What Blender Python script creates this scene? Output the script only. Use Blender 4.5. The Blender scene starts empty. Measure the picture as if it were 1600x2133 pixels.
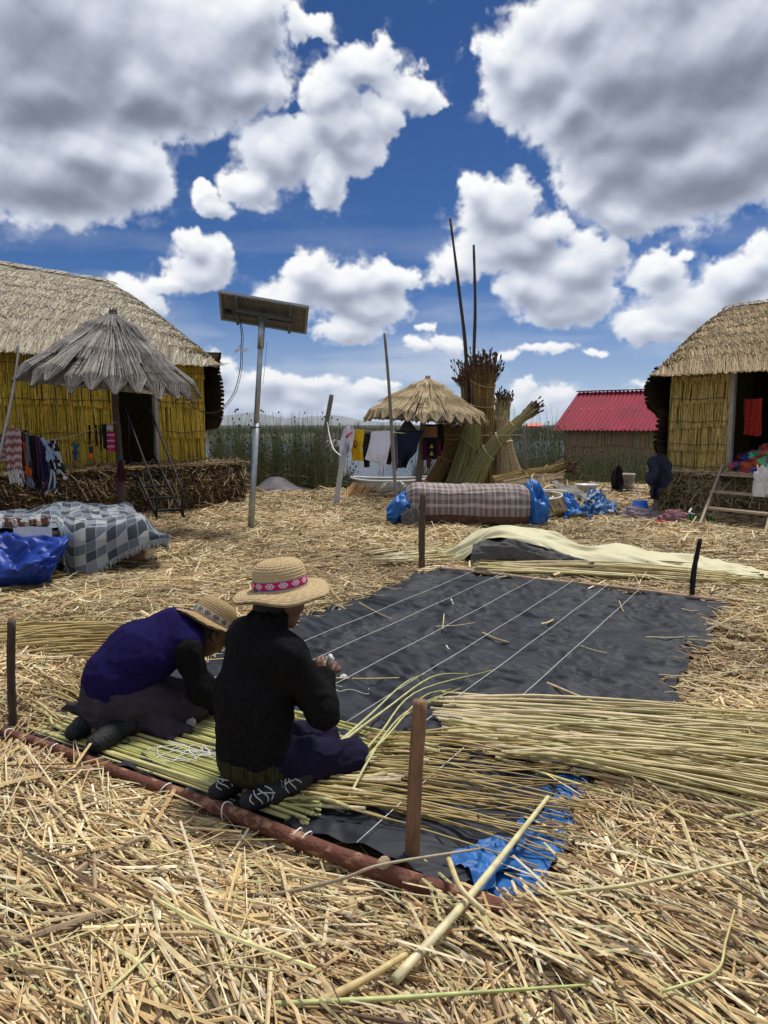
import bpy, math, random
import numpy as np
from mathutils import Vector, Matrix, Euler

random.seed(7); RNG = np.random.default_rng(7)
scene = bpy.context.scene
COL = scene.collection
R = math.radians

# ------------------------------------------------------------------ camera
EYE, PITCH, FOC = 1.6, R(6.7), 1540.0          # eye height in m, downward pitch, focal length in photo pixels
cam = bpy.data.cameras.new('camera'); cam_ob = bpy.data.objects.new('camera', cam); COL.objects.link(cam_ob)
cam_ob.location = (0, 0, EYE); cam_ob.rotation_euler = (R(90) - PITCH, 0, 0)
cam.sensor_fit = 'VERTICAL'; cam.sensor_height = 36.0; cam.lens = 36.0 * FOC / 2133.0
cam.clip_start = 0.05; cam.clip_end = 60000
scene.camera = cam_ob

def ray(x, y):
    u = (x - 800) / FOC; v = (1066.5 - y) / FOC
    return (u, math.cos(PITCH) + v * math.sin(PITCH), -math.sin(PITCH) + v * math.cos(PITCH))
def g(x, y, z=0.0):
    d = ray(x, y); t = (z - EYE) / d[2]; return np.array((t * d[0], t * d[1], z))
def at(x, y, Y):
    d = ray(x, y); t = Y / d[1]; return np.array((t * d[0], Y, EYE + t * d[2]))

# ------------------------------------------------------------------ world: Nishita sky with cumulus
SUN_EL, SUN_AZ = R(66), R(35)                    # azimuth from +Y towards +X
world = bpy.data.worlds.new('World'); scene.world = world; world.use_nodes = True

# cloud masses seen in the photograph: centre and radii (photo pixels), converted to azimuth / elevation
CLOUDS = [
 (120,40,330,190),(420,110,185,150),(300,190,190,100),(530,50,85,95),(60,190,240,110),(400,225,90,55),(560,190,45,50),
 (90,380,230,85),(275,365,85,80),(190,320,140,60),(500,190,90,70),
 (755,130,70,55),(690,190,60,55),(855,185,60,50),(700,255,75,60),(740,310,65,65),(680,385,45,55),(570,330,90,72),(515,385,65,50),
 (615,300,60,55),(455,435,35,24),(790,240,45,50),(885,200,32,38),(650,60,40,34),(430,410,30,22),
 (1310,120,250,160),(1490,80,230,150),(1110,150,115,105),(1200,50,170,95),(1350,260,220,115),(1460,360,240,105),(1280,330,140,85),
 (1180,235,95,75),(1560,280,150,140),(1300,445,105,48),(1225,395,65,55),(1040,120,55,60),
 (1035,440,85,80),(1070,520,120,55),(955,555,65,45),(1000,395,50,42),(1130,480,50,36),
 (1205,560,100,62),(1150,615,105,55),(1230,625,70,52),(1275,520,34,26),(1085,600,55,36),(1160,650,80,25),
 (1370,570,65,45),(1450,645,130,55),(1540,585,75,62),(1585,530,45,45),(1340,685,62,30),(1590,650,60,55),(1432,530,24,16),(1400,690,110,26),
 (700,590,105,52),(640,560,52,36),(805,580,60,40),(765,640,100,44),(600,625,75,44),(852,588,32,20),(730,692,80,22),
 (410,560,75,42),(400,510,36,30),(450,530,36,36),(350,590,62,24),(275,615,55,34),(305,640,45,30),
 (865,722,32,14),(930,712,38,16),(892,685,24,11),(1142,730,60,14),(1050,741,40,11),(1240,742,26,7),
 (660,798,66,17),(560,800,90,26),(500,840,90,38),(620,835,100,30),(765,825,85,28),(850,850,80,22),(1115,835,62,32),(1090,812,36,22),
 (1165,822,50,26),(1210,850,60,16),(450,770,50,40),(940,850,90,14),(560,862,160,12),(780,866,200,9),(800,800,40,10),(690,850,60,12),(880,830,44,12),(1000,838,50,13),(1300,832,90,12),(1380,803,60,9),(480,805,40,16),
]
def azel(x, y):
    d = ray(x, y); n = math.sqrt(sum(c * c for c in d))
    return math.atan2(d[0], d[1]), math.asin(d[2] / n)

def pnoise(x, y, seed):
    # 2-D gradient noise
    xi = np.floor(x).astype(np.int64); yi = np.floor(y).astype(np.int64); xf = (x - xi).astype(np.float32); yf = (y - yi).astype(np.float32)
    def gr(i, j, dx, dy):
        h = (i * 374761393 + j * 668265263 + seed * 974711) & 0xffffffff
        h = ((h ^ (h >> 13)) * 1274126177) & 0xffffffff; h ^= h >> 16
        a = (h & 1023).astype(np.float32) * np.float32(2 * math.pi / 1024)
        return np.cos(a) * dx + np.sin(a) * dy
    u = xf * xf * xf * (xf * (xf * 6 - 15) + 10); v = yf * yf * yf * (yf * (yf * 6 - 15) + 10)
    a = gr(xi, yi, xf, yf); b = gr(xi + 1, yi, xf - 1, yf); c = gr(xi, yi + 1, xf, yf - 1); d = gr(xi + 1, yi + 1, xf - 1, yf - 1)
    return (a + (b - a) * u) + ((c + (d - c) * u) - (a + (b - a) * u)) * v
def fbm(x, y, seed, octv, gain=.5, billow=False):
    s = 0; amp = 1; tot = 0
    for o in range(octv):
        n = pnoise(x * 2 ** o + o * 17.3, y * 2 ** o - o * 9.1, seed + o)
        s = s + amp * ((0.55 - 2.2 * np.abs(n)) if billow else n * 1.5); tot += amp; amp *= gain
    return s / tot
def blur(a, n):
    k = 2 * n + 1
    for ax in (0, 1):
        p = np.pad(a, [(n + 1, n) if q == ax else (0, 0) for q in (0, 1)], mode='edge')
        c = np.cumsum(p, axis=ax, dtype=np.float64)
        a = ((c[k:] - c[:-k]) if ax == 0 else (c[:, k:] - c[:, :-k])) / k
    return a.astype(np.float32)
def cloud_field(az, el, blobs, seed=3):
    wx = fbm(az * 16, el * 18, seed + 50, 6, .6); wy = fbm(az * 16 + 31, el * 18 + 7, seed + 60, 6, .6)
    k = .016 + .05 * np.clip(el, 0, .5)
    A = az + wx * k; E = el + wy * k
    m = np.full(az.shape, 9., np.float32)
    for (a, e, ra, re_) in blobs:
        dd = np.sqrt(((A - a) / ra) ** 2 + ((E - e) / re_) ** 2)
        h = np.clip(.5 + .5 * (m - dd) / .16, 0, 1); m = m * (1 - h) + dd * h - .16 * h * (1 - h)
    return np.maximum(1 - m, -.8)
def shade(body, az, el, dark, seed=3, ppd=14):
    px = ppd / 14
    lf = fbm(az * 13, el * 15, seed, 4, .5, True)
    hf = fbm(az * 34, el * 38, seed + 20, 6, .58, True)
    fine = fbm(az * 60, el * 66, seed + 40, 5, .62)
    low = np.clip(1 - el / .22, 0, 1)
    D = body * (1.6 - .4 * low) + (.34 - .10 * low) * lf + (.36 + .25 * low) * hf + .20 * fine
    a = np.clip((D + .02) / .50, 0, 1); alpha = a * a * (3 - 2 * a)
    wisp = np.clip(fbm(az * 22, el * 30, seed + 70, 6, .62) * 1.7 + body * 1.2 + .16, 0, 1) * .5       # torn shreds round the edges
    alpha = 1 - (1 - alpha) * (1 - wisp * np.clip(1 + body * 2.2, 0, 1))
    T = np.clip(D, 0, 1.5)
    def slope(F, n, r):
        B = blur(F, max(1, int(n))); r = max(1, int(r)); u = np.zeros_like(B); c = int(r * .4)
        u[:-r, c:] = B[:-r, c:] - (B[r:, :-c] if c else B[r:, :])
        return u
    big = slope(T, 9 * px, 16 * px); mid = slope(T, 3 * px, 6 * px); sm = slope(T, 1, 2 * px)
    mass = blur(np.clip(body * 4, 0, 1), int(26 * px)); mass = np.clip((mass - .45) / .5, 0, 1)     # only the broad clouds are dark below
    core = blur(np.clip(body * 1.4, 0, .8), max(1, int(8 * px))); core = np.clip((core - .05) / .55, 0, 1)
    lum = .90 + (.26 + .10 * mass) * np.tanh(big * 1.1) + .10 * np.tanh(mid * 1.6) + .07 * np.tanh(sm * 2.2)
    lum += .10 * (1 - a) - core * (.15 + .18 * mass) + .10 * (blur(lf, max(1, int(5 * px))) + .03) * mass - .28 * dark * mass
    lum = .33 + np.logaddexp(0, (lum - .33) * 8) / 8
    return alpha.astype(np.float32), np.clip(lum, .17, 1.0).astype(np.float32)

DARK = [(110,395,240,75),(330,235,200,60),(60,215,200,50),(1400,235,260,95),(1450,400,220,60),(1290,300,150,60),(1560,180,120,90),(60,60,120,80)]   # thick undersides

def build_world():
    # the cloud cover is computed here (no file): coverage and brightness over azimuth / elevation
    def to_blobs(lst, f=1.0):
        o = []
        for (x, y, rx, ry) in lst:
            a, e = azel(x, y); k = 1 / (1 + ((x - 800) / FOC) ** 2); k2 = 1 / (1 + ((y - 885) / FOC) ** 2)
            o.append((a, e, rx / FOC * k * f, ry / FOC * k2 * f))
        return o
    blobs = to_blobs(CLOUDS)
    rr = np.random.default_rng(11)                          # the rest of the dome: same kind of broken cumulus
    rest = []
    for _ in range(330):
        a = rr.uniform(-math.pi, math.pi); e = abs(rr.normal(.30, .42))
        if (abs(a) < .60 and e < .66) or e > 1.45: continue
        s_ = (.05 + .22 * min(e, 1)) * rr.uniform(.5, 1.3)
        for q in range(3):
            rest.append((a + rr.normal(0, s_ * .8) / max(math.cos(e), .25), e + rr.normal(0, s_ * .3), s_ * rr.uniform(.5, 1) / max(math.cos(e), .3), s_ * rr.uniform(.3, .6)))
    def picture(name, a0, a1, e0, e1, ppd, bl):
        W, H = int((a1 - a0) * ppd), int((e1 - e0) * ppd)
        az, el = np.meshgrid(np.radians(np.linspace(a0, a1, W)), np.radians(np.linspace(e0, e1, H)))
        az = az.astype(np.float32); el = el.astype(np.float32)
        body = cloud_field(az, el, bl)
        dk = np.zeros_like(body)
        for (a, e, ra, re_) in to_blobs(DARK):
            dk = np.maximum(dk, np.clip(1.15 - np.sqrt(((az - a) / ra) ** 2 + ((el - e) / re_) ** 2), 0, 1))
        al, lu = shade(body, az, el, blur(dk, max(1, int(ppd * .5))), ppd=ppd)
        veil = np.clip(fbm(az * 3.2, el * 19, 90, 6, .55) * 2.2 + .18, 0, 1) * np.clip(1 - el / .30, 0, 1) ** 1.2 * .62
        veil += np.clip(1 - el / .16, 0, 1) * .38
        veil = np.clip(veil, 0, .85)
        fa = 1 - (1 - al) * (1 - veil)
        lum = (lu * al + .80 * (1 - al) * veil) / np.maximum(al + (1 - al) * veil, 1e-3)
        im = bpy.data.images.new(name, W, H, alpha=False, float_buffer=False); im.colorspace_settings.name = 'Non-Color'
        px = np.ones((H, W, 4), np.float32); px[..., 0] = lum; px[..., 1] = fa; px[..., 2] = 0
        im.pixels.foreach_set(px.ravel()); im.update(); im.pack()
        return im
    V = (-46, 46, -1, 50, 14)
    im1 = picture('cloud_cover', *V, blobs + [b for b in rest if abs(b[0]) < 1.0])
    im2 = picture('cloud_cover_dome', -180, 180, -1, 90, 3.5, blobs + rest)
    nt = world.node_tree; N = nt.nodes; L = nt.links; N.clear()
    def mth(op, a, b=None, c=None, clamp=False):
        m = N.new('ShaderNodeMath'); m.operation = op; m.use_clamp = clamp
        for i, s in enumerate((a, b, c)):
            if s is None: continue
            if isinstance(s, (int, float)): m.inputs[i].default_value = s
            else: L.new(s, m.inputs[i])
        return m.outputs[0]
    tc = N.new('ShaderNodeTexCoord')
    sp = N.new('ShaderNodeSeparateXYZ'); L.new(tc.outputs['Generated'], sp.inputs[0])
    az = mth('MULTIPLY', mth('ARCTAN2', sp.outputs[0], sp.outputs[1]), 180 / math.pi); el = mth('MULTIPLY', mth('ARCSINE', sp.outputs[2]), 180 / math.pi)
    def tex(im, a0, a1, e0, e1):
        u = mth('MULTIPLY_ADD', az, 1 / (a1 - a0), -a0 / (a1 - a0)); v = mth('MULTIPLY_ADD', el, 1 / (e1 - e0), -e0 / (e1 - e0))
        cb = N.new('ShaderNodeCombineXYZ'); L.new(u, cb.inputs[0]); L.new(v, cb.inputs[1])
        t = N.new('ShaderNodeTexImage'); t.image = im; t.extension = 'EXTEND'; t.interpolation = 'Cubic'; L.new(cb.outputs[0], t.inputs[0]); return t.outputs['Color']
    c1 = tex(im1, *V[:4]); c2 = tex(im2, -180, 180, -1, 90)
    win = mth('MULTIPLY', mth('MULTIPLY_ADD', mth('ABSOLUTE', az), -.12, 5.2, clamp=True), mth('MULTIPLY_ADD', el, -.12, 5.6, clamp=True))
    mx = N.new('ShaderNodeMix'); mx.data_type = 'RGBA'; L.new(win, mx.inputs[0]); L.new(c2, mx.inputs[6]); L.new(c1, mx.inputs[7])
    sc = N.new('ShaderNodeSeparateColor'); L.new(mx.outputs[2], sc.inputs[0])
    ramp = N.new('ShaderNodeValToRGB'); L.new(sc.outputs[0], ramp.inputs[0])
    e = ramp.color_ramp.elements; e[0].position = .15; e[0].color = (.09, .105, .15, 1); e[1].position = 1.0; e[1].color = (1, 1, 1, 1)
    for p, c in ((.35, (.185, .207, .275, 1)), (.55, (.40, .44, .55, 1)), (.78, (.70, .74, .83, 1))):
        m = ramp.color_ramp.elements.new(p); m.color = c
    sky = N.new('ShaderNodeTexSky'); sky.sky_type = 'NISHITA'; sky.sun_disc = False
    sky.sun_elevation = SUN_EL; sky.sun_rotation = SUN_AZ; sky.altitude = 3800; sky.air_density = 1.0; sky.dust_density = .12; sky.ozone_density = 6.0
    hs = N.new('ShaderNodeHueSaturation'); hs.inputs['Hue'].default_value = .507; hs.inputs['Saturation'].default_value = 1.2; hs.inputs['Value'].default_value = .92; L.new(sky.outputs[0], hs.inputs['Color'])
    bg1 = N.new('ShaderNodeBackground'); L.new(hs.outputs[0], bg1.inputs[0]); bg1.inputs[1].default_value = .075
    bg2 = N.new('ShaderNodeBackground'); L.new(ramp.outputs[0], bg2.inputs[0]); bg2.inputs[1].default_value = .95
    mix = N.new('ShaderNodeMixShader'); L.new(sc.outputs[1], mix.inputs[0]); L.new(bg1.outputs[0], mix.inputs[1]); L.new(bg2.outputs[0], mix.inputs[2])
    out = N.new('ShaderNodeOutputWorld'); L.new(mix.outputs[0], out.inputs[0])
    world.cycles.sampling_method = 'MANUAL'; world.cycles.sample_map_resolution = 512
build_world()

# ------------------------------------------------------------------ sun (behind thin cloud: soft shadows) and exposure
sun = bpy.data.lights.new('sun', 'SUN'); sun.energy = 3.8; sun.angle = R(9); sun.color = (1, .955, .88)
sun_ob = bpy.data.objects.new('sun', sun); COL.objects.link(sun_ob)
sd = Vector((math.sin(SUN_AZ) * math.cos(SUN_EL), math.cos(SUN_AZ) * math.cos(SUN_EL), math.sin(SUN_EL)))
sun_ob.rotation_euler = sd.to_track_quat('Z', 'Y').to_euler(); sun_ob.location = (0, 0, 30)
vs = scene.view_settings; vs.view_transform = 'Standard'; vs.look = 'None'; vs.exposure = 0.08; vs.gamma = 1.0; vs.use_curve_mapping = False
scene.cycles.max_bounces = 6; scene.cycles.diffuse_bounces = 3; scene.cycles.glossy_bounces = 3; scene.cycles.transparent_max_bounces = 6

# ------------------------------------------------------------------ helpers
def nz(v):
    v = np.asarray(v, float); n = np.linalg.norm(v, axis=-1, keepdims=True); return v / np.maximum(n, 1e-9)
def V3(*a): return np.array(a, float)
def vnoise(p, seed=0):
    """smooth value noise in 3-D, -1..1; p (..., 3)"""
    p = np.asarray(p, float); i = np.floor(p).astype(np.int64); f = p - i; f = f * f * (3 - 2 * f)
    def h(a, b, c):
        n = (a * 374761393 + b * 668265263 + c * 1440662683 + seed * 974711) & 0xffffffff
        n = ((n ^ (n >> 13)) * 1274126177) & 0xffffffff; n ^= n >> 16
        return (n & 0xffff) / 32767.5 - 1
    r = 0
    for a in (0, 1):
        for b in (0, 1):
            for c in (0, 1):
                w = (f[..., 0] if a else 1 - f[..., 0]) * (f[..., 1] if b else 1 - f[..., 1]) * (f[..., 2] if c else 1 - f[..., 2])
                r = r + w * h(i[..., 0] + a, i[..., 1] + b, i[..., 2] + c)
    return r
def fnoise(p, seed=0, o=4, gain=.5):
    s = 0; a = 1; p = np.asarray(p, float)
    for k in range(o): s = s + a * vnoise(p * 2 ** k + k * 7.7, seed + k); a *= gain
    return s

class MB:
    """collects quads / tris (with colour and uv per vertex) and links them as ONE mesh object"""
    def __init__(s): s.v = []; s.q = []; s.t = []; s.c = []; s.uv = []; s.n = 0; s.usec = False; s.useuv = False
    def add(s, v, q=None, t=None, c=None, uv=None):
        v = np.asarray(v, float).reshape(-1, 3); k = len(v)
        if q is not None and len(q): s.q.append(np.asarray(q, np.int64).reshape(-1, 4) + s.n)
        if t is not None and len(t): s.t.append(np.asarray(t, np.int64).reshape(-1, 3) + s.n)
        if c is None: c = np.ones((k, 3))
        else: s.usec = True; c = np.broadcast_to(np.asarray(c, float), (k, 3))
        if uv is None: uv = np.zeros((k, 2))
        else: s.useuv = True
        s.v.append(v); s.c.append(c); s.uv.append(np.asarray(uv, float)); s.n += k; return s
    def box(s, c, size, M=None, col=None):
        h = np.asarray(size, float) / 2
        v = np.array([(x, y, z) for x in (-1, 1) for y in (-1, 1) for z in (-1, 1)], float) * h
        if M is not None: v = v @ np.asarray(M, float)        # rows of M: local axes
        return s.add(v + np.asarray(c, float), [(0, 1, 3, 2), (4, 6, 7, 5), (0, 4, 5, 1), (2, 3, 7, 6), (0, 2, 6, 4), (1, 5, 7, 3)], c=col)
    def beam(s, a, b, w, h, up=(0, 0, 1), col=None):
        a = np.asarray(a, float); b = np.asarray(b, float); d = b - a; L = np.linalg.norm(d); d = d / L
        sd_ = np.cross(d, up); 
        if np.linalg.norm(sd_) < 1e-4: sd_ = np.cross(d, (1, 0, 0))
        sd_ = nz(sd_); n_ = np.cross(sd_, d)
        return s.box((a + b) / 2, (L, w, h), np.array([d, sd_, n_]), col)
    def tube(s, P, r, n=8, col=None, cap=True, flat=1.0):
        P = np.asarray(P, float); k = len(P); r = np.broadcast_to(np.asarray(r, float), (k,))
        T = nz(np.gradient(P, axis=0)); ref = np.array((0, 0, 1.)) if abs(T[0, 2]) < .9 else np.array((1., 0, 0))
        X = nz(np.cross(T, ref)); Y = np.cross(X, T)
        a = np.arange(n) * 2 * math.pi / n
        v = P[:, None] + (X[:, None] * np.cos(a)[None, :, None] + Y[:, None] * np.sin(a)[None, :, None] * flat) * r[:, None, None]
        i = np.arange(k - 1)[:, None] * n; j = np.arange(n)[None]; j2 = (j + 1) % n
        q = np.stack([i + j, i + j2, i + n + j2, i + n + j], -1).reshape(-1, 4)
        v = v.reshape(-1, 3); t = None
        if cap:
            v = np.vstack([v, P[:1], P[-1:]]); b = k * n
            t = [(b, (x + 1) % n, x) for x in range(n)] + [(b + 1, (k - 1) * n + x, (k - 1) * n + (x + 1) % n) for x in range(n)]
        if col is not None and np.ndim(col) == 2:
            col = np.vstack([np.repeat(col, n, 0)] + ([col[:1], col[-1:]] if cap else []))
        return s.add(v, q, t, col)
    def lathe(s, prof, n=32, M=None, o=(0, 0, 0), col=None, uv=False):
        prof = np.asarray(prof, float); k = len(prof); m = n + 1 if uv else n
        a = np.arange(m) * 2 * math.pi / n
        v = np.stack([prof[:, 0][:, None] * np.cos(a), prof[:, 0][:, None] * np.sin(a), np.repeat(prof[:, 1][:, None], m, 1)], -1).reshape(-1, 3)
        if M is not None: v = v @ np.asarray(M, float)
        i = np.arange(k - 1)[:, None] * m; j = np.arange(n)[None]; j2 = (j + 1) if uv else (j + 1) % n
        q = np.stack([i + j, i + j2, i + m + j2, i + m + j], -1).reshape(-1, 4)
        u = None
        if uv: u = np.stack(np.meshgrid(np.arange(m) / n, np.linspace(0, 1, k)), -1).reshape(-1, 2)
        return s.add(v + np.asarray(o, float), q, c=col, uv=u)
    def sheet(s, fn, nu, nv, col=None, uvs=(1, 1)):
        U, W = np.meshgrid(np.linspace(0, 1, nu), np.linspace(0, 1, nv)); u = U.ravel(); w = W.ravel()
        v = fn(u, w)
        i = np.arange(nv - 1)[:, None] * nu; j = np.arange(nu - 1)[None]
        q = np.stack([i + j, i + j + 1, i + nu + j + 1, i + nu + j], -1).reshape(-1, 4)
        return s.add(v, q, c=col, uv=np.stack([u * uvs[0], w * uvs[1]], -1))
    def straws(s, A, B, W, C, bend=None, st=2, m=3, flat=.55, up=(0, 0, 1), cap=False, taper=1.0):
        """many thin stalks at once: from A to B, width W, colour C, mid-point offset bend"""
        A = np.asarray(A, float); B = np.asarray(B, float); n = len(A); W = np.broadcast_to(np.asarray(W, float), (n,))
        C = np.broadcast_to(np.asarray(C, float), (n, 3))
        T = nz(B - A); U = np.broadcast_to(np.asarray(up, float), (n, 3)); X = np.cross(T, U)
        bad = np.linalg.norm(X, axis=1) < .08; X[bad] = np.cross(T[bad], (1., .3, 0)); X = nz(X); Y = np.cross(X, T)
        f = np.linspace(0, 1, st); P = A[:, None] + (B - A)[:, None] * f[None, :, None]
        if bend is not None: P = P + np.asarray(bend)[:, None] * (4 * f * (1 - f))[None, :, None]
        a = np.arange(m) * 2 * math.pi / m + math.pi / 2
        wr = (W[:, None] / 2) * (1 + (taper - 1) * f)[None]
        v = P[:, :, None] + (X[:, None, None] * np.cos(a)[None, None, :, None] + Y[:, None, None] * (np.sin(a) * flat)[None, None, :, None]) * wr[:, :, None, None]
        b = (np.arange(n) * st * m)[:, None, None]; i = (np.arange(st - 1) * m)[None, :, None]; j = np.arange(m)[None, None]; j2 = (j + 1) % m
        q = np.stack([b + i + j, b + i + j2, b + i + m + j2, b + i + m + j], -1).reshape(-1, 4)
        t = None
        if cap:
            b0 = (np.arange(n) * st * m)
            if m == 3: t = np.vstack([np.stack([b0 + 2, b0 + 1, b0], -1), np.stack([b0 + (st - 1) * 3, b0 + (st - 1) * 3 + 1, b0 + (st - 1) * 3 + 2], -1)])
            if m == 4:
                e = b0 + (st - 1) * 4; q = np.vstack([q, np.stack([b0 + 3, b0 + 2, b0 + 1, b0], -1), np.stack([e, e + 1, e + 2, e + 3], -1)])
        return s.add(v.reshape(-1, 3), q, t, np.repeat(C, st * m, 0))
    def mesh(s, name, o=(0, 0, 0), smooth=False):
        v = np.concatenate(s.v) - np.asarray(o, float); q = np.concatenate(s.q) if s.q else np.zeros((0, 4), int); t = np.concatenate(s.t) if s.t else np.zeros((0, 3), int)
        me = bpy.data.meshes.new(name); me.vertices.add(len(v)); me.vertices.foreach_set('co', v.astype(np.float32).ravel())
        lp = np.concatenate([q.ravel(), t.ravel()]).astype(np.int32); me.loops.add(len(lp)); me.loops.foreach_set('vertex_index', lp)
        ls = np.concatenate([np.arange(len(q)) * 4, len(q) * 4 + np.arange(len(t)) * 3]).astype(np.int32)
        me.polygons.add(len(ls)); me.polygons.foreach_set('loop_start', ls)
        me.update(calc_edges=True)
        if s.usec:
            c = np.concatenate(s.c); at_ = me.attributes.new('Col', 'FLOAT_COLOR', 'POINT')
            at_.data.foreach_set('color', np.hstack([c, np.ones((len(c), 1))]).astype(np.float32).ravel())
        if s.useuv:
            uv = np.concatenate(s.uv); l = me.uv_layers.new(name='UVMap'); l.data.foreach_set('uv', uv[lp].astype(np.float32).ravel())
        me.polygons.foreach_set('use_smooth', np.full(len(ls), bool(smooth)))
        return me
    def build(s, name, mat, parent=None, smooth=False, kind=None):
        o = origin(parent); me = s.mesh(name, o, smooth); me.materials.append(mat)
        return link(name, me, parent, kind)
ORI = {}
def origin(p): return (0, 0, 0) if p is None else ORI.get(p, (0, 0, 0))
def link(name, data, parent=None, kind=None):
    ob = bpy.data.objects.new(name, data); COL.objects.link(ob)
    if parent is not None: ob.parent = parent; ORI[ob] = ORI.get(parent, (0, 0, 0))
    if kind: ob['kind'] = kind
    return ob
def tag(o, label, cat, group=None):
    o['label'] = label; o['category'] = cat
    if group: o['group'] = group
    return o
def thing(name, label, cat, loc, group=None):
    """an Empty at the thing's base that parents its parts; part meshes are given in world coordinates"""
    o = bpy.data.objects.new(name, None); COL.objects.link(o); o.location = [float(c) for c in loc]; o.empty_display_size = .1
    ORI[o] = tuple(float(c) for c in loc); return tag(o, label, cat, group)
def struct(name, mb, mat, smooth=False, kind='structure'): return mb.build(name, mat, None, smooth, kind)

def arc(P, n=20):
    """smooth curve (Catmull-Rom) through points"""
    P = np.asarray(P, float); k = len(P)
    if k == 2: return P[0] + (P[1] - P[0]) * np.linspace(0, 1, n)[:, None]
    Q = np.vstack([2 * P[0] - P[1], P, 2 * P[-1] - P[-2]]); t = np.linspace(0, k - 1 - 1e-6, n); i = t.astype(int); f = (t - i)[:, None]
    a, b, c, d = Q[i], Q[i + 1], Q[i + 2], Q[i + 3]
    return .5 * (2 * b + (c - a) * f + (2 * a - 5 * b + 4 * c - d) * f ** 2 + (3 * b - a - 3 * c + d) * f ** 3)

# ------------------------------------------------------------------ materials
def mat(name, col=(.5, .5, .5), rough=.75, var=.2, scale=12.0, spec=.3, metal=0.0, bump=0.0, bscale=None, col2=None, stretch=(1, 1, 1), attr=False, det=6, sheen=0.0, trans=0.0, crease=0.0, cstr=.5):
    m = bpy.data.materials.new(name); m.use_nodes = True; N = m.node_tree.nodes; L = m.node_tree.links
    b = N['Principled BSDF']; b.inputs['Roughness'].default_value = rough; b.inputs['Metallic'].default_value = metal; b.inputs['Specular IOR Level'].default_value = spec
    if sheen: b.inputs['Sheen Weight'].default_value = sheen; b.inputs['Sheen Roughness'].default_value = .5
    tc = N.new('ShaderNodeTexCoord'); mp = N.new('ShaderNodeMapping'); L.new(tc.outputs['Object'], mp.inputs[0]); mp.inputs['Scale'].default_value = stretch
    no = N.new('ShaderNodeTexNoise'); no.inputs['Scale'].default_value = scale; no.inputs['Detail'].default_value = det; no.inputs['Roughness'].default_value = .6; L.new(mp.outputs[0], no.inputs['Vector'])
    rmp = N.new('ShaderNodeMapRange'); L.new(no.outputs['Fac'], rmp.inputs[0]); rmp.inputs[1].default_value = .3; rmp.inputs[2].default_value = .7
    if col2 is None and not attr:
        rmp.inputs[3].default_value = 1 - var; rmp.inputs[4].default_value = 1 + var
        mx = N.new('ShaderNodeVectorMath'); mx.operation = 'SCALE'; mx.inputs[0].default_value = col; L.new(rmp.outputs[0], mx.inputs['Scale']); src = mx.outputs[0]
    elif attr:
        rmp.inputs[3].default_value = 1 - var; rmp.inputs[4].default_value = 1 + var
        a = N.new('ShaderNodeAttribute'); a.attribute_name = 'Col'
        mx = N.new('ShaderNodeVectorMath'); mx.operation = 'SCALE'; L.new(a.outputs['Color'], mx.inputs[0]); L.new(rmp.outputs[0], mx.inputs['Scale']); src = mx.outputs[0]
    else:
        mx = N.new('ShaderNodeMix'); mx.data_type = 'RGBA'; mx.inputs[6].default_value = (*col, 1); mx.inputs[7].default_value = (*col2, 1); L.new(rmp.outputs[0], mx.inputs[0]); src = mx.outputs[2]
    L.new(src, b.inputs['Base Color'])
    if trans:
        b.inputs['Subsurface Weight'].default_value = 0
    if bump:
        n2 = N.new('ShaderNodeTexNoise'); n2.inputs['Scale'].default_value = bscale or scale * 3; n2.inputs['Detail'].default_value = 5; L.new(mp.outputs[0], n2.inputs['Vector'])
        bp = N.new('ShaderNodeBump'); bp.inputs['Strength'].default_value = bump; bp.inputs['Distance'].default_value = .02; L.new(n2.outputs['Fac'], bp.inputs['Height']); L.new(bp.outputs[0], b.inputs['Normal'])
    if crease:                                       # crisp creases of crumpled plastic
        v1 = N.new('ShaderNodeTexVoronoi'); v1.inputs['Scale'].default_value = crease; v1.feature = 'F1'
        wn = N.new('ShaderNodeTexNoise'); wn.inputs['Scale'].default_value = crease * .7; wn.inputs['Detail'].default_value = 3; L.new(mp.outputs[0], wn.inputs['Vector'])
        wm = N.new('ShaderNodeVectorMath'); wm.operation = 'MULTIPLY_ADD'; L.new(wn.outputs['Color'], wm.inputs[0]); wm.inputs[1].default_value = (.9 / crease,) * 3; L.new(mp.outputs[0], wm.inputs[2]); L.new(wm.outputs[0], v1.inputs['Vector'])
        b2 = N.new('ShaderNodeBump'); b2.inputs['Strength'].default_value = cstr; b2.inputs['Distance'].default_value = .12 / crease; L.new(v1.outputs['Distance'], b2.inputs['Height'])
        if b.inputs['Normal'].is_linked: L.new(b.inputs['Normal'].links[0].from_socket, b2.inputs['Normal'])
        L.new(b2.outputs[0], b.inputs['Normal'])
    return m

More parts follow.
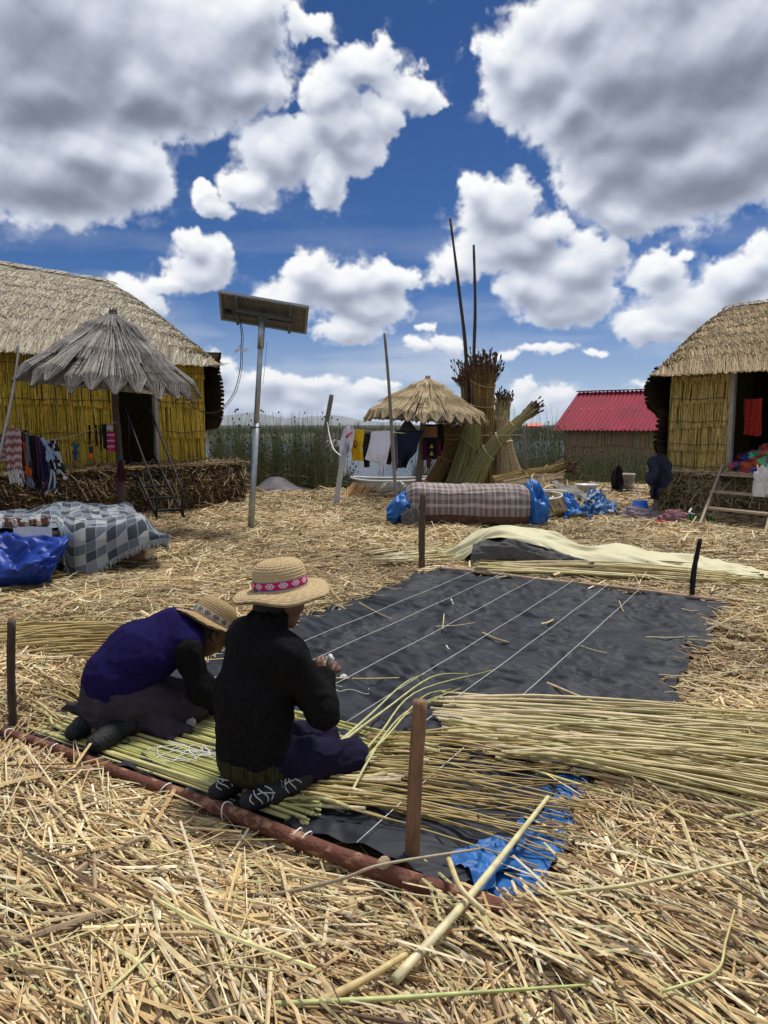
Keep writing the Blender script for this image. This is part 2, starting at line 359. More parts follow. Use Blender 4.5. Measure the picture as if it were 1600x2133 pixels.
class NB:
    """small node-building helper for patterned cloth"""
    def __init__(s, m): s.m = m; s.N = m.node_tree.nodes; s.L = m.node_tree.links
    def put(s, sock, v):
        if isinstance(v, (int, float)): sock.default_value = v
        elif isinstance(v, tuple): sock.default_value = v if len(v) == len(sock.default_value) else (*v, 1)
        else: s.L.new(v, sock)
    def m_(s, op, a, b=None, c=None, clamp=False):
        n = s.N.new('ShaderNodeMath'); n.operation = op; n.use_clamp = clamp
        for i, v in enumerate((a, b, c)):
            if v is not None: s.put(n.inputs[i], v)
        return n.outputs[0]
    def uv(s, sx=1, sy=1):
        t = s.N.new('ShaderNodeTexCoord'); p = s.N.new('ShaderNodeSeparateXYZ'); s.L.new(t.outputs['UV'], p.inputs[0])
        return s.m_('MULTIPLY', p.outputs[0], sx), s.m_('MULTIPLY', p.outputs[1], sy)
    def mix(s, f, a, b):
        n = s.N.new('ShaderNodeMix'); n.data_type = 'RGBA'; s.put(n.inputs[0], f); s.put(n.inputs[6], a); s.put(n.inputs[7], b); return n.outputs[2]
    def rnd(s, u, v):
        c = s.N.new('ShaderNodeCombineXYZ'); s.put(c.inputs[0], s.m_('FLOOR', u)); s.put(c.inputs[1], s.m_('FLOOR', v))
        w = s.N.new('ShaderNodeTexWhiteNoise'); w.noise_dimensions = '2D'; s.L.new(c.outputs[0], w.inputs['Vector']); return w
    def band(s, x, a, b):                        # 1 where a < fract(x) < b
        f = s.m_('FRACT', x); return s.m_('MULTIPLY', s.m_('GREATER_THAN', f, a), s.m_('LESS_THAN', f, b))
    def ramp(s, f, stops, const=False):
        r = s.N.new('ShaderNodeValToRGB'); s.put(r.inputs[0], f); e = r.color_ramp.elements
        if const: r.color_ramp.interpolation = 'CONSTANT'
        e[0].position = stops[0][0]; e[0].color = (*stops[0][1], 1); e[1].position = stops[-1][0]; e[1].color = (*stops[-1][1], 1)
        for p, c in stops[1:-1]: q = e.new(p); q.color = (*c, 1)
        return r.outputs[0]
    def base(s, v): s.put(s.N['Principled BSDF'].inputs['Base Color'], v)

MT = {}
MT['straw'] = mat('straw', attr=True, rough=.62, var=.28, scale=30, spec=.35)
MT['straw_dull'] = mat('straw_dull', attr=True, rough=.8, var=.3, scale=24, spec=.2)
MT['reed'] = mat('reed', attr=True, rough=.5, var=.22, scale=26, spec=.4, det=4)
MT['blade'] = mat('blade', attr=True, rough=.5, var=.25, scale=3, spec=.35)
MT['soil'] = mat('soil', (.10, .072, .04), .9, .4, 6, col2=(.20, .15, .085), bump=.6, bscale=60)
MT['wood_grey'] = mat('wood_grey', (.30, .275, .235), .8, .3, 6, stretch=(8, 8, 1.2), bump=.25, bscale=40)
MT['wood_dark'] = mat('wood_dark', (.06, .042, .03), .8, .35, 9, stretch=(6, 6, 1.5), bump=.4, bscale=30)
MT['wood_brown'] = mat('wood_brown', (.21, .115, .062), .75, .35, 8, stretch=(9, 9, 1.2), bump=.35, bscale=30)
MT['wood_pale'] = mat('wood_pale', (.46, .33, .20), .75, .25, 9, stretch=(1.5, 1.5, 6), bump=.2)
MT['metal'] = mat('galvanised', (.36, .40, .43), .42, .18, 14, metal=.75, spec=.5)
MT['alu'] = mat('aluminium', (.55, .56, .57), .45, .1, 14, metal=.6, spec=.5)
MT['black_metal'] = mat('black_metal', (.016, .017, .020), .65, .3, 20, spec=.2)
MT['plastic_black'] = mat('plastic_black', (.015, .015, .017), .4, .2, 20)
MT['white_cloth'] = mat('white_cloth', (.66, .66, .76), .85, .06, 20, bump=.15, bscale=60)
MT['cord_white'] = mat('cord_white', (.72, .71, .66), .8, .1, 60)
MT['rope'] = mat('rope', (.42, .36, .25), .85, .2, 60)
MT['skin'] = mat('skin', (.115, .052, .032), .5, .18, 25, spec=.4, bump=.08, bscale=120)

# ------------------------------------------------------------------ palette of dry totora
PAL = np.array([(.60, .47, .26), (.52, .38, .18), (.42, .28, .125), (.26, .155, .075), (.44, .40, .19), (.68, .59, .40), (.33, .235, .14), (.12, .07, .04), (.58, .45, .24)])
PW = np.array([.22, .18, .15, .09, .09, .13, .08, .04, .05]); PW = PW / PW.sum()
def pick(n, pal=PAL, w=PW, jit=.12, rng=RNG):
    return pal[rng.choice(len(pal), n, p=w)] * (1 + rng.normal(0, jit, (n, 1)))

# the weaving ground: log at the near side, stakes at the corners (u along the log, v away from it)
LO = V3(-1.96, 3.66, 0); UU = V3(.859, -.512, 0); VV = V3(.512, .859, 0)
def loom(u, v, z=0.0):
    u = np.asarray(u, float); v = np.asarray(v, float)
    return LO + u[..., None] * UU + v[..., None] * VV + np.stack([0 * u, 0 * u, np.broadcast_to(z, u.shape)], -1)
def to_loom(P): d = np.asarray(P)[..., :2] - LO[:2]; return d @ UU[:2], d @ VV[:2]

# ------------------------------------------------------------------ ground of the reed island
def smooth(x, a, b): t = np.clip((x - a) / (b - a), 0, 1); return t * t * (3 - 2 * t)
def hgt(x, y):
    x = np.asarray(x, float); y = np.asarray(y, float)
    h = .035 * np.sin(1.7 * x + .5) * np.sin(1.3 * y + 1) + .02 * np.sin(3.1 * x + 2.2 * y) + .012 * np.sin(7 * x - 4 * y)
    u, v = to_loom(np.stack([x, y], -1))
    inside = smooth(u, -.5, .1) * (1 - smooth(u, 2.8, 3.4)) * smooth(v, -.25, .1) * (1 - smooth(v, 4.9, 5.4))
    h = h * (1 - inside) - .01 * inside
    h = h + .030 * smooth(-v, .20, .6) * (1 - smooth(-v, 1.0, 2.0))              # litter banked up against the log
    h = h + .10 * np.exp(-((x + .9) / 1.6) ** 2 - ((y - 15.3) / 1.2) ** 2)        # hump by the firewood
    edge = 17.0 + 2.6 * smooth(x, .55, 1.0) + .25 * np.sin(x * .8) + .2 * np.sin(x * 2.1 + 1)
    return h - 1.1 * smooth(y, edge, edge + 1.6) 
mb = MB()
def gfn(u, w):
    x = (u - .5) * 60; y = -3 + 26 * w; return np.stack([x, y, hgt(x, y) - .03], -1)
mb.sheet(gfn, 241, 131)
struct('ground', mb, MT['soil'], True)

# loose straw over the whole island: nobody could count it
def litter():
    mb = MB(); rng = np.random.default_rng(3)
    def blocked(x, y):
        u, v = to_loom(np.stack([x, y], -1))
        tarp = (u > -.02 + .04 * np.sin(9 * v)) & (u < 2.86 + .05 * np.sin(7 * v)) & (v > .02) & (v < 5.02)
        bed = (x < -2.75) & (y > 8.25) & (y < 9.8)
        return tarp | bed | ((v > -.085) & (v < .03) & (u > -.05) & (u < 2.7))
    def field(n, y0, y1, spread, Lm, Wm, ang, sig, rnd, lift, st, m, tilt, seed, xlim=None):
        r = np.random.default_rng(seed)
        y = np.sqrt(r.uniform(y0 ** 2, y1 ** 2, n)); x = r.uniform(-1, 1, n) * spread * y + 0
        keep = ~blocked(x, y); x = x[keep]; y = y[keep]; n = len(x)
        flow = .5 * vnoise(np.stack([x * 1.1, y * 1.1, 0 * x], -1), 5) + .35 * vnoise(np.stack([x * 3, y * 3, 0 * x], -1), 6)
        a = ang + flow + r.normal(0, sig, n); q = r.random(n) < rnd; a[q] = r.uniform(0, math.pi, q.sum())
        L = Lm * np.exp(r.normal(0, .42, n)); W = Wm * np.exp(r.normal(0, .32, n))
        # short split pieces and long thin stems
        thin = r.random(n) < .22; W[thin] *= .5; L[thin] *= 1.5
        z = r.random(n) ** 1.3 * lift
        lu, lv = to_loom(np.stack([x, y], -1)); near = (lv > -.24) & (lv < .06) & (lu > -.1) & (lu < 2.75); z[near] *= .15
        d = np.stack([np.cos(a), np.sin(a), r.normal(0, tilt, n)], -1)
        C = np.stack([x, y, hgt(x, y) + z - .012], -1)
        A = C - d * L[:, None] / 2; B = C + d * L[:, None] / 2
        A[:, 2] = np.maximum(A[:, 2], hgt(A[:, 0], A[:, 1]) - .01); B[:, 2] = np.maximum(B[:, 2], hgt(B[:, 0], B[:, 1]) - .01)
        col = pick(n, rng=r) * (1 + .20 * vnoise(np.stack([x * 1.5, y * 1.5, 0 * x], -1), 9))[:, None]
        old = np.clip(fnoise(np.stack([x * .9, y * .9, 0 * x], -1), 12, 3) * 1.6 - .25, 0, .5)[:, None]; col = col * (1 - old) + col * np.array([.55, .46, .42]) * old      # browner, older patches
        kink = np.where(r.random(n) < .22, .075, .03)[:, None]; bend = r.normal(0, 1, (n, 3)) * kink * L[:, None]; bend[:, 2] = np.abs(bend[:, 2]) * .6
        roll = np.stack([r.normal(0, .5, n), r.normal(0, .5, n), np.ones(n)], -1)
        mb.straws(A, B, W, col, bend if st > 2 else None, st, m, .5, roll, m == 4)
    field(17500, 1.45, 3.4, .70, .30, .0100, R(-42), .36, .17, .065, 3, 4, .06, 21)
    field(14500, 2.9, 5.2, .66, .21, .0098, R(-38), .5, .32, .06, 3, 4, .08, 22)
    field(56000, 4.6, 9.6, .64, .165, .0125, R(-15), .8, .62, .07, 2, 3, .14, 23)
    field(62000, 8.8, 14.5, .62, .22, .016, R(0), .9, .8, .10, 2, 3, .17, 24)
    field(42000, 13.5, 21.0, .60, .30, .024, R(0), .9, .8, .13, 2, 3, .18, 25)
    field(2400, 1.5, 9.0, .66, .30, .0085, R(-25), .7, .5, .09, 3, 4, .10, 26)
    field(2600, 4.5, 13.0, .64, .30, .019, R(-25), .9, .8, .10, 3, 4, .14, 27)
    # straw heaped over the buried end of the log
    r = np.random.default_rng(28); n = 330; u = r.uniform(2.55, 3.05, n); v = r.normal(-.06, .10, n); P0 = loom(u, v, .03 + .07 * r.random(n) * np.clip((u - 2.2) * 2.2, 0, 1)); a = R(-44) + r.normal(0, .5, n); d = np.stack([np.cos(a), np.sin(a), r.normal(0, .10, n)], -1); Lh = (.05 + .10 * r.random(n))[:, None]
    keep = (u > 2.80) | (v < -.10); mb.straws((P0 - d * Lh)[keep], (P0 + d * Lh)[keep], .010, pick(n, rng=r)[keep], None, 2, 4, .5, cap=True)
    return mb
struct('straw_litter', litter(), MT['straw'], False, 'stuff')['label'] = 'loose dry golden reed straw covering the whole island'

# ------------------------------------------------------------------ lake, far marsh, hills
mw = mat('lake_water', (.035, .055, .085), .09, .2, 2, spec=.5)
def water_nodes(m):
    N = m.node_tree.nodes; L = m.node_tree.links; b = N['Principled BSDF']
    tc = N.new('ShaderNodeTexCoord'); mp = N.new('ShaderNodeMapping'); L.new(tc.outputs['Object'], mp.inputs[0]); mp.inputs['Scale'].default_value = (.9, 2.2, 1)
    n1 = N.new('ShaderNodeTexNoise'); n1.inputs['Scale'].default_value = 1.5; n1.inputs['Detail'].default_value = 5; n1.inputs['Roughness'].default_value = .6; L.new(mp.outputs[0], n1.inputs['Vector'])
    bp = N.new('ShaderNodeBump'); bp.inputs['Strength'].default_value = .55; bp.inputs['Distance'].default_value = .25; L.new(n1.outputs['Fac'], bp.inputs['Height']); L.new(bp.outputs[0], b.inputs['Normal'])
    b.inputs['IOR'].default_value = 1.33
water_nodes(mw)
mb = MB()
def wfn(u, w): return np.stack([(u - .5) * 9000, 16 + 9000 * w ** 3, 0 * u - .35], -1)
mb.sheet(wfn, 30, 60); struct('water', mb, mw)

mm = mat('marsh_green', (.030, .036, .015), .9, .3, .12, col2=(.072, .068, .036), det=10, stretch=(1, .25, 1), bump=.5, bscale=2)
mb = MB()
def mfn(u, w):
    x = (u - .5) * 1500; y = 96 + 8 * np.sin(x * .05) + 5 * np.sin(x * .21 + 1) + 1100 * w ** 1.7
    z = -.5 + 1.0 * smooth(w, 0, .05) + .85 * smooth(w, .04, .6) + .10 * vnoise(np.stack([x * .35, y * .1, 0 * x], -1), 3) * smooth(w, 0, .05)
    return np.stack([x, y, z], -1)
mb.sheet(mfn, 900, 60); struct('marsh', mb, mm, True)

mh = mat('hill_rock', (.16, .15, .12), .95, .3, .004, det=6)
for nm, cx, cy, wid, hh, sd_ in (('hills', -2600, 17000, 3400, 265, 4), ('hills', 9500, 21000, 5200, 190, 8), ('hills', -11500, 21000, 6500, 330, 6)):
    mb = MB()
    def hf(u, w):
        x = cx + (u - .5) * 2 * wid; y = cy + (w - .5) * 3000
        p = np.stack([u * 7, w * 2, 0 * u], -1)
        z = hh * (np.sin(u * math.pi) ** .8) * (.45 + .6 * (.5 + .5 * fnoise(p, sd_, 4))) * np.sin(w * math.pi) - 4
        return np.stack([x, y, z], -1)
    mb.sheet(hf, 90, 14); struct(nm, mb, mh, True)

# ------------------------------------------------------------------ reed huts
MT['rope_dark'] = mat('rope_dark', (.12, .095, .065), .9, .2, 40)
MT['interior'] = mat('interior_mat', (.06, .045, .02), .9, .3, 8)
MT['orange_tarp'] = mat('orange_tarp', (.62, .09, .02), .55, .15, 6)
GOLD = np.array([(.62, .42, .05), (.54, .38, .045), (.70, .50, .10), (.38, .25, .045), (.58, .46, .08)])
TANW = np.array([(.56, .40, .14), (.48, .35, .11), (.62, .46, .20), (.36, .27, .09), (.54, .41, .12)])
THA = np.array([(.42, .375, .29), (.35, .305, .23), (.48, .44, .355), (.25, .21, .155), (.38, .33, .24)])
THB = np.array([(.40, .30, .17), (.34, .25, .14), (.46, .36, .22), (.26, .19, .11), (.42, .33, .21)])
BRN = np.array([(.105, .066, .034), (.14, .092, .048), (.075, .047, .026), (.19, .135, .07), (.25, .18, .095)])

def hut(label, K, e, n, z0, z1, zr, half, length, door, pal, tha, rows, seed, hipx, slant, flap):
    """K: corner at the visible gable end; e: along the front wall away from K; n: into the hut"""
    r = np.random.default_rng(seed); K = V3(*K, 0); e = V3(*e, 0); n = V3(*n, 0); up = V3(0, 0, 1)
    def P(s, d, z):
        s = np.asarray(s, float); d = np.asarray(d, float); z = np.asarray(z, float)
        return K + s[..., None] * e + d[..., None] * n + z[..., None] * up
    root = thing('reed_hut', label, 'hut', K + up * z0)
    # walls: rows of stitched reed mats, the upper row lapping over the lower
    zs = np.linspace(z0 - .03, z1 + .05, rows + 1)
    def matrow(s0, s1, za, zb, d0, side=None, dens=78):
        mb = MB(); k = int((s1 - s0) * dens * 1.5); s = np.sort(r.uniform(s0, s1, k))
        A = P(s + r.normal(0, .012, k), d0 - .034 - r.random(k) * .016, za + r.normal(0, .013, k) + .030 * np.sin(s * 2.7 + za * 3)); B = P(s + r.normal(0, .02, k), d0 - .004 - r.random(k) * .018, np.full(k, zb + .06))
        if side is not None: A = side(A); B = side(B)
        c = pal[r.integers(0, len(pal), k)] * (1 + r.normal(0, .16, (k, 1)))
        mb.straws(A, B, .017, c, r.normal(0, .006, (k, 3)), 3, 3, .8, -n)
        return mb
    segs = [(0.02, door[0] - .03), (door[1] + .03, length)]
    for (s0, s1) in segs:
        mbw = MB(); mbw.beam(P(s0, .02, (z0 + z1) / 2), P(s1, .02, (z0 + z1) / 2), .03, z1 - z0 + .1); w = mbw.build('wall', MT['straw_dull_wall'], root)
        for i in range(rows):
            matrow(s0, s1, zs[i], zs[i + 1], -.012 * i).build('reed_mat', MT['straw_dull'], w, kind='stuff')
            t = MB(); q = np.linspace(s0 + .01, s1 - .01, 24); t.tube(P(q, -.062 - .012 * i + 0 * q, zs[i] + .10 + .012 * np.sin(q * 9)), .006, 4); t.build('stitching', MT['rope_dark'], w)
    # gable wall at K, rear wall, far end, floor: a closed room so that the doorway is dark
    mbw = MB(); mbw.beam(P(.0, .0, (z0 + z1) / 2), P(.0, 2 * half, (z0 + z1) / 2), .03, z1 - z0 + .08); gw = mbw.build('wall', MT['straw_dull_wall'], root)
    mb2 = MB(); k = int(2 * half * 60)
    d = r.uniform(0, 2 * half, k); A = P(-.02 - r.random(k) * .03, d, np.full(k, z0)); B = P(-.02 - r.random(k) * .02, d, np.full(k, z1))
    mb2.straws(A, B, .018, pal[r.integers(0, len(pal), k)], None, 2, 3, .8, -e); mb2.build('reed_mat', MT['straw_dull'], gw, kind='stuff')
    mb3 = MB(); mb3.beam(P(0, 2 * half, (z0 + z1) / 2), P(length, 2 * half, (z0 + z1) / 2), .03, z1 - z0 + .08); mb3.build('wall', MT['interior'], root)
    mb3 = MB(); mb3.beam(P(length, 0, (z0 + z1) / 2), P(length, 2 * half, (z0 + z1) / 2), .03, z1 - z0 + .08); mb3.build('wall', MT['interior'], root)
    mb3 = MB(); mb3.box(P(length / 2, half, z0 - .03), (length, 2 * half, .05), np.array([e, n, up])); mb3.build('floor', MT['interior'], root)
    # door frame
    for q in door:
        f = MB(); f.beam(P(q, -.03, z0), P(q, -.03, z1 - .06), .075, .09, n); f.build('door_post', MT['wood_grey'], root)
    f = MB(); f.beam(P(door[0] - .04, -.03, z1 - .03), P(door[1] + .04, -.03, z1 - .03), .09, .07); f.build('lintel', MT['wood_grey'], root)
    f = MB(); f.beam(P(door[0] - .04, -.06, z0 - .07), P(door[1] + .04, -.06, z0 - .07), .16, .14); f.build('door_sill', MT['wood_grey'], root)
    # roof: thatch laid in courses on a shell, half hipped at K
    ov = .32; ze = z1 - .06
    def roof(s, t, lift=0.0, side=-1):
        """t 0 at the eave, 1 at the ridge; s along"""
        s = np.asarray(s, float); t = np.asarray(t, float)
        hp = np.clip((s + .30) / (hipx + .30), 0, 1); rise = np.sqrt(np.clip(1 - (1 - hp) ** 2.0, 0, 1))
        tt = np.clip(t, 0, 2)
        zz = ze + (zr - ze) * rise * (tt ** .92 + np.minimum(t, 0)) + .10 * np.sin(tt * math.pi) * rise + lift
        sag = -.10 * (1 - t) ** 3
        dd = -ov + (half + ov) * t if side < 0 else 2 * half + ov - (half + ov) * t
        return P(s, dd, zz + sag)
    rf = MB(); rf.sheet(lambda u, w: roof(-.30 + (length + .5) * u ** 1.25, w, -.05), 60, 12); rfo = rf.build('roof', MT['straw_dull_roof'], root, True)
    rb = MB(); rb.sheet(lambda u, w: roof(-.30 + (length + .5) * u ** 1.25, w, -.05, 1), 60, 8); rb.build('roof_rear', MT['straw_dull_roof'], root, True)
    nc = 8
    for j in range(nc):
        mb = MB(); k = int(length * 190 * (1.15 if j == 0 else 1)); s = -.30 + (length + .3) * r.random(k)
        ta = (j - .15) / nc + r.normal(0, .020, k); tb = (j + 1.8) / nc + r.normal(0, .06, k)
        if j == 0: ta = -.06 + r.normal(0, .008, k)
        if j == nc - 1: tb = np.minimum(tb, 1.03)
        sl = slant * (1 + r.normal(0, .12, k)) * .48
        A = roof(s - sl * .5, ta, .008 + r.random(k) * .016); B = roof(s + sl * .5, np.minimum(tb, 1.03), -.014 + r.random(k) * .018)
        c = tha[r.integers(0, len(tha), k)] * (1 + r.normal(0, .22, (k, 1)))
        mb.straws(A, B, .013 + r.random(k) * .010, c, r.normal(0, .006, (k, 3)), 3, 3, .6, V3(0, 0, 1) - .6 * n, True)
        mb.build('thatch_course', MT['straw_dull'], rfo, kind='stuff')
    k = int(length * 60); s = -.1 + hipx * .9 + (length) * r.random(k); mb = MB()      # ridge roll
    A = roof(s, .93 + r.random(k) * .05, .05); B = roof(s + slant * .2, np.full(k, 1.0), .07) + n * (.1 * r.random(k)[:, None]); mb.straws(A, B, .02, tha[r.integers(0, len(tha), k)], None, 2, 3, .6); mb.build('ridge', MT['straw_dull'], rfo, kind='stuff')
    # dark reed mat curling round the gable end
    fl = arc([(a, 0, b) for a, b in flap], 26)
    def ff(u, w):
        q = fl[np.clip((w * 25).round().astype(int), 0, 25)]; d = -.12 + u * (2 * half + .2)
        return P(q[:, 0] - .05 * np.sin(u * math.pi), d, q[:, 2] + .03 * np.sin(u * 9))
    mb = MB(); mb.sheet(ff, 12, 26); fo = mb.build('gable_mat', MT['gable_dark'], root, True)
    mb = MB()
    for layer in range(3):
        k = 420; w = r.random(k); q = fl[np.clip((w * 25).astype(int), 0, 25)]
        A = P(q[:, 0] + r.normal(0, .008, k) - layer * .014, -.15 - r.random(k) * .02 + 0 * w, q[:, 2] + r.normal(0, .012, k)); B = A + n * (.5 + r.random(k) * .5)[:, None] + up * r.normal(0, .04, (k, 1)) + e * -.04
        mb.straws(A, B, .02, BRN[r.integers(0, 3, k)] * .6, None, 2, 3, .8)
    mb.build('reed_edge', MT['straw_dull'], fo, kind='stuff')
    return root, P
MT['straw_dull_wall'] = mat('wall_backing', (.20, .145, .03), .9, .3, 10)
MT['straw_dull_roof'] = mat('roof_backing', (.24, .19, .11), .9, .3, 10)
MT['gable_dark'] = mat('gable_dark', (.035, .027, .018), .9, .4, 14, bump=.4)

hutL, PL = hut('golden reed hut with pale thatched roof behind the grey thatched parasol', (-3.5, 14.5), (-.635, -.772), (-.772, .635), .86, 2.95, 4.42, 1.9, 7.2, (1.1, 1.9), GOLD, THA, 4, 31, .95, -1.0,
   [(-.30, 2.98), (-.24, 2.72), (-.33, 2.3), (-.30, 1.8), (-.16, 1.52)])
hutR, PR = hut('reed hut with open dark doorway and wooden steps beside the red-roofed hut', (5.2, 13.5), (.66, -.75), (.75, .66), .80, 2.70, 3.84, 1.7, 6.0, (1.10, 2.15), TANW, THB, 5, 32, .25, -.6,
   [(-.24, 2.62), (-.42, 2.3), (-.36, 1.95), (-.16, 1.75), (-.20, 1.3), (-.10, 1.0)])
# orange sheet under the left eave
mb = MB(); mb.sheet(lambda u, w: PL(3.35 + 3.0 * u, -.08 + 0 * u, 2.93 - .13 * w * (1 - .5 * u * 0) * np.clip(u * 5 + .25, 0, 1) + .012 * np.sin(u * 30)), 30, 4)
tag(mb.build('orange_tarpaulin', MT['orange_tarp'], None, True), 'orange tarpaulin strip tucked under the eave of the golden hut', 'tarpaulin')

# platforms of stacked reeds under the huts
def platform(name, label, P, s0, s1, d0, d1, zt, k, pal, seed, hang=.25):
    r = np.random.default_rng(seed); root = thing(name, label, 'platform', P(np.array(s0), np.array(d0), np.array(0.)))
    mb = MB(); c = (P((s0 + s1) / 2, (d0 + d1) / 2, zt / 2 - .06)); e_ = nz(P(1., 0., 0.) - P(0., 0., 0.)); n_ = nz(P(0., 1., 0.) - P(0., 0., 0.))
    mb.box(c, (s1 - s0 - .16, d1 - d0 - .16, zt - .10), np.array([e_, n_, (0, 0, 1)])); mb.build('core', MT['soil'], root)
    mb = MB()
    # stalk ends sticking out of the front and the gable side
    for face in (0, 1):
        q = k if face == 0 else k // 2
        a = r.random(q); z = r.random(q) * zt
        bul = .10 + .16 * np.sin(np.clip(z / zt, 0, 1) * math.pi) + r.random(q) * .10
        if face == 0: C = P(s0 + (s1 - s0) * a, d0 - bul + .08, z); out = -n_
        else: C = P(s0 - bul + .08, d0 + (d1 - d0) * a, z); out = -e_
        side = e_ if face == 0 else n_
        dv = nz(out[None] * r.uniform(.25, 1, (q, 1)) + side[None] * r.normal(0, .8, (q, 1)) + V3(0, 0, 1)[None] * r.normal(-.10, .22, (q, 1)))
        L = .10 + .22 * r.random(q) ** 2
        mb.straws(C - dv * (L * .7)[:, None], C + dv * (L * .3)[:, None], .016 + .010 * r.random(q), pal[r.integers(0, len(pal), q)] * (1 + r.normal(0, .2, (q, 1))), None, 2, 4, .8, cap=True)
    # flat straw on top, some hanging over the front edge
    q = k // 2; C = P(s0 - .1 + (s1 - s0) * r.random(q), d0 - .15 + .6 * r.random(q), zt - .04 + r.random(q) * .05)
    dv = nz(np.stack([r.normal(0, 1, q), r.normal(0, 1, q), r.normal(-.05, .12, q)], -1)); L = .18 + .3 * r.random(q)
    mb.straws(C - dv * L[:, None] / 2, C + dv * L[:, None] / 2, .016, pal[r.integers(2, len(pal), q)] * 1.3, None, 2, 3, .6)
    q = int(k * hang * .15); C = P(s0 + (s1 - s0) * r.random(q), d0 - .22 - .08 * r.random(q), r.random(q) * zt); dv = nz(np.stack([r.normal(0, .5, q), r.normal(-.2, .3, q), r.normal(-.8, .4, q)], -1))
    mb.straws(C, C + dv * (.12 + .25 * r.random(q))[:, None], .012, PAL[r.integers(0, 6, q)] * .8, None, 2, 3, .6)
    mb.build('reed_stack', MT['straw_dull'], root, kind='stuff'); return root
platform('reed_platform', 'dark stack of brown reeds carrying the golden hut', PL, -.45, 7.2, -.42, 3.9, .88, 15000, BRN, 41)
platform('reed_platform', 'stack of straw coloured reeds under the hut with wooden steps', PR, -.02, 5.8, -.12, 3.6, .80, 7000, np.array([(.16, .11, .055), (.23, .165, .085), (.30, .22, .115), (.38, .30, .16), (.46, .37, .21)]), 42, .8)

# black metal steps with handrails at the golden hut
def iron_steps():
    b = g(338, 1097); t = PL(np.array(1.74), np.array(-.12), np.array(.98)); w = V3(.80, .60, 0) * .44
    root = thing('metal_steps', 'black metal steps with handrails leading up to the golden hut', 'steps', b)
    up = V3(0, 0, 1)
    for k in (0, 1):
        o = w * k; m = MB(); m.tube([b + o - up * .05, t + o + up * .12], .021, 8); m.build('stringer', MT['black_metal'], root, True)
    for i in range(6):
        f = .04 + i * .178; c = b + (t - b) * f; m = MB(); m.beam(c, c + w, .15, .03); m.build('tread', MT['black_metal'], root)
    for k in (0, 1):
        o = w * k; dirv = (t - b); p0 = b + dirv * .14 + o; m = MB()
        pts = arc([p0, p0 + up * .32 + dirv * .02, p0 + up * .42 + dirv * .06, b + dirv * .52 + o + up * .58, b + dirv * .93 + o + up * .80, b + dirv * 1.02 + o + up * .86, b + dirv * 1.10 + o + up * .84], 30)
        m.tube(pts, .017, 8); m.build('handrail', MT['black_metal'], root, True)
        m = MB(); m.tube([b + dirv * .93 + o + up * .80, t + o + up * .02], .014, 7); m.build('rail_post', MT['black_metal'], root, True)
iron_steps()

# wooden steps at the other hut
def wood_steps():
    b0 = g(1455, 1106); b1 = g(1592, 1124); t0 = PR(np.array(1.10), np.array(-.30), np.array(.84)); t1 = t0 + (b1 - b0)
    root = thing('wooden_steps', 'open grey wooden steps below the dark doorway', 'steps', b0)
    for a, b in ((b0, t0), (b1, t1)):
        m = MB(); m.beam(a - (b - a) * .03, b + (b - a) * .05, .035, .13, V3(0, 0, 1)); m.build('stringer', MT['wood_step'], root)
    for f in (.08, .36, .63, .93):
        p = b0 + (t0 - b0) * f; q = b1 + (t1 - b1) * f; m = MB(); m.beam(p, q, .20, .032); m.build('tread', MT['wood_step'], root)
MT['wood_step'] = mat('wood_step', (.36, .28, .19), .8, .3, 7, stretch=(2, 2, 9), bump=.25)
wood_steps()

# things inside the open doorway
def heap(c, rx, ry, h, seed, nu=40, nv=24, ex=1.0, rough=.22, freq=3.5):
    """crumpled heap of cloth: half an uneven dome"""
    def fn(u, w):
        a = u * 2 * math.pi; rr = np.sin(w * math.pi / 2); z = np.cos(w * math.pi / 2) ** ex
        x = rr * np.cos(a); y = rr * np.sin(a)
        p = np.stack([x * freq, y * freq, z * freq], -1); nn = fnoise(p, seed, 4, .55); rid = 1 - 2 * np.abs(fnoise(p * 1.3 + 5, seed + 9, 3))
        k = 1 + rough * nn * .7 + rough * .45 * rid
        return np.stack([c[0] + rx * x * k, c[1] + ry * y * k, c[2] + h * z * k - .01 * (w > .99)], -1)
    m = MB(); m.sheet(fn, nu, nv, uvs=(6, 3)); return m
mq = mat('patchwork', (.2, .2, .2), .9); nb = NB(mq)
tcx = nb.N.new('ShaderNodeTexCoord'); vor = nb.N.new('ShaderNodeTexVoronoi'); vor.inputs['Scale'].default_value = 9; nb.L.new(tcx.outputs['Object'], vor.inputs['Vector'])
spc = nb.N.new('ShaderNodeSeparateColor'); nb.L.new(vor.outputs['Color'], spc.inputs[0])
nb.base(nb.ramp(spc.outputs[0], [(0, (.30, .03, .03)), (.2, (.03, .22, .10)), (.36, (.03, .03, .05)), (.5, (.5, .10, .03)), (.62, (.10, .45, .22)), (.74, (.05, .05, .28)), (.86, (.35, .04, .16)), (1, (.5, .36, .05))], True))
c = PR(np.array(1.75), np.array(.55), np.array(.80)); tag(heap(c, .75, .55, .42, 3, rough=.3).build('blanket_heap', mq, None, True), 'heap of multicoloured patterned blankets inside the dark doorway', 'blankets')
MT['red_cloth'] = mat('red_cloth', (.42, .035, .02), .9, .3, 20, bump=.2)
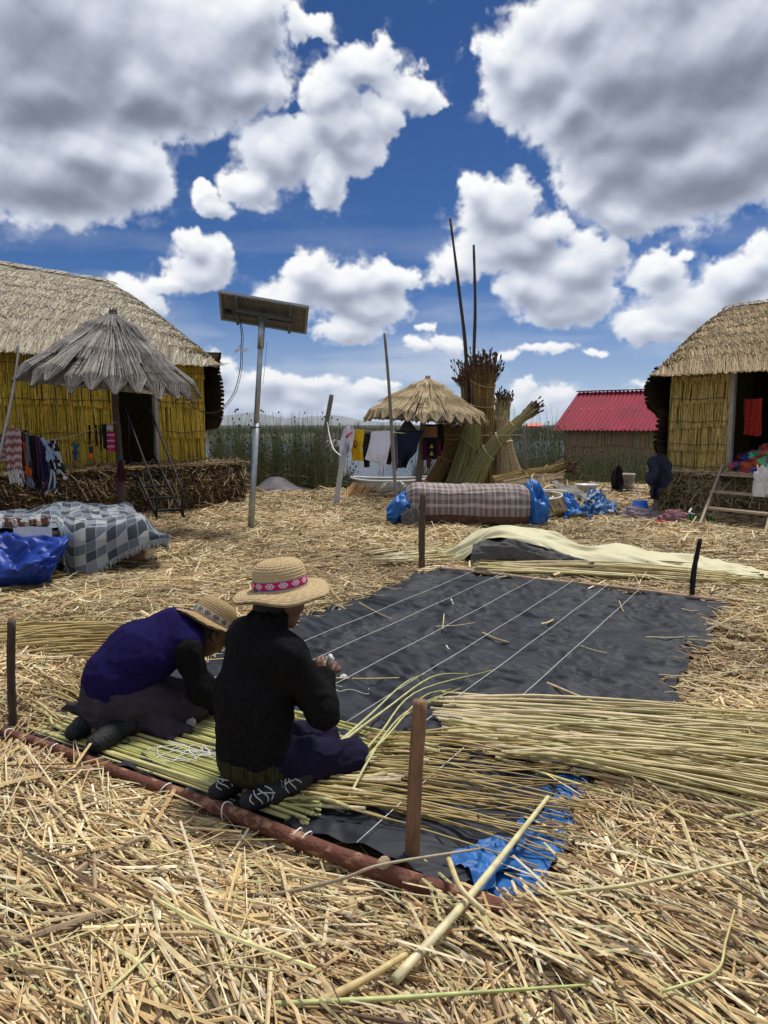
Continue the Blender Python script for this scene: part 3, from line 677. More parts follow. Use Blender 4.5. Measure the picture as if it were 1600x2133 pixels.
def hang_sheet(top, wid, hgt_, dirv, seed, folds=3, amp=.03, taper=1.0, nu=26, nv=24, uvs=(1, 1), gather=0.0, swing=0.0, rag=.03):
    """cloth hanging from a line: top centre, width along dirv, folds"""
    dirv = nz(dirv); nrm_ = np.cross(dirv, (0, 0, 1))
    def fn(u, w):
        x = (u - .5) * wid * (1 - gather * (1 - w)) * (1 + (taper - 1) * w)
        off = amp * (.35 + w) * np.sin(u * folds * 2 * math.pi + seed + w * 1.2) + amp * .8 * fnoise(np.stack([u * 4, w * 2.5, 0 * u + seed], -1), seed, 3)
        z = -hgt_ * w * (1 + rag * np.sin(u * 5 + seed)) + .010 * fnoise(np.stack([u * 5, w * 5, 0 * u], -1), seed + 2, 2)
        return np.asarray(top, float) + dirv * (x + swing * w)[:, None] + nrm_ * off[:, None] + np.stack([0 * u, 0 * u, z], -1)
    m = MB(); m.sheet(fn, nu, nv, uvs=uvs); return m
tag(hang_sheet(PR(np.array(1.28), np.array(.35), np.array(2.05)), .30, .62, (.66, -.75, 0), 4).build('red_garment', MT['red_cloth'], None, True), 'dark red garment hanging just inside the open doorway', 'garment')
MT['white_bag'] = mat('white_bag', (.62, .60, .56), .8, .15, 9, bump=.3, bscale=25)
p = at(1596, 1032, 11.3); tag(heap(p, .18, .15, .40, 6, ex=.45, rough=.30, freq=4.5).build('white_sack', MT['white_bag'], None, True), 'crumpled white sack standing on the wooden steps', 'sack')

# ------------------------------------------------------------------ hut with the red metal roof
def red_hut():
    th = R(38); e = V3(math.cos(th), -math.sin(th), 0); n = V3(math.sin(th), math.cos(th), 0); K = V3(6.55, 27.0, 0); up = V3(0, 0, 1)
    P = lambda s, d, z: K + np.asarray(s, float)[..., None] * e + np.asarray(d, float)[..., None] * n + np.asarray(z, float)[..., None] * up
    root = thing('red_roofed_hut', 'small reed hut with crimson corrugated metal roof at the water', 'hut', K)
    z0, ze, zr, Lg, hf = -.25, 1.42, 2.85, 6.0, 1.9; r = np.random.default_rng(5)
    m = MB(); m.box(P(Lg / 2, hf, .55), (Lg, 2 * hf, 1.7), np.array([e, n, up])); w = m.build('wall', MT['tan_wall'], root)
    for i in range(3):
        m = MB(); k = 700; s = r.random(k) * Lg; za = z0 + i * .56; A = P(s, -.05 - r.random(k) * .03, za + .05 * np.sin(s * 3 + i) + r.normal(0, .02, k)); B = P(s + r.normal(0, .02, k), np.full(k, -.02), np.full(k, za + .62))
        m.straws(A, B, .024, np.array([(.36, .25, .13), (.42, .30, .16), (.30, .20, .10)])[r.integers(0, 3, k)], None, 2, 3, .6, -n); m.build('reed_mat', MT['straw_dull'], w, kind='stuff')
    # corrugated sheets
    def rf(side):
        m = MB()
        def fn(u, w):
            s = -.35 + (Lg + .7) * u; d = -.35 + (hf + .35) * w; d = d if side < 0 else 2 * hf - d
            return P(s, d, ze + (zr - ze) * w + .022 * np.sin(s * 2 * math.pi / .155))
        m.sheet(fn, 420, 2); return m
    rfo = rf(-1).build('roof', MT['red_metal'], root); rf(1).build('roof_rear', MT['red_metal'], root)
    m = MB(); m.beam(P(-.36, hf, zr + .035), P(Lg + .36, hf, zr + .035), .30, .03); m.build('ridge_cap', MT['red_metal'], rfo)
    me = None
    for w in (.05, .52, .96):
        for s in np.arange(-.2, Lg + .2, .42):
            d = -.35 + (hf + .35) * w; c = P(s + r.normal(0, .03), d, ze + (zr - ze) * w + .03); m = MB(); m.box(c, (.045, .045, .03)); o = m.build('roof_screw', MT['alu_bright'], rfo)
MT['tan_wall'] = mat('tan_wall', (.34, .24, .12), .9, .25, 6)
MT['red_metal'] = mat('red_metal', (.25, .006, .028), .6, .22, 1.2, spec=.15)
MT['alu_bright'] = mat('screw_metal', (.7, .7, .7), .4, .1, 10)
red_hut()

# ------------------------------------------------------------------ thatched parasols
def parasol(label, base, top_z, apex_z, rim_z, rad, pal, seed, tilt=(0, 0), post=.055, nb_=26, postmat='wood_dark', lean=(0, 0)):
    r = np.random.default_rng(seed); base = np.asarray(base, float)
    root = thing('thatched_parasol', label, 'parasol', base)
    top = base + V3(lean[0], lean[1], apex_z - .12)
    m = MB(); P = arc([base - V3(0, 0, .1), base + (top - base) * .3 + V3(.02, 0, 0), base + (top - base) * .65 - V3(.015, 0, 0), top], 14); m.tube(P, np.linspace(post * 1.1, post * .85, 14) * (1 + .06 * r.normal(0, 1, 14)), 10); m.build('post', MT[postmat], root, True)
    H = apex_z - rim_z
    Mt = np.array(Euler((R(tilt[0]), R(tilt[1]), 0)).to_matrix())
    cm = bpy.data.objects.new('canopy', None); COL.objects.link(cm); cm.parent = root; cm.location = (lean[0], lean[1], apex_z); cm.rotation_euler = Euler((R(tilt[0]), R(tilt[1]), 0)); ORI[cm] = (0, 0, 0)
    # shell and rafters below the thatch (canopy space: apex at the origin)
    def prof(t): return rad * t, -H * (t ** 1.12)
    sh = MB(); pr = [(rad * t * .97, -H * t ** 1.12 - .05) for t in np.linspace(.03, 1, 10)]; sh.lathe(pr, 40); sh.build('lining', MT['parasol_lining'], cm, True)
    for i in range(8):
        a = i * math.pi / 4 + .2; f = MB(); q = [V3(math.cos(a) * rad * t * .93, math.sin(a) * rad * t * .93, -H * t ** 1.12 - .08) for t in (.05, .5, .98)]; f.tube(q, .018, 6); f.build('rafter', MT[postmat], cm, True)
    # tiers of bundles: stalks side by side, tied to a point at the lower end
    meshes = []
    def bundle(t0, t1, wid, k, tipw, lift, sd2):
        rr = np.random.default_rng(sd2); mbb = MB(); y = (rr.random(k) - .5); order = np.sort(y)
        r0, z0 = prof(t0); r1, z1 = prof(t1)
        A = np.stack([np.full(k, r0), order * wid * t0 / t1, np.full(k, z0 + lift) + rr.random(k) * .035], -1)
        tm = t1 - .085; rm, zm = prof(tm)
        Bm = np.stack([np.full(k, rm) + rr.normal(0, .01, k), order * wid * 1.04, np.full(k, zm + lift) + rr.random(k) * .03 + .045 * (1 - 4 * order ** 2)], -1)
        C = np.stack([np.full(k, r1 + (.0 if tipw < .6 else .02)) + rr.normal(0, .012 if tipw < .6 else .05, k), order * wid * tipw, np.full(k, z1 + lift - (.075 if tipw < .6 else .03)) + rr.normal(0, .008, k)], -1)
        c = pal[rr.integers(0, len(pal), k)] * (1 + rr.normal(0, .16, (k, 1)))
        w = wid / k * 1.5 * rr.uniform(.6, 1.5, k)
        mbb.straws(A, Bm, w, c, None, 2, 3, .7); mbb.straws(Bm, C, w * .95, c, V3(0, 0, -.0)[None] * np.ones((k, 1)), 2, 3, .7)
        if tipw < .6:
            mbb.tube([C.mean(0) + V3(-.012, 0, .004), C.mean(0) + V3(.028, 0, -.012)], [wid * tipw * .75, wid * tipw * .35], 6, col=pal.min(0) * .5)
        return mbb
    for (t0, t1, cnt, k, tipw, lift) in ((.50, 1.0, nb_, 46, .13, .0), (.20, .68, int(nb_ * .8), 34, .95, .045), (.015, .36, int(nb_ * .55), 26, 1.0, .08)):
        wid = 2 * math.pi * rad * t1 / cnt * 1.06
        var = [bundle(t0, t1, wid, k, tipw, lift, seed * 10 + q).mesh('reed_bundle') for q in range(4)]
        for v_ in var: v_.materials.append(MT['straw_dull'])
        for i in range(cnt):
            o = link('reed_bundle', var[r.integers(0, 4)], cm); o.rotation_euler = (r.normal(0, .02), r.normal(0, .025), (i + r.normal(0, .06)) * 2 * math.pi / cnt)
    for t, lf in ((.50, .055), (.80, .035), (.22, .085)):
        a = np.linspace(0, 2 * math.pi, 41); rr_, zz = prof(t); f = MB(); f.tube(np.stack([rr_ * np.cos(a), rr_ * np.sin(a), zz + lf + .006 * np.sin(a * 11)], -1), .007, 5, cap=False); f.build('binding', MT['rope_dark'], cm, True)
    f = MB(); k = 40; a = r.uniform(0, 6.28, k); A = np.stack([.07 * np.cos(a), .07 * np.sin(a), np.full(k, .02)], -1); B = np.stack([.045 * np.cos(a + .4), .045 * np.sin(a + .4), .13 + .04 * r.random(k)], -1); f.straws(A, B, .014, pal.min(0)[None] * .8 * np.ones((k, 1)), None, 2, 3, .8)
    f.tube([V3(0, 0, .05), V3(0, 0, .09)], .062, 10, col=pal.min(0) * .4); f.build('topknot', MT['straw_dull'], cm)
    return root
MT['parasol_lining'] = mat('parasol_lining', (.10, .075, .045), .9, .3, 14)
GREY = np.array([(.33, .305, .275), (.26, .24, .215), (.42, .395, .36), (.16, .145, .13), (.35, .32, .275)])
TAN = np.array([(.60, .48, .29), (.52, .40, .22), (.68, .56, .36), (.40, .30, .17), (.56, .46, .30)])
MT['wood_post'] = mat('wood_post', (.085, .06, .045), .85, .3, 8, stretch=(8, 8, 1), bump=.3)
MT['wood_pole'] = mat('wood_pole', (.20, .17, .14), .85, .3, 8, stretch=(8, 8, 1), bump=.3)
parasol('weathered grey thatched parasol in front of the golden hut', (-3.80, 10.6, 0), 3.0, 3.06, 2.16, 1.22, GREY, 51, (2, 5.5), .05, 27, 'wood_post')
parasol('tan thatched parasol over the washing line by the lake', (.70, 16.2, 0), 2.5, 2.50, 1.74, 1.34, TAN, 52, (0, 2.5), .07, 30, 'wood_pole', (.24, 0))

# ------------------------------------------------------------------ solar panel
def solar():
    b = g(521, 1106); t = at(546, 668, 11.2); root = thing('solar_panel', 'solar panel seen from below on a tall galvanised pole', 'solar panel', b)
    m = MB(); m.tube([b - V3(0, 0, .1), b + (t - b) * .52], .048, 16); m.build('pole_lower', MT['metal'], root, True)
    m = MB(); m.tube([b + (t - b) * .50, t], .040, 16); m.build('pole_upper', MT['metal'], root, True)
    m = MB(); m.tube([b + (t - b) * .87, t + (t - b) * .01], .050, 16); cl = m.build('collar', MT['metal'], root, True)
    m = MB(); m.tube([b + (t - b) * .50 - V3(0, 0, .008), b + (t - b) * .50 + V3(0, 0, .008)], .054, 16); m.build('clamp', MT['plastic_black'], root, True)
    m = MB(); m.box(b + (t - b) * .875 + V3(0, -.052, 0), (.02, .02, .02)); m.build('bolt', MT['black_metal'], cl)
    # panel plane from its four seen corners (lower edge near the viewer side)
    c = t + V3(.03, 0, .10); X = nz(V3(1, .10, -.155)); Y = nz(V3(.10, .80, -.40)); Y = nz(Y - X * (X @ Y)); Z = np.cross(X, Y); M = np.array([X, Y, Z])
    W, Hh = 1.30, .72
    m = MB(); m.box(c + Z * .02, (W - .04, Hh - .04, .006), M); pn = m.build('panel', MT['solar_back'], root)
    for sx, sy, lx, ly in ((0, 1, W, .035), (0, -1, W, .035), (1, 0, .035, Hh - .07), (-1, 0, .035, Hh - .07)):
        m = MB(); m.box(c + X * sx * (W / 2 - .0175) + Y * sy * (Hh / 2 - .0175) + Z * .012, (lx, ly, .036), M); m.build('frame', MT['alu_frame'], root)
    for sx in (-.30, .30):
        m = MB(); m.box(c + X * sx * W - Z * .028, (.042, Hh - .02, .038), M); m.build('bracket', MT['alu_dull'], root)
    for sy in (-.075, .04):
        m = MB(); m.box(c + Y * sy - Z * .066, (W * .64, .04, .035), M); m.build('cross_bar', MT['alu_dull'], root)
    m = MB(); m.box(c - Z * .085 , (.14, .12, .05), M); m.build('mount', MT['alu_dull'], root)
    m = MB(); m.box(c - X * W * .41 + Y * .10 - Z * .008, (.10, .075, .035), M); m.build('junction_box', MT['plastic_black'], root)
    j = c - X * W * .37 + Y * .09 - Z * .03
    q = [j, c - X * W * .28 + Y * .02 - Z * .10, at(503, 695, 11.15), at(502, 725, 11.15), at(500, 770, 11.2), at(485, 822, 11.6), at(455, 855, 12.6), at(425, 858, 13.6), PL(np.array(.35), np.array(-.10), np.array(1.95)), PL(np.array(.9), np.array(-.08), np.array(2.2))]
    m = MB(); m.tube(arc(q, 60), .007, 6); m.build('cable', MT['plastic_black'], root, True)
    q2 = [x + V3(.02, .02, -.015) for x in q]; m = MB(); m.tube(arc(q2, 60), .005, 6); m.build('cable', MT['cable_red'], root, True)
    kx = at(502, 728, 11.12)
    for k, (dx, dz, r_) in enumerate(((-.085, -.03, -.5), (.10, -.015, .3), (-.03, .05, 1.2))):
        def fn(u, w): return kx + V3(0, -.01, 0) + np.stack([dx * w + (u - .5) * .05 * w * abs(math.cos(r_)), .02 * np.sin(w * 4 + k), dz * w + (u - .5) * .07 * w], -1)
        m = MB(); m.sheet(fn, 5, 8); m.build('plastic_ribbon', MT['white_plastic'], root, True)
    q = [at(556, 712, 11.2), at(552, 760, 11.25), at(548, 800, 11.22)]; m = MB(); m.tube(arc(q, 10), .003, 5); m.build('cord', MT['plastic_black'], root, True)
MT['alu_frame'] = mat('panel_frame', (.20, .21, .225), .5, .1, 14)
MT['alu_dull'] = mat('bracket_metal', (.10, .11, .12), .5, .2, 12, metal=.4)
MT['cable_red'] = mat('cable_red', (.10, .02, .03), .5, .2, 20)
MT['white_plastic'] = mat('white_plastic', (.62, .62, .60), .45, .1, 10)
msb = mat('solar_back', (.09, .085, .08), .55, .1, 8); nb = NB(msb)
def solar_cells(nb):
    t = nb.N.new('ShaderNodeTexCoord'); mp = nb.N.new('ShaderNodeSeparateXYZ'); nb.L.new(t.outputs['Generated'], mp.inputs[0])
    gx = nb.band(nb.m_('MULTIPLY', mp.outputs[0], 9.0), .0, .06); gy = nb.band(nb.m_('MULTIPLY', mp.outputs[1], 4.0), .0, .06)
    nb.base(nb.mix(nb.m_('MAXIMUM', gx, gy), (.085, .08, .074), (.15, .145, .135)))
solar_cells(nb); MT['solar_back'] = msb
solar()

# ------------------------------------------------------------------ posts and washing lines
def pole(name, label, pts, r0, r1, m, n=9, group=None, cat='post', seed=0, wob=.06):
    P = arc(pts, 16); rr = np.random.default_rng(seed + 77); mb = MB(); mb.tube(P, np.linspace(r0, r1, 16) * (1 + wob * rr.normal(0, 1, 16)), n)
    return tag(mb.build(name, MT[m], None, n > 6), label, cat, group)
def cord(name, label, pts, r, m, group=None, cat='line', n=40): mb = MB(); mb.tube(arc(pts, n), r, 5); return tag(mb.build(name, MT[m], None, True), label, cat, group)
pole('leaning_post', 'thin grey post leaning beside the reeds, left of the white washing', [g(655, 1026), at(668, 950, 17.8), at(691, 822, 17.6)], .065, .05, 'wood_pole', seed=1)

MT['wood_white'] = mat('wood_whitish', (.42, .41, .38), .8, .2, 8, stretch=(8, 8, 1), bump=.2)
mb = MB(); mb.beam(g(697, 1064) - V3(0, 0, .05), at(722, 905, 14.2), .10, .085, (0, 1, 0)); tag(mb.build('square_post', MT['wood_white'], None), 'pale squared post leaning under the white shirt with red trim', 'post')
pole('thin_pole', 'thin tall pole standing in front of the tan parasol', [g(829, 1092), at(818, 930, 12.3), at(810, 800, 12.3), at(801, 694, 12.3)], .034, .022, 'wood_pole', seed=3)
pole('tall_pole', 'tallest bare pole rising from the standing reed bundles', [at(975, 1000, 17.5), at(972, 760, 17.5), at(957, 610, 17.5), at(938, 455, 17.5)], .052, .026, 'wood_dark', seed=4)
pole('tall_pole', 'second tall bare pole, slightly shorter and straighter, among the reed bundles', [at(985, 1000, 17.3), at(987, 760, 17.3), at(990, 640, 17.3), at(987, 510, 17.3)], .050, .028, 'wood_dark', seed=5)
pole('line_post', 'short dark post holding the line right of the reed bundles', [g(1100, 1048) * V3(1, 1, 1), at(1095, 960, 14.5), at(1092, 886, 14.4)], .04, .032, 'wood_pole', seed=6)
pole('bare_stick', 'slender bare stick propping the scarf line before the golden hut', [at(-12, 1000, 9.9), at(10, 900, 9.9), at(30, 800, 9.9), at(40, 716, 9.9)], .022, .014, 'wood_white', seed=7)
cord('washing_line', 'thin line carrying the shirts and trousers by the lake', [at(686, 868, 17.6), at(725, 890, 14.3), at(760, 897, 14.2), at(812, 900, 14.0), at(880, 905, 16), at(1000, 907, 16), at(1094, 906, 14.4)], .006, 'rope')
cord('slack_rope', 'white rope hanging slack from the leaning grey post', [at(682, 880, 17.5), at(686, 905, 17.2), at(695, 935, 16.6), at(712, 950, 15.4), at(718, 944, 14.6)], .014, 'cord_white')
cord('scarf_line', 'cord with scarves strung from bare stick to grey parasol post', [at(24, 888, 9.9), at(60, 905, 9.9), at(95, 917, 10), at(150, 908, 10.2), at(200, 893, 10.4), at(243, 879, 10.55)], .006, 'rope')

# washing: shirts and trousers, each cut to its outline with thickness of folds
def garment(name, label, m, outline, Y, seed, cat='clothing', fold=.05, dark=None, parts=()):
    """outline: list of (x left, x right, y) rows in photo pixels at distance Y, top to bottom"""
    rows = np.array(outline, float)
    yy = np.linspace(rows[0, 2], rows[-1, 2], 30); xl = np.interp(yy, rows[:, 2], rows[:, 0]); xr = np.interp(yy, rows[:, 2], rows[:, 1])
    L_ = np.array([at(a, b, Y) for a, b in zip(xl, yy)]); Rr = np.array([at(a, b, Y) for a, b in zip(xr, yy)])
    out = []
    for back in (0, 1):
        def fn(u, w):
            i = np.clip((w * 29).round().astype(int), 0, 29); P = L_[i] + (Rr[i] - L_[i]) * u[:, None]
            nn = fnoise(np.stack([u * 3.2, w * 2.2, 0 * u + seed + back * 3], -1), seed, 4, .55)
            f = fold * nn * (.3 + w) + fold * .5 * np.sin(u * 9 + w * 2 + seed) * (.2 + w)
            d = f + (.012 + .045 * np.sin(u * math.pi) * np.clip(w * 3, 0, 1)) * (1 if back else -1)
            return P + np.stack([0 * u, d, .01 * nn], -1)
        mb = MB(); mb.sheet(fn, 24, 30); out.append(mb)
    mb = out[0]; mb2 = out[1]
    mb.add(np.concatenate(mb2.v), np.concatenate(mb2.q), uv=np.concatenate(mb2.uv))
    return tag(mb.build(name, MT[m], None, True), label, cat)
MT['yellow_cloth'] = mat('yellow_cloth', (.62, .40, .01), .85, .12, 12, bump=.15)
MT['black_cloth'] = mat('black_cloth', (.012, .011, .014), .9, .3, 20)
MT['navy_cloth'] = mat('navy_cloth', (.010, .014, .032), .9, .3, 20)
MT['maroon_cloth'] = mat('maroon_cloth', (.07, .008, .018), .9, .3, 20)
MT['check_grey'] = mat('check_grey', (.06, .065, .085), .9, .4, 60)
YW = 14.15
shirt = garment('white_shirt', 'white shirt with red trim hung over the pale squared post', 'white_cloth', [(722, 731, 885), (716, 739, 894), (711, 738, 908), (707, 735, 925), (708, 732, 938), (711, 724, 950)], YW - .02, 1, fold=.11)
mb = MB(); mb.tube(arc([at(721, 911, YW - .12), at(727, 905, YW - .14), at(734, 899, YW - .12)], 12), [.03] * 12, 6, flat=.5); mb.build('red_trim', MT['red_cloth'], shirt, True)
ys = garment('yellow_shirt', 'bright yellow shirt with black print on the washing line', 'yellow_cloth', [(738, 758, 895), (735, 759, 904), (734, 757, 920), (732, 754, 935), (733, 757, 950), (735, 757, 960)], YW, 2)
a_ = np.linspace(0, 2 * math.pi, 25); c_ = at(740.5, 926, YW - .11)
mb = MB(); mb.tube(np.stack([c_[0] + .035 * np.cos(a_), c_[1] + 0 * a_, c_[2] + .075 * np.sin(a_)], -1), .006, 5, cap=False); mb.tube(np.stack([c_[0] + .014 * np.cos(a_), c_[1] + 0 * a_, c_[2] - .012 + .045 * np.sin(a_)], -1), .005, 5, cap=False); mb.tube(np.stack([c_[0] + .026 * np.cos(a_[3:20]), c_[1] + 0 * a_[3:20], c_[2] + .06 * np.sin(a_[3:20])], -1), .005, 5, cap=False); mb.build('printed_figure', MT['black_cloth'], ys)
garment('dark_trousers', 'black trousers hanging between yellow shirt and white trousers', 'black_cloth', [(756, 772, 903), (755, 772, 925), (757, 771, 950), (759, 770, 973)], YW + .06, 3)
garment('white_trousers', 'white long-legged clothing hanging beside the thin tall pole', 'white_cloth', [(774, 822, 898), (772, 816, 912), (768, 812, 930), (763, 808, 948), (760, 806, 958), (787, 804, 963), (788, 802, 975), (789, 799, 992)], YW - .03, 4, fold=.07)
garment('dark_skirt', 'grey checked garment hanging just behind the thin tall pole', 'check_grey', [(820, 828, 914), (820, 829, 945), (822, 831, 965), (824, 827, 980)], YW + .2, 5)
garment('navy_skirt', 'large navy garment on the line under the tan parasol', 'navy_cloth', [(826, 884, 897), (826, 872, 920), (826, 868, 940), (828, 852, 958), (829, 846, 975)], YW + 1.0, 6, fold=.09)
garment('black_skirt', 'narrow black garment hanging between white and navy clothing', 'black_cloth', [(806, 824, 912), (806, 822, 940), (805, 814, 968)], YW + .4, 7)
js = garment('navy_jersey', 'navy jersey with maroon sleeves and two yellow crests beneath the basket', 'navy_cloth', [(884, 918, 912), (886, 916, 930), (888, 914, 945), (890, 908, 957)], 15.9, 8, fold=.03)
for x0, x1, y1 in ((880, 889, 958), (908, 918, 950)):
    o = garment('sleeve', 'x x x x', 'maroon_cloth', [(x0, x1, 915), (x0, x1, y1)], 15.82, 9, fold=.02); o.parent = js
    for k_ in ('label', 'category'): del o[k_]
mb = MB()
for cy in (932, 947):
    q = at(899, cy, 15.72); mb.box(q, (.07, .012, .03)); mb.box(q + V3(0, -.002, .045), (.04, .012, .03)); mb.box(q + V3(0, -.003, .022), (.02, .014, .05))
mb.build('crest', MT['yellow_cloth'], js)
garment('maroon_trousers', 'dark maroon leg of clothing dangling under the navy jersey', 'maroon_cloth', [(888, 900, 955), (889, 896, 975)], 15.25, 10, fold=.02)
garment('dark_cloth', 'black cloth hanging behind the parasol post beside the reeds', 'black_cloth', [(884, 924, 884), (886, 926, 920), (900, 922, 940)], 16.2, 12)
# bag and basket below the parasol
MT['green_bag'] = mat('green_bag', (.045, .052, .032), .6, .35, 14, bump=.4, bscale=20)
c = at(849, 893, 15.4); mb = MB(); mb.lathe([(.012, .30), (.02, .24), (.035, .20), (.10, .10), (.175, -.02), (.19, -.10), (.16, -.18), (.08, -.22), (0, -.225)], 20, o=c); 
mb.v[0] = mb.v[0] + np.stack([.02 * fnoise(mb.v[0] * 6, 3, 3)] * 3, -1); tag(mb.build('hanging_bag', MT['green_bag'], None, True), 'dark green bag tied to the rim of the tan parasol', 'bag')
MT['basket'] = mat('basket', (.22, .12, .05), .8, .3, 30, stretch=(1, 1, 6), bump=.5, bscale=60)
c = at(896, 900, 15.6); mb = MB(); mb.sheet(lambda u, w: c + np.stack([(u - .5) * .30, -.06 * np.sin(u * math.pi) - .02, .13 - .24 * w - .02 * np.sin(u * math.pi) * (1 - w)], -1), 14, 8); mb.sheet(lambda u, w: c + np.stack([(u - .5) * .30, .06 * np.sin(u * math.pi) + .0, .13 - .24 * w], -1), 14, 8)
tag(mb.build('basket', MT['basket'], None, True), 'small brown woven basket hung on the tan parasol post', 'basket')

# ------------------------------------------------------------------ scarves and souvenirs on the left line
mz = mat('zigzag_wool', (.3, .1, .08), .95); nb = NB(mz); u_, v_ = nb.uv(1, 1)
zz_ = nb.m_('ADD', nb.m_('MULTIPLY', v_, 5.2), nb.m_('MULTIPLY', nb.m_('PINGPONG', nb.m_('MULTIPLY', u_, 3.0), .5), .42))
nb.base(nb.mix(nb.m_('GREATER_THAN', nb.m_('FRACT', zz_), .5), (.235, .085, .072), (.42, .31, .31)))
MT['zigzag'] = mz
MT['brown_wool'] = mat('brown_wool', (.055, .026, .018), .95, .3, 30)
MT['orange_wool'] = mat('orange_wool', (.45, .07, .012), .95, .25, 30)
MT['blue_wool'] = mat('blue_wool', (.03, .05, .16), .95, .3, 30)
MT['purple_wool'] = mat('purple_wool', (.055, .02, .05), .95, .3, 30)
MT['pale_blue_wool'] = mat('pale_blue_wool', (.30, .40, .55), .95, .2, 30)
MT['grey_blue_wool'] = mat('grey_blue_wool', (.13, .16, .20), .95, .2, 30)
MT['pink'] = mat('pink_felt', (.42, .02, .12), .9, .25, 40)
MT['teal'] = mat('teal_yarn', (.02, .10, .14), .9, .25, 40)
MT['pink_pom'] = mat('pink_pom', (.42, .25, .27), .95, .2, 60)
mbw = mat('black_white_knit', (.02, .02, .02), .95); nb = NB(mbw); u_, v_ = nb.uv(7, 9); nb.base(nb.mix(nb.m_('GREATER_THAN', nb.rnd(u_, v_).outputs['Value'], .66), (.012, .012, .016), (.40, .40, .42)))
MT['bw'] = mbw
def scarf(name, label, m, px0, px1, py0, py1, Y, seed, fringe=None, cat='scarf', folds=2, swing=0.0, gather=.25):
    tp = at((px0 + px1) / 2, py0, Y); w = (px1 - px0) / FOC * Y; h = (py1 - py0) / FOC * Y
    o = tag(hang_sheet(tp, w, h, (1, .06, 0), seed, folds, .03, 1.05, uvs=(1, 1), gather=gather, swing=swing).build(name, MT[m], None, True), label, cat)
    if fringe:
        mb = MB(); r = np.random.default_rng(seed); k = 22; A = tp + np.stack([(np.linspace(-.48, .48, k)) * w * 1.05 + swing, r.normal(0, .02, k), np.full(k, -h) + r.normal(0, .01, k)], -1); B = A + np.stack([r.normal(.02, .02, k), r.normal(0, .02, k), -fringe * r.uniform(.7, 1.1, k)], -1)
        mb.straws(A, B, .016, (1, 1, 1), r.normal(0, .01, (k, 3)), 3, 4, 1); mb.usec = False; mb.build('fringe', MT['fringe_white'] if 'zigzag' in m else MT[m], o)
    return o
MT['fringe_white'] = mat('fringe_white', (.58, .54, .50), .95, .1, 40)
scarf('wool_shawl', 'pink and white zigzag wool shawl with white fringe on the scarf line', 'zigzag', 12, 44, 892, 978, 9.88, 1, .20, 'shawl', 1, gather=.1)
scarf('wool_shawl', 'part of a pink zigzag shawl hanging behind the bare stick', 'zigzag', -6, 14, 905, 965, 9.98, 2, None, 'shawl', 1)
scarf('wool_scarf', 'dark brown wool scarf next to the zigzag shawl', 'brown_wool', 40, 62, 896, 985, 9.9, 3, .14)
scarf('wool_scarf', 'narrow orange wool scarf among dark ones on the scarf line', 'orange_wool', 46, 54, 920, 972, 9.85, 4, .12, folds=1, swing=.03)
scarf('wool_scarf', 'grey blue wool scarf hanging between brown and black scarves', 'grey_blue_wool', 53, 61, 906, 995, 9.86, 5, .12, folds=1)
scarf('wool_scarf', 'wide black wool scarf in the middle of the scarf line', 'black_cloth', 58, 76, 906, 1000, 9.9, 6, .14)
scarf('wool_scarf', 'dark purple wool scarf hung beside the black scarf', 'purple_wool', 72, 88, 910, 998, 9.9, 7, .14, swing=.05)
scarf('wool_scarf', 'dark blue wool scarf with long fringe on the scarf line', 'blue_wool', 82, 94, 914, 995, 9.93, 8, .14, swing=.07, folds=1)
scarf('wool_scarf', 'pale blue scarf flung sideways over the black and white knit', 'pale_blue_wool', 82, 92, 911, 940, 9.84, 9, .12, folds=1, swing=.09)
o = scarf('knitted_bag', 'black and white patterned knitted bag with pompom cords', 'bw', 94, 122, 917, 985, 9.92, 10, None, 'bag', 1, .05)
def pom(c, r_, m, par, nm='pompom'):
    mb = MB(); a = [(r_ * math.sin(t), -r_ * math.cos(t)) for t in np.linspace(0, math.pi, 9)]; mb.lathe(a, 12, o=c); v = mb.v[0]; mb.v[0] = c + (v - c) * (1 + .14 * fnoise(v * 90, 3, 2))[:, None]; return mb.build(nm, MT[m], par, True)
for (x, y, xe, ye, m) in ((112, 980, 113, 1020, 'teal'), (108, 978, 98, 1028, 'pink_pom'), (122, 978, 136, 996, 'fringe_white')):
    mb = MB(); mb.tube(arc([at(x, y, 9.9), at((x + xe) / 2 + 2, (y + ye) / 2, 9.88), at(xe, ye, 9.88)], 12), .012, 6); mb.build('braided_cord', MT['bw'], o, True); pom(at(xe, ye, 9.88), .028, m, o)
def souvenir(label, x, y0, beads, ring):
    Y = 10.25; root = thing('hanging_ornament', label, 'ornament', at(x, y0, Y))
    mb = MB(); mb.tube([at(x, y0 - 14, Y), at(x, beads[-1][0], Y)], .005, 5); mb.build('string', MT['rope_dark'], root)
    for (y, r_, m) in beads: pom(at(x, y, Y), r_, m, root, 'yarn_ball')
    a = np.linspace(0, 2 * math.pi, 21); c = at(x, ring, Y); mb = MB(); mb.tube(np.stack([c[0] + .04 * np.cos(a), c[1] + 0 * a, c[2] + .03 * np.sin(a)], -1), .006, 5, cap=False); mb.build('ring', MT['basket'], root, True)
    return root
o = souvenir('blue yarn bird mobile hanging before the golden wall', 157, 925, ((930, .035, 'teal'), (942, .042, 'blue_wool'), (953, .036, 'teal')), 963)
for s_ in (-1, 1):
    mb = MB(); mb.sheet(lambda u, w: at(157, 928, 10.24) + np.stack([s_ * (.01 + .055 * w), 0 * u, .02 * np.sin(w * 3) + (u - .5) * .035], -1), 4, 5); mb.build('wing', MT['teal'], o)
MT['orange_bright'] = mat('orange_bright', (.75, .13, .01), .9, .2, 40)
souvenir('orange yarn ball mobile hanging before the golden wall', 189, 928, ((934, .030, 'purple_wool'), (941, .026, 'brown_wool'), (950, .034, 'orange_bright')), 960)
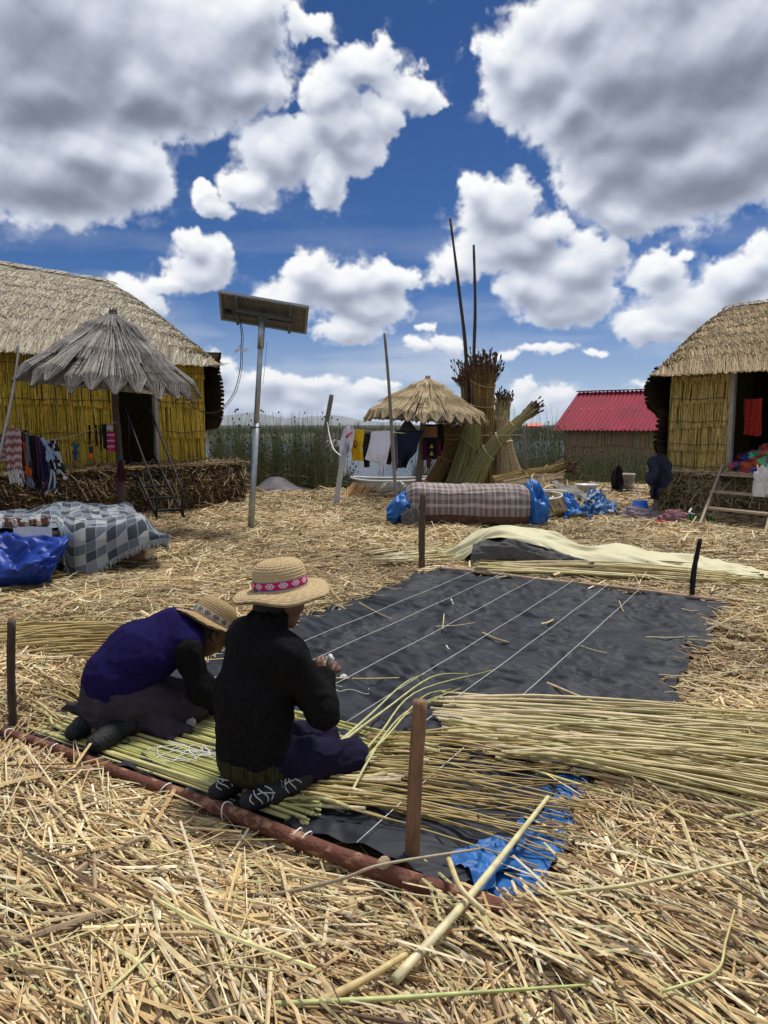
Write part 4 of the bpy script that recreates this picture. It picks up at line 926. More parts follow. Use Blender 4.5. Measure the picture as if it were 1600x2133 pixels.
for k, (x, y0, y1, lb) in enumerate(((187, 885, 925, 'leftmost thin dark strap beside the parasol post'), (200, 884, 928, 'thin dark strap between the other hanging straps'), (208, 884, 940, 'longer dark strap next to the black strap'), (216, 883, 934, 'broad black strap left of the pink doll purse'))):
    scarf('woven_strap', lb, 'brown_wool' if k < 3 else 'black_cloth', x - 2 - (k == 3) * 2, x + 2 + (k == 3) * 2, y0, y1, 10.4, 20 + k, None, 'strap', 1, gather=0)
o = scarf('doll_purse', 'pink felt doll purse with black and white head on the parasol post', 'pink', 222, 239, 899, 939, 10.42, 30, None, 'purse', 1, gather=0)
pom(at(229, 891, 10.40), .045, 'bw', o, 'head')
for y in (906, 918, 930):
    mb = MB(); mb.box(at(231, y, 10.36), (.10, .012, .022)); mb.build('stripe', MT['pink_pom'], o)
o = thing('red_tassel', 'dark red tassel with teal top hung on the parasol post', 'tassel', at(251, 952, 10.5)); pom(at(251, 955, 10.5), .035, 'teal', o, 'knot')
mb = MB(); r = np.random.default_rng(4); k = 30; A = at(251, 957, 10.5) + r.normal(0, .015, (k, 3)); B = at(252, 1002, 10.5) + np.stack([r.normal(0, .05, k), r.normal(0, .03, k), r.normal(0, .02, k)], -1); mb.straws(A, B, .012, (1, 1, 1), None, 2, 4, 1); mb.usec = False; mb.build('threads', MT['maroon_cloth'], o)

# ------------------------------------------------------------------ low table with checked blanket and blue tarpaulin
MT['brown_plaid'] = mat('brown_plaid', (.10, .055, .035), .9, .4, 14)
bed = thing('low_table', 'low wooden table under the grey checked blanket', 'table', (-3.9, 9.0, 0))
for y in (8.12, 9.88):
    m = MB(); m.beam((-5.4, y, .22), (-2.74, y, .22), .05, .13); m.build('rail', MT['wood_grey'], bed)
for x in (-5.3, -4.0, -2.80):
    for y in (8.14, 9.86): m = MB(); m.beam((x, y, -.05), (x, y, .46), .07, .07, (1, 0, 0)); m.build('leg', MT['wood_dark'], bed)
m = MB(); m.box((-4.08, 9.0, .47), (2.62, 1.78, .05)); m.build('table_top', MT['wood_grey'], bed)
mc = mat('grey_check', (.3, .3, .3), .95, bump=.2, bscale=200); nb = NB(mc); u_, v_ = nb.uv(1, 1)
i_ = nb.m_('FLOOR', u_); j_ = nb.m_('FLOOR', v_); w_ = nb.m_('FRACT', nb.m_('ADD', nb.m_('MULTIPLY', nb.m_('ADD', i_, nb.m_('MULTIPLY', j_, 2.0)), .25), nb.m_('MULTIPLY', nb.rnd(u_, v_).outputs['Value'], .22)))
cc = nb.ramp(w_, [(0, (.045, .055, .068)), (.28, (.11, .13, .155)), (.55, (.17, .20, .235)), (.78, (.30, .31, .31)), (1, (.30, .31, .31))], True)
ln = nb.m_('MAXIMUM', nb.band(u_, .0, .07), nb.band(v_, .0, .07)); nb.base(nb.mix(nb.m_('MULTIPLY', ln, .55), cc, (.36, .38, .40)))
MT['grey_check'] = mc
def blanket(u, w):
    # u across (x), w from the back of the table over the top and down the front
    x = -5.6 + 3.12 * u + .10 * w * (u - .5)
    Lb, hangL = 1.75, np.where(x > -3.55, .50 - .36 * smooth(x, -3.5, -2.5), .0) * smooth(x, -3.62, -3.42)
    d = w * (Lb + hangL)
    over = np.clip(d - Lb, 0, 9); on = np.minimum(d, Lb)
    p = np.stack([x * 2.2, on * 2.2, 0 * x], -1); nn = fnoise(p, 4, 4, .55); rid = 1 - 2 * np.abs(fnoise(p * .9 + 3, 14, 3, .5))
    z = .535 + .050 * nn + .042 * rid + .07 * np.exp(-((x + 3.4) / .5) ** 2 - ((on - .3) / .35) ** 2) + .03 * np.exp(-((x + 4.5) / .6) ** 2 - ((on - .8) / .4) ** 2)
    z = np.maximum(z, .512)
    side = smooth(x, -2.72, -2.46) * .28; z = z - side * (1 + .2 * np.sin(on * 9))
    y = 9.83 - on - .03 * np.clip(over * 9, 0, 1); k = np.clip(over / .10, 0, 1); z = z * (1 - k) + k * (.50 - over + 0 * x) ; z = np.where(over > 0, np.minimum(z, .56 - over * .98), z)
    y = y - k * (.05 + .045 * np.sin(x * 11 + 2 * nn) * np.clip(over * 3, 0, 1) + .03 * nn)
    return np.stack([x + .02 * np.sin(w * 12), y, z - side * 0], -1)
m = MB(); m.sheet(blanket, 170, 140, uvs=(30, 21)); bl = tag(m.build('checked_blanket', MT['grey_check'], None, True), 'grey checked blanket with fringe spread over the low table', 'blanket')
m = MB(); uu = np.linspace(.66, .995, 190); r = np.random.default_rng(3); A = blanket(uu, np.ones_like(uu)); B = A + np.stack([r.normal(0, .012, 190), -.01 + r.normal(0, .01, 190), -.06 * r.uniform(.7, 1.3, 190)], -1)
m.straws(A, B, .009, (1, 1, 1), None, 2, 3, 1); ww = np.linspace(.1, 1, 160); A = blanket(np.ones_like(ww), ww); B = A + np.stack([.015 + r.normal(0, .01, 160), r.normal(0, .01, 160), -.05 * r.uniform(.7, 1.3, 160)], -1); m.straws(A, B, .009, (1, 1, 1), None, 2, 3, 1); m.usec = False
MT['fringe_grey'] = mat('fringe_grey', (.30, .32, .34), .95, .15, 40); m.build('fringe', MT['fringe_grey'], bl)
m = MB(); m.sheet(lambda u, w: np.stack([-5.5 + 2.80 * u, 8.12 - .035 - .008 * np.sin(u * 40), .46 - (.30 + .05 * np.sin(u * 7)) * w], -1), 60, 8); m.sheet(lambda u, w: np.stack([-2.70 + .012 * np.sin(w * 20), 8.1 + 1.7 * w, .46 - .34 * u], -1), 8, 30)
tag(m.build('brown_cloth', MT['brown_plaid'], None, True), 'brown plaid cloth hanging below the grey checked blanket', 'cloth')
m = MB(); m.sheet(lambda u, w: np.stack([-3.98 + .36 * u, 8.03 - .01 * np.sin(u * 9) - .01 * w, .555 - .12 * w + .01 * np.sin(u * 5)], -1), 12, 5); tag(m.build('white_cloth', MT['white_bag'], None, True), 'strip of white cloth beside the blue tarpaulin on the table edge', 'cloth')
# small souvenirs on the table
MT['trinket'] = mat('trinket', (.25, .10, .06), .6, .5, 30, col2=(.05, .05, .05))
MT['trinket2'] = mat('trinket_pale', (.45, .35, .28), .6, .4, 30)
r = np.random.default_rng(12)
for i, px in enumerate((36, 41, 47, 55, 62, 69, 76, 83, 90, 97, 104, 111)):
    c = at(px, 1098 + (i % 3) * 2, 8.12); h = .05 + .05 * r.random() + (.05 if i == 1 else 0); m = MB(); m.lathe([(0, 0), (.022, 0), (.028, h * .35), (.016, h * .6), (.022, h * .8), (.012, h), (0, h)], 10, o=(c[0], 8.10 + .05 * r.random(), .555)); tag(m.build('clay_figurine', MT['trinket' if i % 3 else 'trinket2'], None, True), 'tiny clay souvenir in the row between tarpaulin and checked blanket', 'souvenir', 'souvenirs on the table')
MT['blue_tarp'] = mat('blue_tarp', (.005, .034, .23), .46, .25, 5, spec=.32, bump=.15, bscale=16, crease=7, cstr=.45)
MT['blue_tarp2'] = mat('blue_tarp_light', (.012, .12, .40), .45, .2, 5, spec=.4, bump=.25, bscale=14, crease=10, cstr=.7)
def crumple(p, seed, f=3.0, a=.05): return a * (1 - 2.2 * np.abs(fnoise(p * f, seed, 4, .5))) + a * .6 * fnoise(p * f * 2.3, seed + 5, 3)
def bt(u, w):
    x = -5.5 + 2.0 * u; t = w
    y0 = 8.22; z = .60 - .18 * smooth(u, .35, .8) + 0 * t
    zz = np.where(t < .3, z + .02, z - (t - .3) / .7 * (z - .02) * (.55 + .45 * smooth(u, .50, .72)))
    y = y0 - .15 * smooth(t, .1, .35) - .42 * smooth(t, .25, 1.0) * smooth(u, .45, .75) - .12 * np.sin(t * math.pi) * (.5 + smooth(u, .4, .8))
    bulge = smooth(u, .62, .78) * (1 - smooth(u, .94, 1.0)); y = y - .18 * bulge * np.sin(np.clip(t, 0, 1) * math.pi)
    x = x - .10 * (1 - bulge) * t + .06 * np.sin(t * 5)
    p = np.stack([u * 3.2, t * 1.3, 0 * u], -1); c = crumple(p, 8, 1.7, .045) + crumple(np.stack([u * 5.5 + .8 * vnoise(p * 2, 5), t * .9, 0 * u], -1), 18, 2.6, .055) + crumple(p + 4, 28, 6.0, .018)
    return np.stack([x + c * .3, y - c * .8, np.maximum(zz + c * .5, .015)], -1)
m = MB(); m.sheet(bt, 90, 60); tag(m.build('blue_tarpaulin', MT['blue_tarp'], None, True), 'shiny dark blue tarpaulin bunched at the corner of the low table', 'tarpaulin')
m = MB(); m.tube(arc([g(95, 1232) + V3(0, -.02, .03), at(92, 1205, 7.35), at(95, 1192, 7.38)], 8), .013, 6, col=(.55, .42, .22)); tag(m.build('loose_reed', MT['reed'], None, True), 'short reed stub leaning on the blue tarpaulin by the table', 'reed')

def swing(objs, piv, deg):
    """turn finished things about a vertical axis"""
    Mr = Matrix.Translation(Vector((*piv, 0))) @ Matrix.Rotation(R(deg), 4, 'Z') @ Matrix.Translation(Vector((-piv[0], -piv[1], 0)))
    for o in objs:
        q = Mr @ Vector(o.location); o.location = q; o.rotation_euler.z += R(deg)
swing([bed, bl] + [o for o in bpy.data.objects if o.parent is None and o.name.split('.')[0] in ('brown_cloth', 'white_cloth', 'clay_figurine', 'blue_tarpaulin')], (-2.62, 8.2), 24)

# ------------------------------------------------------------------ long load under a brown plaid blanket
mp_ = mat('plaid_brown', (.3, .2, .2), .95, bump=.15, bscale=150); nb = NB(mp_); u_, v_ = nb.uv(1, 1)
f1 = nb.m_('ADD', nb.m_('MULTIPLY', nb.band(u_, 0, .30), .34), nb.m_('MULTIPLY', nb.band(v_, 0, .30), .34)); f2 = nb.m_('ADD', nb.band(nb.m_('ADD', u_, .43), 0, .10), nb.band(nb.m_('ADD', v_, .43), 0, .10))
nb.base(nb.mix(nb.m_('MULTIPLY', f2, .40, clamp=True), nb.mix(f1, (.16, .115, .105), (.42, .385, .375)), (.58, .55, .55)))
MT['plaid_brown'] = mp_
load = thing('plaid_covered_load', 'long load covered with a brown and white plaid blanket', 'covered load', (1.42, 11.5, 0))
def pl(u, w, ext=0.0, inf=0.0):
    x = .34 + 1.93 * u; a = -.35 + w * (math.pi + .55)            # round the section from the rear over the top to the front underside
    ry = (.46 + inf) * (1 - .06 * np.cos(u * 6)); rz = (.335 + inf)
    ca, sa = np.cos(a), np.sin(a); pw = .62
    y = 11.55 + ry * np.sign(ca) * np.abs(ca) ** pw; z = .37 - .05 * u + rz * np.sign(sa) * np.abs(sa) ** pw
    e_ = 1 - .30 * (np.clip(np.abs(u - .5) * 2 - .86, 0, 1) / .14) ** 2
    z = .36 + (z - .36) * e_; y = 11.55 + (y - 11.55) * e_
    p = np.stack([x * 1.6, a * .9, 0 * x], -1); z = z + .030 * fnoise(p, 6, 3) + .012 * (1 - 2 * np.abs(fnoise(p * np.array([1.2, 3, 1]), 16, 3))); y = y - .040 * fnoise(p + 9, 7, 3) - .012 * (1 - 2 * np.abs(fnoise(p * np.array([2.5, 1.2, 1]), 26, 3)))
    return np.stack([x, y, z], -1)
m = MB(); m.sheet(lambda u, w: pl(u, w), 80, 50, uvs=(11, 6)); m.build('plaid_blanket', MT['plaid_brown'], load, True)
m = MB(); m.sheet(lambda u, w: pl(.02 + .96 * u, w * 1.12, inf=-.02), 40, 40); m.build('bundle', MT['brown_plaid'], load, True)
for x in (.50, 2.05):
    for y in (11.3, 11.8): m = MB(); m.beam((x, y, -.05), (x + .03, y, .22), .06, .08, (1, 0, 0)); m.build('leg', MT['wood_dark'], load)
m = MB(); m.beam((.45, 11.35, .16), (2.15, 11.35, .12), .06, .05); m.build('rail', MT['wood_dark'], load)
def tarp_end(lbl, x0, x1, zc, seed, h, sag):
    def fn(u, w):
        a = w * 2 * math.pi; t = u; x = x0 + (x1 - x0) * t; rr = (.20 + .10 * np.sin(t * math.pi)) * (1 - .35 * t)
        p = np.stack([np.cos(a) * 1.4, np.sin(a) * 1.4, t * 2.2], -1); c = 1 + .30 * (1 - 2 * np.abs(fnoise(p, seed, 4))) 
        return np.stack([x + .02 * c, 11.42 + rr * 1.0 * np.cos(a) * c, np.maximum(zc + sag * t + rr * h * np.sin(a) * c, .03)], -1)
    m = MB(); m.sheet(fn, 36, 44); m.add([fn(np.array([1.0]), np.array([q / 12]))[0] for q in range(12)], t=[(0, i, i + 1) for i in range(1, 11)]); tag(m.build('blue_tarpaulin', MT['blue_tarp2'], None, True), lbl, 'tarpaulin')
tarp_end('bright blue tarpaulin flap poking out at the left end of the plaid load', .42, .02, .42, 4, .75, -.20)
tarp_end('crumpled bright blue tarpaulin at the right end of the plaid load', 2.18, 2.52, .38, 9, 1.35, -.12)
MT['grey_rag'] = mat('grey_rag', (.10, .095, .09), .95, .3, 10, bump=.2)
tag(heap(g(860, 1108), .16, .13, .34, 5, ex=.5, rough=.3).build('dark_sack', MT['grey_rag'], None, True), 'dark crumpled sack under the left end of the plaid load', 'sack')
tag(heap(g(815, 1110), .07, .06, .05, 5).build('white_scrap', MT['white_bag'], None, True), 'small white scrap on the straw near the thin pole foot', 'scrap')

# ------------------------------------------------------------------ standing reed bundles
def reed_sheaf(label, pts, radii, pal, k, seed, ties, tops=None, flare=0.0, group='standing reed bundles', stuffname='stalks', wid=.014):
    r = np.random.default_rng(seed); P = arc(pts, 7); RR = np.interp(np.linspace(0, 1, 7), np.linspace(0, 1, len(radii)), radii)
    root = thing('reed_bundle', label, 'reed bundle', P[0], group); T = nz(np.gradient(P, axis=0)); X = nz(np.cross(T, (0, 1, .02))); Y = np.cross(X, T)
    a = r.uniform(0, 2 * math.pi, k); q = np.sqrt(r.random(k)) * .45 + .55
    m = MB(); c = pal[r.integers(0, len(pal), k)] * (1 + r.normal(0, .14, (k, 1)))
    S = [P[i] + (X[i] * np.cos(a + .12 * i * 0)[:, None] + Y[i] * np.sin(a)[:, None]) * (q * RR[i])[:, None] + r.normal(0, .006, (k, 3)) for i in range(7)]
    end = r.integers(5, 7, k)
    for i in range(6):
        sel = np.ones(k, bool) if i < 5 else end == 6
        B = S[i + 1][sel] if i < 5 else S[i + 1][sel] + r.normal(0, .04, (sel.sum(), 3))
        m.straws(S[i][sel], B, wid, c[sel], None, 2, 3, .9)
    m.build(stuffname, MT['straw_dull'], root, kind='stuff')
    m = MB(); m.tube(P[:6], RR[:6] * .62, 10); m.build('core', MT['roof_core'], root, True)
    for f in ties:
        i = f * 6; j = int(min(i, 5)); c0 = P[j] + (P[j + 1] - P[j]) * (i - j); r0 = RR[j] + (RR[j + 1] - RR[j]) * (i - j)
        aa = np.linspace(0, 2 * math.pi, 25); tl = r.normal(0, .25, 2)
        m = MB(); m.tube(c0 + (X[j] * np.cos(aa)[:, None] + Y[j] * np.sin(aa)[:, None]) * (r0 * 1.03 + .006) + T[j] * (tl[0] * np.cos(aa) * r0 + tl[1] * np.sin(aa) * r0)[:, None], .014, 5, cap=False, col=pal.max(0)); m.build('tie', MT['straw_dull'], root, True)
    if tops is not None:
        n_, ln_, sp_ = tops; m = MB(); a = r.uniform(0, 6.28, n_); qq = np.sqrt(r.random(n_)) * RR[-1] * .95
        A = P[-2] + (X[-1] * np.cos(a)[:, None] + Y[-1] * np.sin(a)[:, None]) * qq[:, None]; B = A + (P[-1] - P[-2]) * r.uniform(.7, 1.25, (n_, 1)) + (X[-1] * np.cos(a)[:, None] + Y[-1] * np.sin(a)[:, None]) * (qq * sp_ * r.uniform(.2, 1.6, n_))[:, None] + r.normal(0, .03, (n_, 3))
        B = B + T[-1] * (ln_ * r.random(n_) ** 3)[:, None]
        m.straws(A, B, .011, np.array([(.10, .062, .035), (.15, .10, .055), (.20, .14, .075)])[r.integers(0, 3, n_)], r.normal(0, .02, (n_, 3)), 3, 3, 1)
        h = r.random(n_) < .8; d = nz(B - A); m.straws(B[h] - d[h] * .02, B[h] + d[h] * .05, .034, np.array([(.075, .042, .024)]) * np.ones((h.sum(), 1)), None, 2, 4, 1, cap=True)
        m.build('seed_heads', MT['straw_dull'], root, kind='stuff')
    return root
MT['roof_core'] = mat('bundle_core', (.16, .12, .055), .9, .3, 14)
GRN = np.array([(.36, .34, .13), (.42, .38, .17), (.30, .27, .10), (.48, .42, .20), (.33, .28, .12)])
OLD = np.array([(.30, .20, .075), (.24, .15, .055), (.36, .25, .10), (.19, .11, .045), (.33, .24, .09)])
DKB = np.array([(.10, .07, .045), (.14, .10, .06), (.075, .05, .032), (.18, .135, .08)])
YS = 17.4
def S(*a): return [at(x, y, Y) for x, y, Y in a]
reed_sheaf('tall reed bundle with dark brown seed tops, foremost of the tall pair', S((997, 1010, YS), (1003, 920, YS), (1006, 830, YS), (1005, 775, YS)), (.38, .27, .26, .30), OLD, 480, 61, (.38, .62, .86), (420, .45, .5))
reed_sheaf('tall dark-topped reed bundle standing behind, nearer the bare poles', S((972, 1010, YS + .5), (978, 920, YS + .5), (982, 830, YS + .5), (980, 790, YS + .5)), (.36, .26, .24, .26), OLD, 400, 62, (.4, .7), (300, .45, .6))
reed_sheaf('broad green bottomed reed bundle beside the tan parasol', S((962, 1015, YS - .3), (978, 950, YS - .2), (988, 890, YS - .1), (990, 860, YS)), (.40, .32, .20, .17), GRN, 420, 63, (.45, .80))
reed_sheaf('leaning reed bundle with brushy tip pointing up to the right', S((978, 1014, YS - .6), (1015, 945, YS - .6), (1060, 895, YS - .6), (1112, 852, YS - .6)), (.30, .18, .13, .07), GRN, 340, 64, (.35, .52, .74), (80, .2, .9))
reed_sheaf('upright pale reed bundle with frayed top behind the leaning one', S((1030, 1010, YS + .2), (1036, 940, YS + .2), (1044, 880, YS + .2), (1049, 830, YS + .2)), (.30, .22, .20, .14), np.vstack([GRN, TAN]), 320, 65, (.4, .72), (110, .2, .6))
reed_sheaf('short dry tan reed bundle flaring at its foot', S((1062, 1005, YS), (1053, 950, YS), (1047, 900, YS), (1045, 870, YS)), (.36, .24, .15, .12), TAN, 300, 66, (.5,))
reed_sheaf('dark old reed bundle slumped beside the parasol post', S((905, 1008, YS + .1), (928, 965, YS), (938, 920, YS), (945, 890, YS)), (.24, .22, .26, .28), OLD, 300, 67, (.4, .75))
reed_sheaf('dark brown withered reed bundle hanging under the parasol rim', S((925, 990, YS + .4), (928, 940, YS + .4), (932, 905, YS + .4), (940, 880, YS + .4)), (.16, .22, .30, .34), DKB, 340, 68, (.5,), (60, .2, 1.0))
# bundles lying down
reed_sheaf('brown reed bundle lying behind the plaid load, tips to the right', S((1030, 1012, 14.6), (1085, 1000, 14.6), (1130, 988, 14.4), (1180, 972, 14.2)), (.20, .20, .14, .08), OLD, 300, 69, (.45, .72), (60, .2, .9), group='lying reed bundles')
reed_sheaf('brown reed bundle lying lower with frayed ends above the rope coil', S((1050, 1022, 13.8), (1100, 1012, 13.8), (1140, 1005, 13.6), (1170, 1002, 13.5)), (.20, .20, .16, .12), np.vstack([OLD, TAN]), 280, 70, (.5,), group='lying reed bundles')
reed_sheaf('upright sheaf of cut straw beside the crumpled blue tarpaulin', S((1150, 1085, 12.2), (1135, 1050, 12.4), (1118, 1018, 12.8)), (.36, .30, .20), PAL[:6], 460, 71, (.55,), group='lying reed bundles')
q = [at(1112 + 40 * math.cos(t) + 3 * t, 1034 + 9 * math.sin(t) - .4 * t, 12.1 - .1 * math.sin(t)) for t in np.linspace(0, 12, 26)]
cord('rope_coil', 'pale rope coil looped over the cut straw sheaf', q, .014, 'cord_white', None, 'rope', 90)

# ------------------------------------------------------------------ growing totora reeds
def reeds(name, label, n, xf, y0, y1, h0, h1, seed, heads=.3, lean=.10, wid=.016, zb=-.35, dark=1.0, tall=.06):
    r = np.random.default_rng(seed); m = MB(); y = r.uniform(y0, y1, n); x = xf(y, r.random(n)); h = np.where(r.random(n) < tall, r.uniform(h1, h1 * 1.32, n), r.uniform(h0, h1, n) * (1 - .25 * r.random(n) ** 3))
    A = np.stack([x, y, np.full(n, zb)], -1); az_ = r.uniform(0, 6.28, n); ln_ = np.abs(r.normal(0, lean, n)) * h
    B = A + np.stack([np.cos(az_) * ln_, np.sin(az_) * ln_, h], -1); bend = np.stack([-np.cos(az_) * ln_ * .18, -np.sin(az_) * ln_ * .18, .03 * h], -1)
    pal = np.array([(.085, .115, .042), (.12, .145, .056), (.065, .090, .034), (.17, .17, .07), (.30, .25, .13), (.10, .115, .044)]) * dark
    c = pal[r.choice(6, n, p=(.25, .22, .2, .15, .08, .10))] * (1 + r.normal(0, .18, (n, 1)))
    m.straws(A, B, wid, c, bend, 4, 3, .7, taper=.35)
    # broken, folded stems
    k = n // 9; i = r.integers(0, n, k); M_ = A[i] + (B[i] - A[i]) * r.uniform(.35, .7, (k, 1)); E_ = M_ + np.stack([r.normal(0, .45, k), r.normal(0, .3, k), -r.random(k) * .5], -1); m.straws(M_, E_, wid * .8, np.array([(.17, .145, .07)]) * (1 + r.normal(0, .3, (k, 1))), None, 2, 3, .7)
    hd = r.random(n) < heads; d = nz(B - A)[hd]; q = B[hd] - V3(0, 0, .02); m.straws(q, q + d * .05, .042, np.array([(.045, .032, .020)]) * np.ones((hd.sum(), 1)), None, 2, 4, 1, cap=True)
    o = m.build(name, MT['blade'], None, False, 'stuff'); o['label'] = label; return o
reeds('growing_reeds', 'tall green totora reeds growing behind the solar panel pole', 5600, lambda y, q: (-.235 + .165 * q) * y + .15 * np.sin(q * 40), 17.3, 21.8, 1.0, 1.80, 81, .07, .11)
reeds('growing_reeds', 'sparse green reeds beside the leaning grey post', 500, lambda y, q: (-.10 + .055 * q) * y, 17.6, 19.6, .3, .95, 82, .10, .22)
reeds('growing_reeds', 'green reeds growing behind the reed bundles and washing', 800, lambda y, q: (.038 + .09 * q) * y, 18.9, 20.6, .5, 1.25, 83, .05, .18)
reeds('growing_reeds', 'dark green reeds along the shore in front of the red-roofed hut', 3600, lambda y, q: (.175 + .215 * q) * y, 18.8, 23.0, .6, 1.2, 84, .05, .18)
reeds('growing_reeds', 'tall thin reeds between leaning bundle and red-roofed hut', 600, lambda y, q: (.175 + .065 * q) * y, 20, 25, 1.2, 1.95, 85, .12, .12)
reeds('growing_reeds', 'reeds fringing the open water at the washing line', 200, lambda y, q: (-.058 + .014 * q) * y, 18.0, 19, .3, .9, 86, .05, .25)
reeds('far_reeds', 'far olive reed bed across the lake', 9000, lambda y, q: (-.30 + .85 * q) * y, 93, 125, 1.3, 2.0, 87, .0, .05, .10, -.4, .8)

# ------------------------------------------------------------------ boat, firewood, small things at the shore
MT['boat_white'] = mat('boat_white', (.52, .52, .49), .5, .12, 4, spec=.4)
MT['boat_grey'] = mat('boat_grey', (.28, .29, .28), .6, .2, 5)
def boat():
    c = at(800, 1010, 18.35); root = thing('boat', 'small white boat moored behind the straw bank', 'boat', (c[0], c[1], -.35))
    L, W, H = 1.95, 1.15, .66
    def hull(inset, z0, z1):
        def fn(u, w):
            a = u * 2 * math.pi; x = np.cos(a); y = np.sin(a); k = .70 + .30 * w
            return np.stack([c[0] + .15 + (L / 2 * k - inset) * np.sign(x) * np.abs(x) ** .55, c[1] + (W / 2 * k - inset) * np.sign(y) * np.abs(y) ** .8, -.42 + z0 + (z1 - z0) * w + .06 * x * x * w], -1)
        return fn
    m = MB(); m.sheet(hull(0, 0, H), 64, 8); m.build('hull', MT['boat_white'], root, True)
    m = MB(); m.sheet(hull(.07, .12, H), 64, 6); m.build('inner_hull', MT['boat_grey'], root, True)
    m = MB(); f = hull(.01, 0, H); a = np.linspace(0, 1, 90); m.tube(f(a, np.ones_like(a)) + V3(0, 0, .01), .035, 8, cap=False); m.build('gunwale', MT['boat_white'], root, True)
    m = MB(); m.box(c + V3(.1, 0, .05 - c[2]), (.28, 1.0, .04)); m.build('bench', MT['boat_grey'], root)
    mk = mat('boat_mark', (.05, .10, .20), .5); fy = c[1] - W / 2 - .005
    for dx in (0, .11):
        for dz in (0, .085): m = MB(); m.box((c[0] + .02 + dx, fy + .03 * (dz < .01) + .02, .02 + dz), (.09, .02, .065)); m.build('blue_mark', mk, root)
boat()
r = np.random.default_rng(8)
MT['firewood'] = mat('firewood', (.50, .27, .12), .8, .3, 8, stretch=(1, 1, 1), bump=.3, bscale=30)
for i, (x0, y0, x1, y1, lb) in enumerate(((720, 1038, 742, 1008, 'leftmost split firewood plank propped on the straw bank'), (728, 1042, 750, 1013, 'pale firewood plank second from the left on the bank'), (738, 1044, 757, 1014, 'wide reddish firewood plank in the middle of the stack'), (746, 1045, 764, 1016, 'firewood plank right of the wide reddish one'), (753, 1040, 769, 1018, 'rightmost thin firewood plank on the bank'))):
    a = at(x0, y0, 15.1); b = at(x1, y1, 15.35); m = MB(); w = .10 + .05 * r.random()
    m.beam(a, b, w, .06 + .02 * r.random(), V3(.25 * r.normal(), -.6, 1)); v = m.v[0]; m.v[0] = v + r.normal(0, .012, v.shape); tag(m.build('firewood_plank', MT['firewood'], None), lb, 'firewood', 'split firewood planks on the bank')
tag(heap(at(775, 1040, 15.2), .10, .08, .18, 3, ex=.4).build('brown_block', MT['wood_brown'], None, True), 'dark brown wooden block beside the firewood planks', 'block')
tag(heap(at(822, 1020, 17.0) - V3(0, 0, .08), .26, .18, .26, 7, ex=.7, rough=.35).build('white_sack', MT['white_bag'], None, True), 'slumped white sack in front of the moored boat', 'sack')
m = MB(); m.sheet(lambda u, w: np.stack([-3.05 + 1.55 * u, 16.6 + 1.2 * w, .06 + .34 * np.exp(-((u - .35) / .3) ** 2) * np.sin(w * math.pi * .9) + .03 * fnoise(np.stack([u * 5, w * 4, 0 * u], -1), 3, 3)], -1), 40, 26)
MT['purple_grey'] = mat('purple_grey_sheet', (.13, .115, .13), .7, .25, 8, bump=.2); tag(m.build('grey_sheet', MT['purple_grey'], None, True), 'grey plastic sheet draped on the ground behind the solar pole', 'sheet')
pole('fallen_log', 'brown log lying across the grey sheet behind the solar pole', [at(478, 1004, 16.4), at(530, 1018, 16.2), at(600, 1045, 15.6)], .05, .06, 'wood_brown', cat='log', seed=9)
tag(heap(at(500, 1003, 17.2) - V3(0, 0, .03), .18, .10, .10, 4).build('blue_bag', MT['blue_tarp2'], None, True), 'small blue bag lying at the end of the brown log', 'bag')
tag(heap(at(610, 1030, 17.6) - V3(0, 0, .06), .45, .2, .14, 11, rough=.4).build('dark_cloth', MT['grey_rag'], None, True), 'dark cloth heap at the foot of the reeds', 'cloth')
m = MB(); m.beam(g(620, 1090) + V3(0, 0, .06), g(700, 1075) + V3(0, 0, .06), .16, .03); tag(m.build('grey_board', MT['wood_grey'], None), 'weathered grey board half buried in straw right of the solar pole', 'board')

# far small island with posts, far orange hut
MT['grey_reed'] = mat('grey_reed', (.20, .185, .16), .9, .3, 2, bump=.5)
m = MB(); m.sheet(lambda u, w: np.stack([-6.4 + 6.0 * u, 62 + 8 * w, -.40 + (.55 + .08 * np.sin(u * 31) + .15 * fnoise(np.stack([u * 9, w * 4, 0 * u], -1), 3, 3)) * smooth(w, 0, .12) * smooth(u, 0, .06) * (1 - smooth(u, .94, 1))], -1), 60, 20); o = m.build('far_reed_island', MT['grey_reed'], None, True); tag(o, 'low grey reed islet across the water left of the washing', 'islet')
for i, (x, h) in enumerate(((668, 893), (678, 905), (700, 900), (715, 908))):
    b = at(x, 925, 64); m = MB(); m.tube([(b[0], 64, -.3), (b[0] + .2 * (i - 1), 64, at(x, h, 64)[2])], .06, 6); m.build('post', MT['wood_pole'], o)
m = MB(); b = at(1112, 902, 150); m.box((b[0], 150, .6), (2.6, 2, 1.6)); far = tag(m.build('far_orange_hut', MT['orange_tarp'], None), 'tiny orange hut on the far shore right of the reed bundles', 'hut')
m = MB(); m.add([(b[0] - 1.5, 148.8, 1.4), (b[0] + 1.5, 148.8, 1.4), (b[0] + 1.5, 150, 2.0), (b[0] - 1.5, 150, 2.0), (b[0] - 1.5, 151.2, 1.4), (b[0] + 1.5, 151.2, 1.4)], [(0, 1, 2, 3), (3, 2, 5, 4)]); m.build('roof', MT['orange_tarp'], far)

